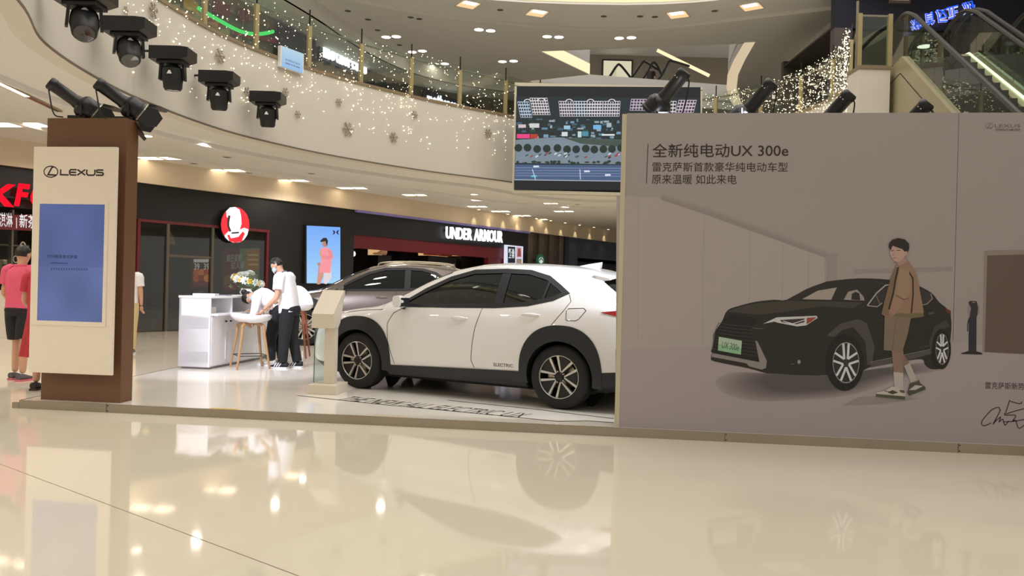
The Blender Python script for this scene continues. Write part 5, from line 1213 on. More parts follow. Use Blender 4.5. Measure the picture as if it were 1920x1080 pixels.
VW = ['first at the top, over the neon curve side', 'second at the top, left of the ring lip', 'left of two side by side by the ring lip', 'right of two side by side by the ring lip', 'below the two side by side ones', 'between the first two downlight pairs', 'beside the first square light', 'left of the two by the second square light', 'right of the two by the third square light', 'between the second and third square lights', 'near the fourth square light', 'right of the ring lip near the fairy lights', 'above the second strip light of the long row', 'between first and second strip light of the long row', 'between second and third strip light of the long row', 'above the fourth strip light of the long row', 'among the far strip lights by the white letters', 'among the far strip lights by the poster wall']
for i, (px, py, zz) in enumerate(((652, 20, ZC), (690, 36, ZC), (770, 32, ZC), (786, 35, ZC), (708, 56, ZC), (749, 84, ZC), (938, 18, ZC), (1132, 30, ZC), (1228, 31, ZC), (1200, 30, ZC), (1340, 20, ZC), (1600, 40, ZC), (426, 294, ZB + .02), (364, 306, ZB + .02), (467, 324, ZB + .02), (584, 325, ZB + .02), (930, 392, ZB + .02), (1083, 383, ZB + .02))):
    c = onz(px, py, zz); t = thing('ceiling_vent', 'small round dark ceiling grille ' + VW[i], 'vent', (c[0], c[1], zz), 0, 'round grilles of the %s ceiling' % ('upper' if zz > 6 else 'lower'))
    MB().lathe([(.13, 0), (.13, -.01), (.10, -.014), (.10, -.004)], n=16).build('rim', M_ceil, t); MB().cyl((0, 0, -.008), (0, 0, -.003), .10, n=16).build('grille', mat('vent_grey', (96, 88, 78), .7), t)
a, b = onz(-40, 134, ZB + .02), onz(112, 207, ZB + .02); d = b - a; L_ = float(np.linalg.norm(d)); t = thing('cove_strip', 'long thin cove light on the lower ceiling at the far left above the column', 'ceiling light', tuple(a), math.atan2(d[1], d[0]))
MB().box(0, L_, -.05, .05, -.03, 0).build('profile', M_steel, t); MB().box(.1, L_ * .55, -.035, .035, -.034, -.03).build('lamp', M_lampbox, t)

# ================================================================ HANGING SCREEN
YS = 20.5
s00, s11 = aty(960, 361.5, YS), aty(1317, 158, YS); sw_, sh_ = float(s11[0] - s00[0]), float(aty(963, 155, YS)[2] - s00[2])
scn = thing('hanging_screen', 'large hanging screen in a cream frame showing an aerial city view', 'screen', (s00[0], YS, s00[2]))
sl_ = lambda px, py: (float(aty(px, py, YS)[0] - s00[0]), float(aty(px, py, YS)[2] - s00[2]))
fw = .075; M_frame = mat('cream_frame', (198, 190, 168), .5)
for nm, x0, x1, z0, z1 in (('frame_top', 0, sw_, sh_ - fw * 1.2, sh_), ('frame_bottom', 0, sw_, 0, fw), ('frame_side', 0, fw, fw, sh_ - fw), ('frame_side', sw_ - fw, sw_, fw, sh_ - fw)): MB().box(x0, x1, -.03, .2, z0, z1).build(nm, M_frame, scn)
MB().box(0.01, sw_ - .01, .0, .3, .01, sh_ - .01).build('cabinet', M_black, scn)
for x in (.8, sw_ - .8): MB().box(x - .05, x + .05, .3, 4.3, 1.5, 1.6).build('support_arm', M_steel, scn)
cp = Print(sl_); C = lambda *c: lin(c); R2 = random.Random(3)
cp.poly([(969, 162), (1313, 164), (1313, 358), (964, 356)], C(20, 22, 27))
cp.poly([(968, 182), (1311, 184), (1311, 344), (965, 338)], C(26, 40, 44))
def bld(x0, x1, y0, y1, nx, ny, sh, tint):
    cp.poly([(x0, y0), (x1, y0), (x1 + sh, y1), (x0 + sh, y1)], C(*tint))
    cp.k += 1
    for i in range(nx):
        for j in range(ny):
            u0, u1 = x0 + (x1 - x0) * (i + .16) / nx, x0 + (x1 - x0) * (i + .86) / nx; v0, v1 = (j + .22) / ny, (j + .85) / ny
            g = R2.uniform(.5, 1.3); c = C(*[min(255, q * g) for q in R2.choice(((34, 42, 52), (40, 60, 66), (56, 44, 60), (28, 34, 44)))]); kk = cp.k; cp.k -= 1
            cp.poly([(u0 + sh * v0, y0 + (y1 - y0) * v0), (u1 + sh * v0, y0 + (y1 - y0) * v0), (u1 + sh * v1, y0 + (y1 - y0) * v1), (u0 + sh * v1, y0 + (y1 - y0) * v1)], c); cp.k = kk
for a in ((970, 992, 191, 221, 5, 5, 6, (176, 196, 214)), (993, 1026, 184, 216, 7, 6, 6, (214, 208, 212)), (1047, 1074, 190, 219, 6, 5, 3, (206, 196, 204)), (1075, 1100, 190, 219, 5, 5, 1, (196, 206, 214)), (1101, 1130, 190, 219, 6, 5, -1, (216, 212, 216)), (1131, 1163, 190, 219, 7, 5, -2, (206, 200, 208)), (1183, 1212, 186, 208, 5, 4, -3, (190, 170, 190)), (1272, 1306, 188, 212, 6, 4, -6, (200, 180, 196)), (1215, 1268, 190, 216, 9, 4, -2, (204, 200, 206))): bld(*a)
for x, y in ((1062, 184), (1102, 184), (1142, 184), (984, 184), (1010, 182), (1240, 186)): cp.ell(x + 5, y + 7, 7, 5, C(220, 216, 220), n=14, a0=180, a1=360).ell(x + 5, y + 7, 5, 3.5, C(40, 46, 58), n=14, a0=180, a1=360)
for i in range(150):
    x = R2.uniform(968, 1300); y = R2.uniform(222, 262); w, h = R2.uniform(3, 12), R2.uniform(2, 6); cp.poly([(x, y), (x + w, y), (x + w, y + h), (x, y + h)], C(*R2.choice(((38, 58, 60), (90, 130, 150), (60, 92, 110), (24, 30, 34), (150, 164, 172), (30, 70, 60), (120, 150, 170)))))
for x, y, w, h, c in ((993, 232, 18, 8, (206, 208, 206)), (972, 234, 14, 6, (212, 190, 190)), (1057, 236, 12, 7, (150, 190, 210)), (1112, 235, 15, 8, (110, 176, 224)), (1137, 231, 9, 8, (170, 176, 186)), (969, 252, 24, 8, (232, 60, 130)), (994, 252, 14, 8, (176, 56, 44)), (1053, 248, 11, 8, (206, 214, 216)), (1083, 247, 7, 11, (190, 210, 216)), (1091, 247, 12, 9, (70, 140, 160)), (1128, 252, 24, 3, (220, 222, 222)), (1200, 240, 20, 8, (200, 210, 216)), (1260, 246, 24, 7, (120, 180, 210))): cp.poly([(x, y), (x + w, y), (x + w, y + h), (x, y + h)], C(*c))
cp.poly([(967, 263), (1040, 258), (1311, 268), (1311, 310), (966, 306)], C(120, 134, 146)).poly([(1056, 259), (1311, 268), (1311, 288), (1160, 276), (1090, 270)], C(62, 78, 70))
for x in (972, 989, 1007, 1025, 1045, 1063, 1080, 1098, 1114, 1131, 1147, 1164, 1181, 1200, 1220, 1240, 1260, 1280, 1300): cp.ell(x, 279 + R2.uniform(-2, 2), 7.5, 7.5, C(26, 44, 40), n=10)
for i in range(40): 
    x = R2.uniform(970, 1305); y = R2.uniform(285, 294); cp.poly([(x, y + 3), (x + 5, y), (x + 7, y + 1.5), (x + 2, y + 5)], C(*R2.choice(((196, 206, 214), (70, 80, 90), (40, 46, 52), (150, 60, 60)))))
for i in range(60): cp.ell(R2.uniform(966, 1308), 305 + R2.uniform(-2, 2.5), R2.uniform(2, 5), R2.uniform(1.5, 3), C(34, 52, 42), n=8)
for k in range(8): cp.poly([(965, 309 + k * 3.6), (1311, 311 + k * 3.7), (1311, 311 + (k + 1) * 3.7), (965, 309 + (k + 1) * 3.6)], C(66 + 6 * (k % 3), 88 + 5 * (k % 2), 122 + 6 * (k % 3)))
for y in (315, 320, 325, 330): cp.line([(966, y), (1311, y + 2)], .012, C(128, 148, 178))
for x, y, c in ((996, 331, (90, 190, 210)), (1095, 322, (214, 220, 240)), (1134, 329, (214, 220, 240)), (1000, 313, (210, 220, 230)), (1220, 326, (220, 224, 236))): cp.poly([(x, y - 2), (x + 10, y - 2), (x + 11, y + 1), (x, y + 1.5)], C(*c))
cp.line([(998, 318), (1004, 337)], .02, C(190, 204, 220)).line([(1087, 318), (1088, 337)], .02, C(190, 204, 220)).line([(965, 337.6), (1311, 342)], .02, C(170, 180, 190))
cp.poly([(964, 338.5), (1311, 343), (1311, 358), (964, 356)], C(20, 22, 27))
cp.mb.v = [(x, y - .031, z) for x, y, z in cp.mb.v]; cp.build('screen_picture', M_screen, scn)

# ================================================================ GALLERY RAILING, FAIRY LIGHTS, SNOWFLAKES
CL_ = cumlen(FAS); LEN = CL_[-1]
rl = thing('gallery_railing', 'glass gallery railing with cream posts along the curved upper floor edge', 'railing')
rin = offset_line(FAS, .06); rc = cumlen(rin); step = 1.52; npan = int(rc[-1] / step)
M_post = mat('champagne_post', (176, 160, 118), .4, .3, noise=.1); M_hand = mat('handrail_steel', (150, 146, 130), .3, .6)
for i in range(npan + 1):
    p, d = along(rin, rc, min(i * step, rc[-1] - 1e-3)); a = math.atan2(d[1], d[0])
    if p[1] < 5: continue
    MB().box(-.05, .05, -.03, .03, 0, .92).build('post', M_post, rl, loc=(p[0], p[1], ZT + .05), rotz=a)
    MB().box(-.012, .012, -.012, .012, .9, 1.28).build('post_spigot', M_blackm, rl, loc=(p[0], p[1], ZT + .05), rotz=a)
    if i < npan:
        seg = [along(rin, rc, i * step + .07 + (step - .14) * k / 4)[0] for k in range(5)]; mb = MB(); strip(mb, offset_line(seg, -.006), ZT + .08, offset_line(seg, -.006), ZT + 1.12)
        mb.build('glass_panel', M_railglass, rl)
mb = MB(); mb.tube([(p[0], p[1], ZT + 1.0) for p in offset_line(rin, .07) if p[1] > 5], .028, 8).build('handrail', M_hand, rl, smooth=True)
# fairy lights: thousands of points hanging over the edge
fy = MB(); oct_ = [(1, 0, 0), (-1, 0, 0), (0, 1, 0), (0, -1, 0), (0, 0, 1), (0, 0, -1)]; of = [(0, 2, 4), (2, 1, 4), (1, 3, 4), (3, 0, 4), (2, 0, 5), (1, 2, 5), (3, 1, 5), (0, 3, 5)]
fin = offset_line(FAS, -.06); fcl = cumlen(fin); R3 = random.Random(11)
s = 2.0
while s < fcl[-1] - .1:
    p, d = along(fin, fcl, s); px_f = s / fcl[-1]
    right = p[0] > 5.8
    zlo = ZT - R3.uniform(.35, 1.45) * (1.0 if p[1] > 9 else .9); ztop = ZT + 1.1
    n = int((ztop - zlo) / .1 * R3.choice((.3, .5, .8, 1.0)) * (1.5 if right else .85))
    for _ in range(n):
        z = R3.uniform(zlo, ztop); r = R3.choice((.009, .011, .013, .018)) * (.8 if p[1] < 12 else 1.05); c = (p[0] + R3.uniform(-.05, .05), p[1] + R3.uniform(-.05, .05), z)
        fy.add([(c[0] + a * r, c[1] + b * r, c[2] + e * r) for a, b, e in oct_], of)
    s += R3.choice((.09, .13, .2)) * (.6 if right else 1.0)
fo_ = fy.build('fairy_light_curtain', glow('fairy_light', (255, 238, 200), 2.6, sample=False), fix=False); tag(fo_, 'curtain of warm fairy lights hanging over the gallery edge and glass', 'fairy lights', kind='stuff')
SNOW = [(235, 20, 8), (287, 20, 14), (210, 40, 10), (412, 105, 13), (463, 173, 9), (535, 173, 8), (558, 215, 7), (635, 192, 7), (652, 242, 12), (738, 258, 9), (777, 215, 7), (915, 250, 8)]
M_snow = mat('silver_glitter', (150, 138, 120), .4, .4, noise=.3, scale=60)
SLB = ['by the second stage moving head', 'largest of the left group, above the moving heads', 'touching the base of the second moving head', 'alone above the fourth moving head', 'between the fourth and fifth moving heads', 'just right of the fifth moving head top', 'right of the fifth moving head body', 'small, under the second glass bay of white letters', 'large, below the first white lettering upstairs', 'lowest on the curved wall', 'small, high on the wall below the second lettering', 'nearest the hanging screen']
for (px, py, rp), lb in zip(SNOW, SLB):
    q, d = hit(offset_line(FAS, -.03), px, py)
    if q is None: continue
    rad = rp * q[1] / 1500 * 1.1; mb = MB()
    for k in range(6):
        a = PI / 3 * k + rnd.uniform(0, .3); e = Vector((math.cos(a), 0, math.sin(a))); f_ = Vector((-e.z, 0, e.x))
        mb.tube([Vector((0, -.01, 0)), e * rad + Vector((0, -.01, 0))], rad * .06, 5)
        for t in (.45, .72):
            for s_ in (-1, 1): mb.tube([e * rad * t + Vector((0, -.01, 0)), e * rad * (t + .22) + f_ * s_ * rad * .26 + Vector((0, -.01, 0))], rad * .045, 5)
    mb.ball((0, -.01, 0), rad * .16, nu=8, nv=5); o = mb.build('snowflake', M_snow, None, loc=tuple(q), rotz=math.atan2(d[1], d[0])); o.rotation_euler[2] = math.atan2(d[1], d[0]) 
    tag(o, 'silver snowflake ornament on the curved wall, ' + lb, 'ornament', 'snowflakes on the gallery wall')

# ================================================================ MOVING HEAD LAMPS HUNG ALONG THE CURVED WALL
MH = offset_line(FAS, -.50)
def moving_head(px, py, lb, yaw, tilt, style):
    q, d = hit(MH, px, py); a = math.atan2(d[1], d[0]); s = 1.0
    t = thing('moving_head_lamp', lb, 'stage light', tuple(q), 0, 'moving head lamps along the curved wall')
    w, dp, h = .31, .20, .105
    mb = MB(); poly = [(-w, -h), (w * .62, -h), (w, -h * .62), (w, h * .85), (w * .55, h), (-w, h)]
    mb.prism([(x, z - h) for x, z in poly], -dp, dp); mb.build('base_box', M_blackm, t)
    MB().box(-.21, .21, -.15, .15, -2 * h - .05, -2 * h, ch=.01).build('pan_ring', M_black, t)
    # bracket back to the wall
    nrm = np.array([-d[1], d[0]]); mb = MB(); mb.tube([(0, 0, -.03), (nrm[0] * .52, nrm[1] * .52, -.03)], .02, 6); mb.tube([(.0, 0, -.03), (nrm[0] * .52 + d[0] * .2, nrm[1] * .52 + d[1] * .2, -.03)], .015, 6); mb.build('wall_bracket', M_blackm, t)['kind'] = 'stuff'
    Rz = Matrix.Rotation(yaw, 4, 'Z'); pz = -2 * h - .22
    for s_ in (-1, 1): 
        mb = MB(); P = [(s_ * .19, -.07, -2 * h - .03), (s_ * .19, .07, -2 * h - .03), (s_ * .21, .05, pz - .08), (s_ * .21, -.05, pz - .08)]
        mb.add([Rz @ Vector(p) for p in P] + [Rz @ Vector((p[0] - s_ * .035, p[1], p[2])) for p in P], [(0, 1, 2, 3), (7, 6, 5, 4), (0, 4, 5, 1), (1, 5, 6, 2), (2, 6, 7, 3), (3, 7, 4, 0)]); mb.build('yoke_arm', M_blackm, t)
    M = Matrix.Translation((0, 0, pz)) @ Rz @ Matrix.Rotation(tilt, 4, 'X')
    pr = [(0, .16), (.10, .155), (.16, .11), (.168, -.04), (.15, -.13), (.145, -.20), (.12, -.24)]
    MB().lathe(pr, n=16, M=M).build('lamp_head', M_black, t, smooth=True)
    MB().lathe([(0, -.232), (.118, -.236)], n=16, M=M).build('lens', mat('dark_lens', (30, 34, 40), .05, coat=1), t)
    V = [M @ Vector(p) for p in ((-.04, -.171, .01), (.04, -.171, .01), (.012, -.169, .065), (-.012, -.169, .065))]; MB().flat(V).build('white_mark', M_white, t)
moving_head(160, -24, 'moving head lamp cut by the top picture edge, first from the left', .5, -.7, 0)
moving_head(243, 38, 'moving head lamp with tilted head, second from the left on the curved wall', .6, -.65, 0)
moving_head(325, 92, 'moving head lamp third along the curved wall, head facing the hall', .1, .12, 1)
moving_head(412, 137, 'moving head lamp fourth along the curved wall', .2, .15, 1)
moving_head(503, 175, 'moving head lamp fifth along the curved wall, lowest and farthest', .15, .2, 1)

# ================================================================ UPPER SHOPS BEHIND THE GALLERY GLASS
def ucut(off): return offset_line(UW, -off)
def upanel(name, par, pa, pb, m, off=0.05, th=.05):
    """upright panel between two photograph columns: pa = (x, y_top, y_bottom)"""
    L = ucut(off); (xa, ta, ba), (xb, tb, bb) = pa, pb; n = 5; cols = []
    for k in range(n + 1):
        t = k / n; x = xa + (xb - xa) * t; q1, _ = hit(L, x, ta + (tb - ta) * t); q0, _ = hit(L, x, ba + (bb - ba) * t)
        if q1 is None or q0 is None: continue
        cols.append((q1[0], q1[1], min(q1[2], SOF_Z + .02), max(q0[2], ZT)))
    mb = MB(); d = np.array([cols[-1][0] - cols[0][0], cols[-1][1] - cols[0][1]]); d /= np.linalg.norm(d); nn = np.array([-d[1], d[0]]) * th; V = []
    for x, y, z1, z0 in cols: V += [(x, y, z0), (x, y, z1), (x + nn[0], y + nn[1], z1), (x + nn[0], y + nn[1], z0)]
    Fs = []
    for k in range(len(cols) - 1):
        a = 4 * k; Fs += [(a + i, a + 4 + i, a + 4 + (i + 1) % 4, a + (i + 1) % 4) for i in range(4)]
    Fs += [(0, 1, 2, 3), tuple(4 * (len(cols) - 1) + i for i in (3, 2, 1, 0))]
    mb.add(V, Fs); return mb.build(name, m, par)
M_tp = mat('taupe_shop_panel', (136, 118, 102), .6, noise=.15); M_tpd = mat('taupe_dark_panel', (84, 78, 74), .6)
us = thing('upstairs_shop_front', 'navy shop front upstairs behind the glass with the larger white lettering', 'storefront')
upanel('corner_fascia', us, (523, 42, 110), (592, 76, 128), M_navy, .30)
upanel('fascia_panel', us, (600, 80, 110), (682, 112, 147), M_navy, .12)
upanel('corner_panel', us, (682, 112, 190), (727, 129, 190), M_navy, .12)
upanel('lower_panel', us, (560, 118, 175), (681, 146, 185), M_tp, .06)
upanel('end_panel', us, (730, 132, 200), (765, 144, 205), M_tpd, .10)
def usign(lb, body, pa, pb, hpx, off=.18):
    t = thing('letter_sign', lb, 'sign'); L = ucut(off); qa, _ = hit(L, *pa); qb, _ = hit(L, *pb); A, B = np.array(qa), np.array(qb); d = B - A; h = hpx * (A[1] + B[1]) / 3000
    wid = [max(.3, np.ptp(text_raw(c, .02, 0, 2)[0][:, 0])) + .06 for c in body]; tot = sum(wid); x = 0; e = d / np.linalg.norm(d); nrm = np.array([e[1], -e[0], 0]); nrm = nrm / np.linalg.norm(nrm)
    for c, w in zip(body, wid):
        P = A + d * (x / tot); hh = h * (1.42 if c in 'th' else 1.0); mb = MB()
        add_text(mb, c, lambda u, v, t_: tuple(P + e * u + np.array([0, 0, v]) + nrm * t_), np.linalg.norm(d) * (w - .06) / tot, hh, bold=.045, thick=.05, res=2); mb.build('letter', M_coolw, t); x += w
    mb = MB(); up_ = np.array([0, 0, h * .45]); P4 = [A + up_, B + up_, B + up_ * 1.25, A + up_ * 1.25]
    mb.add([tuple(p) for p in P4] + [tuple(p - nrm * .2) for p in P4], [(0, 1, 2, 3), (7, 6, 5, 4), (0, 4, 5, 1), (2, 6, 7, 3)]); mb.build('mounting_rail', M_navy, t)
usign('white glowing lower case letters upstairs, the larger and nearer lettering', 'mothercare', (605, 107), (687, 141), 19)
u2 = thing('upstairs_shop_front', 'second navy shop front upstairs running towards the hanging screen', 'storefront')
upanel('fascia_panel', u2, (793, 167, 198), (915, 206, 222), M_navy, .12); upanel('lower_panel', u2, (768, 196, 215), (915, 222, 226), M_tpd, .06)
usign('white glowing lower case letters upstairs, the smaller lettering near the screen', 'mothercare', (800, 193), (868, 211), 14)
led = thing('upstairs_display', 'pale blue lit display screen hung on the gallery glass left of the white letters', 'screen'); L = offset_line(FAS, -.10)
qa, _ = hit(L, 525.5, 124); qb, _ = hit(L, 569, 139); A, B = np.array(qa), np.array(qb); e = (B - A); e[2] = 0; wl = float(np.linalg.norm(e)); ht = 39 * A[1] / 1500
led.location = tuple(A); led.rotation_euler = (0, 0, math.atan2(e[1], e[0]))
MB().box(0, wl, 0, .08, 0, ht).build('case', M_white, led)
lp_ = MB()
for k in range(8): lp_.add([(.03, -.004, ht * (k + .05) / 8.1), (wl - .03, -.004, ht * (k + .05) / 8.1), (wl - .03, -.004, ht * (k + 1.05) / 8.1), (.03, -.004, ht * (k + 1.05) / 8.1)], [(0, 1, 2, 3)], lin((150 + 4 * k, 186 + 3 * k, 226)))
add_text(lp_, 'mothercare', lambda u, v, t: (wl * .2 + u, -.007, ht * .36 + v), wl * .62, ht * .12, col=lin((50, 66, 110))); [lp_.add([(wl * (.2 + .031 * k), -.007, ht * .2), (wl * (.222 + .031 * k), -.007, ht * .2), (wl * (.222 + .031 * k), -.007, ht * .27), (wl * (.2 + .031 * k), -.007, ht * .27)], [(0, 1, 2, 3)], lin((80, 96, 140))) for k in range(20) if k not in (7, 10, 14)]
lp_.build('display_face', colmat('lit_poster', 1.0), led)
MB().box(wl * .4, wl * .6, .07, .17, ht * .3, ht * .4).build('display_hook', M_steel, led)
gn_ = thing('neon_curve', 'green neon light curve upstairs behind the gallery glass at the top left', 'neon light'); P = []
for px, py in ((372, 15), (395, 29), (418, 42), (436, 52), (455, 60), (478, 64), (500, 62), (512, 59)):
    q, _ = hit(ucut(.5), px, py); P.append(tuple(q))
MB().tube([tuple(p) for p in catmull(P, 4)], .05, 8).build('neon_tube', glow('green_neon', (70, 230, 110), 1.1), gn_, smooth=True)
for p in (P[1], P[4], P[6]): MB().cyl(p, (p[0], p[1], SOF_Z), .008, n=6).build('neon_hanger', M_steel, gn_)
gs = thing('upstairs_shop_front', 'greenish shop front upstairs behind the green neon curve', 'storefront'); upanel('wall_panel', gs, (250, -60, 30), (522, 60, 125), mat('green_shop_panel', (104, 108, 84), .5, noise=.15)); upanel('header', gs, (250, -140, -50), (522, 10, 60), mat('khaki_header', (136, 122, 100), .5), .10)
for k, (a, b_, c) in enumerate((((400, 0, 22), (432, 10, 34), (104, 40, 40)), ((449, 14, 36), (467, 20, 44), (104, 40, 40)), ((440, 58, 66), (520, 72, 82), (110, 34, 40)), ((345, -10, 14), (372, 4, 26), (150, 120, 50)), ((385, 26, 40), (415, 40, 56), (120, 60, 50)))): upanel('shop_graphic', gs, a, b_, mat('goods_%d' % k, c, .5, noise=.5, scale=9, emit=.15), .20, .02)

# ================================================================ PEOPLE
def skin_mesh(nodes, edges, sub=2, root=0):
    me = bpy.data.meshes.new('sk'); me.from_pydata([n[:3] for n in nodes], edges, []); o = bpy.data.objects.new('sk', me); COL.objects.link(o)
    m = o.modifiers.new('s', 'SKIN'); m.use_smooth_shade = True; m.branch_smoothing = .4
    sv = me.skin_vertices[0].data if len(me.skin_vertices) else None
    if sv is None: me.skin_vertices_add() if hasattr(me, 'skin_vertices_add') else None; sv = me.skin_vertices[0].data
    for i, n in enumerate(nodes):
        r = n[3]; sv[i].radius = (r, r) if not isinstance(r, tuple) else r; sv[i].use_root = (i == root)
    u = o.modifiers.new('u', 'SUBSURF'); u.levels = sub; u.render_levels = sub
    ev = o.evaluated_get(bpy.context.evaluated_depsgraph_get()); r = bpy.data.meshes.new_from_object(ev)
    V = [tuple(v.co) for v in r.vertices]; Fs = [tuple(p.vertices) for p in r.polygons]
    bpy.data.objects.remove(o); bpy.data.meshes.remove(me); bpy.data.meshes.remove(r)
    return V, Fs
def lerp3(a, b, t): return tuple(a[i] + (b[i] - a[i]) * t for i in range(3))
def chain(pts, rad): return [(*p, r) for p, r in zip(pts, rad)]
def hand_mb(mb, wrist, palm_dir, side_dir, s=1.0, curl=.5):
    w = Vector(wrist); d = Vector(palm_dir).normalized(); sd = Vector(side_dir).normalized(); nrm = d.cross(sd).normalized()
    pal = [w, w + d * .045 * s, w + d * .085 * s]
    V, Fs = skin_mesh([(*pal[0], .026 * s), (*pal[1], (.036 * s, .020 * s)), (*pal[2], (.036 * s, .018 * s))], [(0, 1), (1, 2)], 1); mb.add(V, Fs)
    for k, (o, l) in enumerate(((-.030, .062), (-.010, .072), (.010, .068), (.029, .052))):
        a = w + d * .07 * s + sd * o * s; p = [a]; ang = .15
        for j, f in enumerate((.42, .33, .25)):
            ang += curl * .55; p.append(p[-1] + (d * math.cos(ang) - nrm * math.sin(ang) * -1) * l * f * 1.3 * s)
        V, Fs = skin_mesh([(*p[0], .0095 * s), (*p[1], .009 * s), (*p[2], .008 * s), (*p[3], .006 * s)], [(0, 1), (1, 2), (2, 3)], 1); mb.add(V, Fs)
    a = w + d * .025 * s - sd * .028 * s; b = a + (d * .6 - sd * .8).normalized() * .035 * s; c = b + (d * .9 - sd * .3).normalized() * .03 * s
    V, Fs = skin_mesh([(*a, .013 * s), (*b, .011 * s), (*c, .008 * s)], [(0, 1), (1, 2)], 1); mb.add(V, Fs)

def person(label, pos, heading, z0, J, col, group=None, hair='short', mask=False, shoes=None, sleeves='short', lower='trousers', cap=None, extra=None):
    """J: joints in the person's own frame (x forward, y left, z up)"""
    r = thing('person', label, 'person', (pos[0], pos[1], z0), heading, group)
    sk = mat('skin_tone', (206, 158, 130), .5, noise=.05)
    def M2(nm, c, rough=.8): return mat(nm + '_%d_%d_%d' % c, c, rough, noise=.06, scale=14)
    pel, spi, che, nek, hed = J['pelvis'], J['spine'], J['chest'], J['neck'], J['head']
    up = (Vector(hed) - Vector(nek)).normalized(); H = Vector(hed); face = Vector(J.get('face', (1, 0, 0))).normalized(); face = (face - up * face.dot(up)).normalized(); side = up.cross(face)
    N = [(*pel, .11), (*spi, .105), (*che, .115), (*nek, .055), (*(H - up * .078 + face * .014), .060), (*(H + up * .005), .098), (*(H + up * .075 - face * .008), .076)]
    E = [(0, 1), (1, 2), (2, 3), (3, 4), (4, 5), (5, 6)]
    for s in ('l', 'r'):
        k = len(N); sh, el, wr = J['sh' + s], J['el' + s], J['wr' + s]
        N += [(*sh, .055), (*lerp3(sh, el, .5), .046), (*el, .040), (*lerp3(el, wr, .5), .034), (*wr, .025)]; E += [(2, k), (k, k + 1), (k + 1, k + 2), (k + 2, k + 3), (k + 3, k + 4)]
        k = len(N); hp, kn, an = J['hp' + s], J['kn' + s], J['an' + s]
        N += [(*hp, .085), (*lerp3(hp, kn, .5), .072), (*kn, .055), (*lerp3(kn, an, .4), .052), (*an, .038)]; E += [(0, k), (k, k + 1), (k + 1, k + 2), (k + 2, k + 3), (k + 3, k + 4)]
    mb = MB(); V, Fs = skin_mesh(N, E, 2); mb.add(V, Fs)
    for s in ('l', 'r'):
        d = (Vector(J['wr' + s]) - Vector(J['el' + s])).normalized(); hd = Vector(J.get('hd' + s, d)); sd = Vector(J.get('hs' + s, (1, 0, 0))); sd = sd - hd * sd.dot(hd) / hd.length_squared
        hand_mb(mb, J['wr' + s], hd, sd, 1.0, J.get('curl', .5))
    nb = H - up * .012 + face * .082   # nose, ears belong to the body surface
    mb.ball(nb, .014, .012, .02, 8, 6)
    mb.build('body', sk, r, smooth=True)
    for k in (-1, 1):
        MB().ball(H + up * .012 + face * .072 + side * .030 * k, .011, .009, .008, 8, 6).build('eye', mat('eye_dark', (30, 22, 20), .2), r, smooth=True)
        MB().ball(H - up * .005 - face * .008 + side * .078 * k, .022, .010, .032, 8, 6).build('ear', sk, r, smooth=True)
    MB().ball(H - up * .052 + face * .070, .012, .022, .006, 8, 5).build('mouth', mat('lip_tone', (170, 100, 92), .5), r, smooth=True)
    # hair: shell over the skull, cut away at the face
    R3 = Matrix((face, side, up)).transposed(); hb = MB(); nu, nv = 18, 11; hv = []; hf = []
    for i in range(nv + 1):
        t = PI * i / nv
        for j in range(nu):
            a = 2 * PI * j / nu; p = Vector((.094 * math.sin(t) * math.cos(a), .086 * math.sin(t) * math.sin(a), .104 * math.cos(t))); low = -.02 if hair != 'long' else -.09
            if p.x > .040: p.z = max(p.z, .048); p.x = min(p.x, .078)
            elif p.x > -.01: p.z = max(p.z, .0 if hair == 'short' else -.02)
            else: p.z = max(p.z, low - .035)
            hv.append(H + up * .022 - face * .012 + R3 @ p)
    for i in range(nv):
        for j in range(nu): hf.append((i * nu + j, (i + 1) * nu + j, (i + 1) * nu + (j + 1) % nu, i * nu + (j + 1) % nu))
    hb.add(hv, hf); hm = mat('black_hair', (22, 18, 18), .45, noise=.2, scale=40)
    if hair == 'bun': hb.ball(H - face * .12 + up * .045, .048, .048, .045, 12, 8)
    if cap is None: hb.build('hair', hm, r, smooth=True)
    else:
        hb.build('cap', M2('cap', cap), r, smooth=True)
        MB().box(.06, .17, -.07, .07, .03, .045, M=Matrix.Translation(H) @ R3.to_4x4(), ch=.005).build('cap_brim', M2('cap', cap), r)
    if mask:
        mv = []; mf = []; q = 9
        for i in range(5):
            for j in range(q):
                a = math.radians(-78 + 156 * j / (q - 1)); rr = .090 + .006 * math.sin(PI * i / 4); mv.append(H + R3 @ Vector((rr * math.cos(a) * 1.03, rr * .93 * math.sin(a), -.012 - .075 * i / 4 * (1 - .25 * abs(math.sin(a))))))
        for i in range(4):
            for j in range(q - 1): mf.append((i * q + j, i * q + j + 1, (i + 1) * q + j + 1, (i + 1) * q + j))
        MB().add(mv, mf).build('face_mask', mat('mask_blue', (190, 214, 232), .8), r, smooth=True)
    # upper garment: lofted round the spine
    def spine_loft(path, sub=4):
        P = catmull([p[0] for p in path], sub); RA = catmull([(p[1], p[2]) for p in path], sub); rings = []
        for i, p in enumerate(P):
            d = Vector(P[min(i + 1, len(P) - 1)] - P[max(i - 1, 0)]).normalized(); lat = Vector((0, 1, 0)); lat = (lat - d * lat.dot(d)).normalized(); dep = lat.cross(d); a_, b_ = RA[i]
            rings.append([Vector(p) + lat * a_ * math.copysign(abs(math.cos(q)) ** .85, math.cos(q)) + dep * b_ * math.copysign(abs(math.sin(q)) ** .85, math.sin(q)) for q in [2 * PI * k / 24 for k in range(24)]])
        return rings
    c_sh = col['shirt']; m_sh = M2('shirt', c_sh); W = J.get('torso_w', 1.22) / 1.22; mid = lerp3(J['shl'], J['shr'], .5)
    hem = lerp3(pel, spi, -.35)
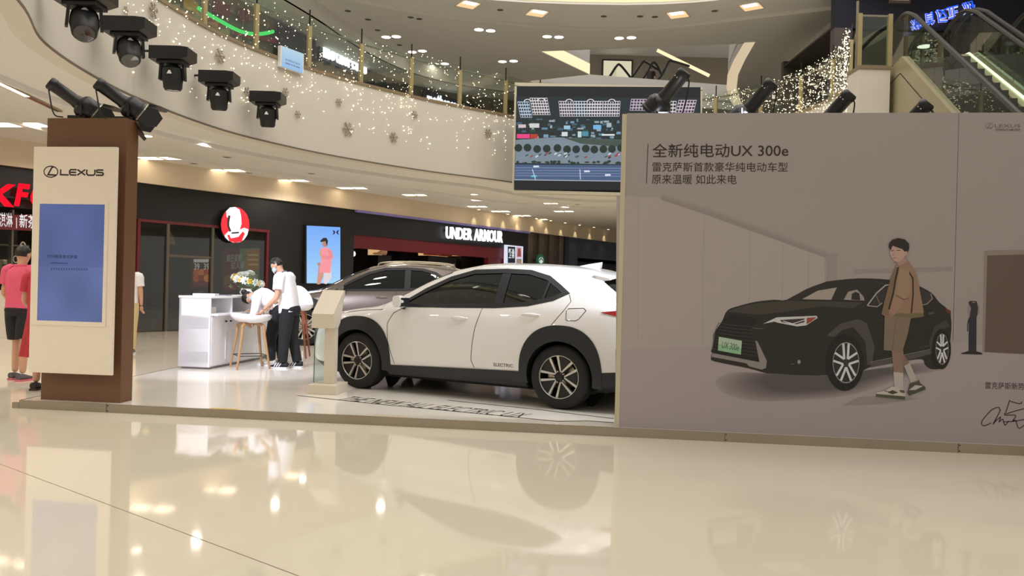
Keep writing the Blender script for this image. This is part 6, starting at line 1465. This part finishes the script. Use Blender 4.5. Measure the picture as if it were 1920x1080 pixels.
    top = MB().loft(spine_loft([(hem, .178 * W, .138), (lerp3(pel, spi, .45), .172 * W, .132), (spi, .172 * W, .130), (che, .190 * W, .132), (lerp3(che, mid, .8), .190 * W, .112), (lerp3(mid, nek, .45), .125, .085), (lerp3(mid, nek, .95), .066, .066)]), cap=True)
    top.build('shirt' if lower != 'dress' else 'dress_top', m_sh, r, smooth=True)
    for s in ('l', 'r'):
        sh, el, wr = J['sh' + s], J['el' + s], J['wr' + s]; inn = lerp3(sh, mid, .35); mb = MB()
        if sleeves == 'short': mb.tube([Vector(p) for p in catmull([inn, sh, lerp3(sh, el, .3), lerp3(sh, el, .62)], 3)], [.07, .078, .082, .084, .083, .081, .079, .077, .076, .075], 14)
        else: mb.tube([Vector(p) for p in catmull([inn, sh, lerp3(sh, el, .5), el, lerp3(el, wr, .5), lerp3(el, wr, .9)], 2)], [.07, .078, .078, .072, .068, .062, .060, .056, .052, .046, .042], 14)
        mb.build('sleeve', m_sh, r, smooth=True)
    if sleeves == 'short':
        cl = MB(); q = (Vector(nek) - Vector(mid)).normalized(); c = Vector(lerp3(mid, nek, .98)); u1 = q.cross(Vector((0, 1, 0))).normalized(); u2 = q.cross(u1)
        cl.tube([c + u1 * .064 * math.cos(2 * PI * i / 20) + u2 * .066 * math.sin(2 * PI * i / 20) for i in range(20)], .016, 6, closed=True); cl.build('collar', M2('collar', col.get('collar', c_sh)), r, smooth=True)
    # lower garment
    if lower in ('trousers', 'shorts'):
        m_lo = M2('lower', col['lower']); hipm = lerp3(J['hpl'], J['hpr'], .5); crotch = (hipm[0], hipm[1], hipm[2] - .07)
        MB().loft(spine_loft([(lerp3(pel, spi, .45), .158, .118), (pel, .172, .135), (hipm, .182, .142), (crotch, .150, .12)])).build('trousers' if lower == 'trousers' else 'shorts', m_lo, r, smooth=True)
        for s in ('l', 'r'):
            hp, kn, an = J['hp' + s], J['kn' + s], J['an' + s]; mb = MB()
            if lower == 'trousers': mb.tube([Vector(p) for p in catmull([lerp3(hp, kn, -.08), lerp3(hp, kn, .4), kn, lerp3(kn, an, .5), lerp3(kn, an, 1.0)], 3)], [.100, .104, .104, .102, .096, .090, .084, .080, .077, .074, .072, .070, .068], 14)
            else: mb.tube([Vector(p) for p in catmull([lerp3(hp, kn, -.08), lerp3(hp, kn, .4), lerp3(hp, kn, .88)], 4)], [.10, .105, .108, .11, .11, .11, .11, .108, .106], 14)
            mb.build('trouser_leg' if lower == 'trousers' else 'shorts_leg', m_lo, r, smooth=True)
    else:
        mb = MB(); rings = []; pz = pel[2] + .1
        for i in range(9):
            t = i / 8; z = pz + (J['hem'] - pz) * t; rad = .16 + .08 * t
            rings.append([(pel[0] + (rad + .012 * t * math.sin(7 * a)) * .85 * math.cos(a), pel[1] + (rad + .012 * t * math.sin(7 * a)) * math.sin(a), z) for a in [2 * PI * k / 40 for k in range(40)]])
        mb.loft(rings, cap=False).build('skirt', mat('patterned_red', col['lower'], .8, noise=.55, scale=26), r, smooth=True)
    # shoes
    for s in ('l', 'r'):
        an = Vector(J['an' + s]); fd = Vector(J.get('ft' + s, (1, 0, 0))).normalized(); ls = Vector((-fd.y, fd.x, 0)); zb = J.get('fz' + s, 0.0); rings = []
        for i in range(10):
            t = i / 9; x = -.075 + .265 * t; w = .030 + .016 * math.sin(PI * min(1, t * 1.1 + .1)); w *= (1 if t < .85 else 1 - (t - .85) * 4); h = .095 if t < .3 else .095 - .055 * ((t - .3) / .7) ** .8
            c = Vector((an.x, an.y, 0)) + fd * x; rings.append([c + ls * w * math.copysign(abs(math.cos(a)) ** .7, math.cos(a)) + Vector((0, 0, zb + .018 + (h - .018) * (.5 + .5 * math.sin(a)))) for a in [2 * PI * k / 12 for k in range(12)]])
        sm = MB().loft(rings).build('shoe', M2('shoe', col.get('shoe', (24, 24, 26)), .6), r, smooth=True)
        rings = [[c_ for c_ in ring] for ring in [[Vector((p.x, p.y, zb)) for p in R_] for R_ in []]]
        so = MB(); L_ = []; 
        for i in range(10):
            t = i / 9; x = -.08 + .275 * t; w = .034 + .016 * math.sin(PI * min(1, t * 1.1 + .1)); w *= (1 if t < .85 else 1 - (t - .85) * 4); L_.append((Vector((an.x, an.y, zb)) + fd * x, w))
        pl = [c + ls * w for c, w in L_] + [c - ls * w for c, w in L_[::-1]]; n = len(pl); so.add(pl + [p + Vector((0, 0, .024)) for p in pl], [tuple(range(n)), tuple(range(n, 2 * n))] + [(i, (i + 1) % n, (i + 1) % n + n, i + n) for i in range(n)])
        so.build('sole', M2('sole', col.get('sole', (226, 226, 226)), .6), sm)
        if col.get('stripes'):
            for k in range(3):
                st = MB(); x = .01 + .035 * k
                for sg in (-1, 1):
                    a_, b_ = Vector((an.x, an.y, zb + .03)) + fd * (x + .025) + ls * .050 * sg, Vector((an.x, an.y, zb + .082)) + fd * (x - .01) + ls * .042 * sg
                    st.tube([a_, b_], .0075, 5)
                st.build('shoe_stripe', M_white, sm)['kind'] = 'stuff'
    if extra: extra(r)
    return r
def standing(h=1.7, lean=0.0, arm=(.05, .05), step=.05, armz=0.0):
    s = h / 1.70; q = lambda x, y, z: (x * s, y * s, z * s)
    return dict(pelvis=q(0, 0, .92), spine=q(.0, 0, 1.08), chest=q(.01, 0, 1.26), neck=q(.0, 0, 1.45), head=q(.03, 0, 1.585), shl=q(0, .175, 1.38), shr=q(0, -.175, 1.38), ell=q(-.02, .225, 1.10), elr=q(-.02, -.225, 1.10), wrl=q(arm[0], .22, .86 + armz), wrr=q(arm[1], -.22, .86 + armz),
                hpl=q(0, .09, .88), hpr=q(0, -.09, .88), knl=q(.02 + step, .095, .48), knr=q(.02 - step, -.095, .48), anl=q(step, .1, .09), anr=q(-step, -.1, .09))

# the man in the white polo, one hand on the stool
mp0 = onz(537, 689); MANP = np.array([mp0[0] + .02, 11.58])
Jm = dict(pelvis=(-.02, 0, .86), spine=(.0, 0, 1.01), chest=(.045, 0, 1.19), neck=(.10, 0, 1.365), head=(.185, .0, 1.475), face=(1, .12, -.42), shl=(.06, .18, 1.30), shr=(.06, -.18, 1.31), ell=(.06, .25, 1.02), elr=(.12, -.22, 1.05), wrl=(.245, .27, .845), wrr=(.30, -.15, .92), hdl=(.65, .05, -.75), hsl=(.3, .9, .25), curl=.35,
          hpl=(-.03, .09, .83), hpr=(-.03, -.09, .83), knl=(.0, .095, .45), knr=(-.04, -.095, .45), anl=(.02, .10, .09), anr=(-.12, -.10, .09), torso_w=1.28)
def lan(r):
    mb = MB(); mb.tube([(.05, .07, 1.36), (.14, .05, 1.25), (.15, .0, 1.12), (.14, -.05, 1.25), (.05, -.07, 1.36)], .006, 5); mb.build('collar_trim', mat('trim_navy', (60, 64, 84), .7), r)
person('man in white polo shirt and black trousers leaning on the oak stool', MANP, math.radians(172), ZP, Jm, dict(shirt=(238, 236, 240), lower=(22, 22, 26), collar=(84, 86, 104), shoe=(20, 20, 22), sole=(232, 232, 232), stripes=True), mask=True, extra=lan)
# the woman bending over the counter
Jw = dict(pelvis=(-.03, 0, .83), spine=(.09, 0, .95), chest=(.22, 0, 1.02), neck=(.34, 0, 1.045), head=(.415, 0, 1.0), face=(.45, .12, -1), shl=(.25, .16, 1.01), shr=(.25, -.16, 1.01), ell=(.27, .20, .82), elr=(.33, -.19, .80), wrl=(.34, .15, .66), wrr=(.42, -.15, .80),
          hpl=(-.03, .085, .80), hpr=(-.03, -.085, .80), knl=(.05, .095, .44), knr=(-.0, -.095, .44), anl=(.05, .10, .09), anr=(-.06, -.10, .09), torso_w=1.15)
person('woman in white shirt with dark hair bun bending down beside the counter', (-3.49, 11.93), math.radians(179), ZP, Jw, dict(shirt=(240, 238, 242), lower=(24, 24, 28), shoe=(222, 216, 206), sole=(236, 236, 236)), hair='bun', mask=True, sleeves='long')
# visitors on the left
person('person in pink shirt and black shorts seen from behind left of the column', (-6.20, 10.1), math.radians(80), 0, standing(1.70, arm=(.12, .12), armz=.1), dict(shirt=(226, 92, 122), lower=(28, 26, 30), shoe=(92, 88, 92), sole=(206, 110, 124)), lower='shorts')
Jd = standing(1.60, arm=(.18, .18), armz=.12); Jd['hem'] = .40
person('person in red patterned dress half hidden behind the white panel', (-5.40, 9.25), math.radians(95), 0, Jd, dict(shirt=(190, 50, 66), lower=(176, 44, 54), shoe=(40, 34, 34), sole=(60, 48, 44)), lower='dress', hair='long')
person('person in white top just showing at the right edge of the brown column', (-6.72, 14.0), math.radians(100), 0, standing(1.66), dict(shirt=(232, 230, 232), lower=(206, 186, 140), shoe=(120, 110, 100)), hair='long')

# ================================================================ RIGHT SIDE: GALLERY END BLOCK, LANDING, ESCALATORS, SHOP WITH BLUE NEON
EB_ = aty(1588, 140, 16.75); wblk = MB().box(7.02, 7.66, 16.45, 17.0, 4.2, 6.0).build('wall_end_block', M_plaster); tag(wblk, kind='structure')
MB().box(7.0, 7.68, 16.42, 17.02, 6.0, 6.06).build('block_coping', mat('coping', (140, 122, 96), .4), wblk)
gp = thing('landing_glass', 'tall framed glass panel standing on the cream gallery end block', 'glass panel', (7.4, 16.6, 6.06))
for x in (-.33, .30): MB().box(x - .04, x + .04, -.05, .05, 0, 1.12).build('post', M_post, gp)
MB().box(-.33, .30, -.02, .02, 0.0, .06).build('bottom_rail', M_hand, gp); MB().box(-.33, .30, -.02, .02, 1.06, 1.10).build('top_rail', M_hand, gp); MB().box(-.29, .26, -.006, .006, .06, 1.06).build('glass_pane', M_railglass, gp)
MB().box(-.40, -.36, -.02, .02, 0, 1.38).build('corner_fin', M_steel, gp)

def escalator(label, top, dirv, width=0.94, rise=6.0, light=False):
    """top: landing-edge point (x,y) of the centre line; dirv: direction of descent"""
    d = np.array(dirv) / np.linalg.norm(dirv); a = math.atan2(d[1], d[0]); t = thing('escalator', label, 'escalator', (top[0], top[1], 0), a, 'escalators down from the gallery')
    sl = math.tan(math.radians(30)); L = rise / sl; H = width / 2; z = lambda x: ZT - max(0, x) * sl
    M_clad = mat('escalator_cladding', (176, 164, 134), .35, .35, noise=.08, scale=3); M_rub = mat('handrail_rubber', (40, 38, 36), .4)
    for s_ in (-1, 1):
        y0, y1 = (H, H + .14) if s_ > 0 else (-H - .14, -H)
        mb = MB(); P = [(-1.6, 6.12), (-.05, 6.12), (L, .30), (L + .8, .30), (L + .8, -.0), (L + .2, 0.0), (-.2, 4.95), (-1.6, 4.95)]; mb.prism(P, y0, y1); mb.build('truss_cladding', M_clad, t)
        mb = MB(); Q = [(-1.6, 5.8), (-.12, 5.8), (L - .2, .2)]
        for q in stroke_poly(Q, .02): mb.add([(p[0], (y1 if s_ > 0 else y0) + .004 * s_, p[1]) for p in q], [(0, 1, 2, 3)])
        mb.build('cladding_seam', M_ink, t)
        ym = (y0 + y1) / 2; pan = [(-1.2, 6.12, 6.98), (-.1, 6.12, 6.98)] + [(x, 6.12 - x * sl * 1.0, 6.98 - x * sl) for x in np.linspace(.6, L - .2, 8)]
        for i in range(len(pan) - 1):
            (xa, za, zb), (xc, zc, zd) = pan[i], pan[i + 1]; mb = MB(); mb.add([(xa + .01, ym, za), (xc - .01, ym, zc), (xc - .01, ym, zd), (xa + .01, ym, zb)], [(0, 1, 2, 3)]); mb.build('balustrade_glass', M_railglass, t)
        hp = [(-1.15, ym, 6.2), (-1.45, ym, 6.35), (-1.5, ym, 6.65), (-1.3, ym, 6.95), (-.3, ym, 7.02), (.5, ym, 6.75)] + [(x, ym, 7.05 - x * sl) for x in (1.2, L * .5, L - .3)] + [(L + .5, ym, .95), (L + .8, ym, .6), (L + .5, ym, .35)]
        MB().tube([tuple(p) for p in catmull(hp, 4)], .042, 8).build('handrail', M_rub, t, smooth=True)
        if light and s_ < 0:
            yl = y0 - .01
            MB().tube([(-1.5, yl, 6.06), (-.6, yl, 6.20), (-.1, yl, 6.14), (L, yl, .34)], .022, 6).build('skirt_light', glow('green_white_led', (232, 255, 206), 2.2), t)
    n = 26; st0 = None
    for i in range(n):
        x = .15 + (L - .3) * i / n
        o = None
        if st0 is None: st0 = MB().box(0, .40, -H + .01, H - .01, -.22, 0).build('step', mat('step_metal', (84, 82, 78), .4, .6), t); o = st0
        else: o = st0.copy(); COL.objects.link(o); o.parent = t
        o.location = (x, 0, z(x))
    MB().box(-1.6, .15, -H, H, 5.9, 6.0).build('landing_plate', M_steel, t)
    MB().prism([(-1.6, 4.95), (-.2, 4.95), (L + .2, 0.0), (L + .2, .08), (-.2, 5.05), (-1.6, 5.05)], -H, H).build('truss_soffit', mat('truss_soffit', (120, 112, 96), .5), t)
ED = (-.22, -.975)
escalator('escalator with cream cladding next to the gallery end block, the nearer one', (8.22, 15.75), ED)
escalator('escalator with green white skirt light farther right', (9.42, 15.45), ED, light=True)

# upper landing floor and the shop beyond it
ns = thing('upstairs_shop_front', 'dark glazed shop front upstairs at the top right behind the escalators', 'storefront', (0, 21.0, 0))
nn_ = MB().box(8.3, 22, 0, .3, 8.35, ZC); nn_.build('fascia_panel', mat('deep_navy_fascia', (20, 21, 40), .5), ns)
MB().box(8.3, 8.75, 0, .3, ZT, 8.35).build('pier', mat('taupe_dark_panel', (84, 78, 74), .6), ns)
for k, (x0, x1) in enumerate(((8.8, 10.9), (10.95, 13.2), (13.25, 16.0))): MB().box(x0, x1, .1, .13, ZT + .02, 8.35).build('shop_window', glass('shop_glass', (200, 205, 200), .10), ns)
for x in (10.92, 13.22): MB().box(x - .03, x + .03, .05, .18, ZT, 8.35).build('mullion', M_blackm, ns)
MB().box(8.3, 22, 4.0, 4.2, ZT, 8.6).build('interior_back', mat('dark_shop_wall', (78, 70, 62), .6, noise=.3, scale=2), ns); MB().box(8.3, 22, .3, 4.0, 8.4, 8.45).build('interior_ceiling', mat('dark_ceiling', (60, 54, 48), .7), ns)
for x, w, h, c in ((9.3, .7, 1.6, (64, 72, 70)), (11.6, .5, 1.4, (120, 84, 66)), (12.5, 1.2, 1.3, (128, 52, 44)), (14.0, .8, 1.7, (50, 62, 66))): MB().box(x, x + w, 3.4, 3.9, ZT, ZT + h).build('display_case', mat('case_%d' % int(x * 10), c, .5, noise=.3, scale=6), ns)
for lb, px, py in (('oval white pendant lamp in the shop, just right of the first handrail', 1734, 85), ('tilted white pendant lamp in the shop below the blue neon', 1825, 72)):
    p = aty(px, py, 22.2); t = thing('pendant_lamp', lb, 'pendant lamp', tuple(p)); MB().lathe([(0, .06), (.1, .05), (.22, -.02), (.20, -.03), (0, -.02)], n=20).build('shade', M_white, t, smooth=True); MB().cyl((0, 0, -.035), (0, 0, -.021), .19, n=20).build('lamp', glow('pendant_glow', (255, 252, 240), 4.0), t); MB().cyl((0, 0, .05), (0, 0, 8.4 - p[2]), .008, n=6).build('cord', M_ink, t)
neo = thing('neon_sign', 'blue neon characters, upside down, on the navy fascia at the top right', 'neon sign', (0, 20.9, 0))
M_nb, M_nw = glow('neon_blue', (36, 92, 255), 1.2), glow('neon_edge', (196, 192, 255), 1.3)
for chx, cx, cy, w, h in (('淮', 1715, 50, 22, 20), ('首', 1740, 40, 18, 24), ('反', 1763, 34, 22, 26), ('正', 1784, 27, 20, 22), ('游', 1813, 20, 24, 25)):
    A = aty(cx - w / 2, cy + h / 2, 20.9); B = aty(cx + w / 2, cy + h / 2 - 5, 20.9); hh = h * 20.9 / 1500 * 1.05; d = B - A
    for nm, m, bold, off in (('neon_edge', M_nw, .06, 0), ('neon_character', M_nb, .0, .015)):
        mb = MB(); add_text(mb, chx, lambda u, v, t: (A[0] + u, -off - .01 - t, A[2] + (hh - v) + u / d[0] * d[2]), d[0], hh, bold=bold, thick=.02, slant=.15); mb.build(nm, m, neo)
a, b = aty(1706, 56, 20.9), aty(1824, 14, 20.9); MB().box(a[0], b[0], .0, .1, (a[2] + b[2]) / 2 - .03, (a[2] + b[2]) / 2 + .03).build('mounting_rail', M_navy, neo)
# curved end fascia of the ceiling above the landing
cv = catmull([onz(x, y, ZC)[:2] for x, y in ((1700, -30), (1640, -4), (1560, 45), (1490, 110), (1466, 150), (1480, 205))], 6)
fz = ribbon(MB(), cv, 0, .12, ZC - .32, ZC + .01).build('curved_fascia', mat('ring_lip_paint', (226, 222, 216)), uc, smooth=True)
hs = thing('hanging_sign', 'small dark hanging direction sign at the top edge above the escalators', 'sign', tuple(aty(1687, 2, 19.0)))
MB().box(-.24, .24, -.04, .04, -.06, .22).build('sign_box', mat('sign_brown', (58, 42, 34), .5), hs); MB().box(-.2, .2, -.045, -.04, .0, .1).build('sign_face', mat('sign_pale', (150, 140, 120), .5), hs)
for x in (-.15, .15): MB().cyl((x, 0, .22), (x, 0, max(.3, ZC - hs.location[2])), .008, n=6).build('hanger', M_steel, hs)

# ================================================================ THIRD LEVEL SEEN THROUGH THE OPENING
e3 = thing('escalator_rails', 'black escalator handrails on the third level seen through the skylit opening', 'handrail', (0, 0, 0))
for (pa, pb, pc_) in (((1128, 160), (1160, 124), (1186, 150)), ((1170, 160), (1208, 118), (1238, 133)), ((1196, 160), (1226, 120), (1240, 140)), ((1228, 158), (1258, 116), (1292, 124))):
    P = [aty(*pa, 39.5), aty((pa[0] + pb[0]) / 2, (pa[1] + pb[1]) / 2, 39.5), aty(pb[0] - 4, pb[1], 39.5), aty(pb[0] + 4, pb[1] - 1, 39.6), aty(*pc_, 40.2)]
    MB().tube([tuple(p) for p in catmull(P, 5)], .06, 8).build('handrail', M_black, e3, smooth=True)
    MB().add([tuple(P[0]), tuple(P[2]), tuple(P[2] - np.array([0, 0, .9])), tuple(P[0] - np.array([0, 0, .9]))], [(0, 1, 2, 3)]).build('glass_balustrade', M_railglass, e3)
p3 = aty(1219, 150, 40.6); Jt = standing(1.72, arm=(.16, .16), armz=.12)
person('person in dark clothes on the third level escalator seen through the opening', (p3[0], 40.6), math.radians(88), 10.98, Jt, dict(shirt=(36, 30, 30), lower=(30, 28, 30), shoe=(26, 24, 24)))
for px, py, w in ((1209, 104, 1.5),):
    p = aty(px, py, 44); t = thing('ceiling_strip_light', 'strip light on the third level ceiling above the dark figure', 'ceiling light', (p[0], 44, 16.5)); MB().box(-w / 2, w / 2, -.2, .2, -.06, 0).build('frame', M_white, t); MB().box(-w / 2 + .05, w / 2 - .05, -.15, .15, -.07, -.06).build('lamp', M_lampbox, t)
a3, b3 = aty(1232, 94, 43), aty(1330, 142, 43); mb = MB(); mb.tube([tuple(a3), tuple(b3)], .09, 6); o = mb.build('third_level_cove', M_warmsoft, None); tag(o, 'slanting lit cove line on the third level right of the dark figure', 'cove light')
w3 = aty(1160, 135, 51); ww = thing('shop_window', 'bright small shop window on the third level left of the dark figure', 'window', (w3[0], 51.7, max(12.05, w3[2]))); MB().box(-1.0, 1.0, 0, .1, -1.0, 1.0).build('frame', M_blackm, ww); MB().box(-.9, .9, -.02, 0, -.9, .9).build('lit_pane', glow('third_window', (236, 230, 196), .8), ww)
for x in (-3, 3, 9, 13): area('third_level_fill', (x, 44, 16.3), (0, 0, 0), 2, 2, 60, (1, .93, .8))  # added fill lights without fixtures, to brighten the third level
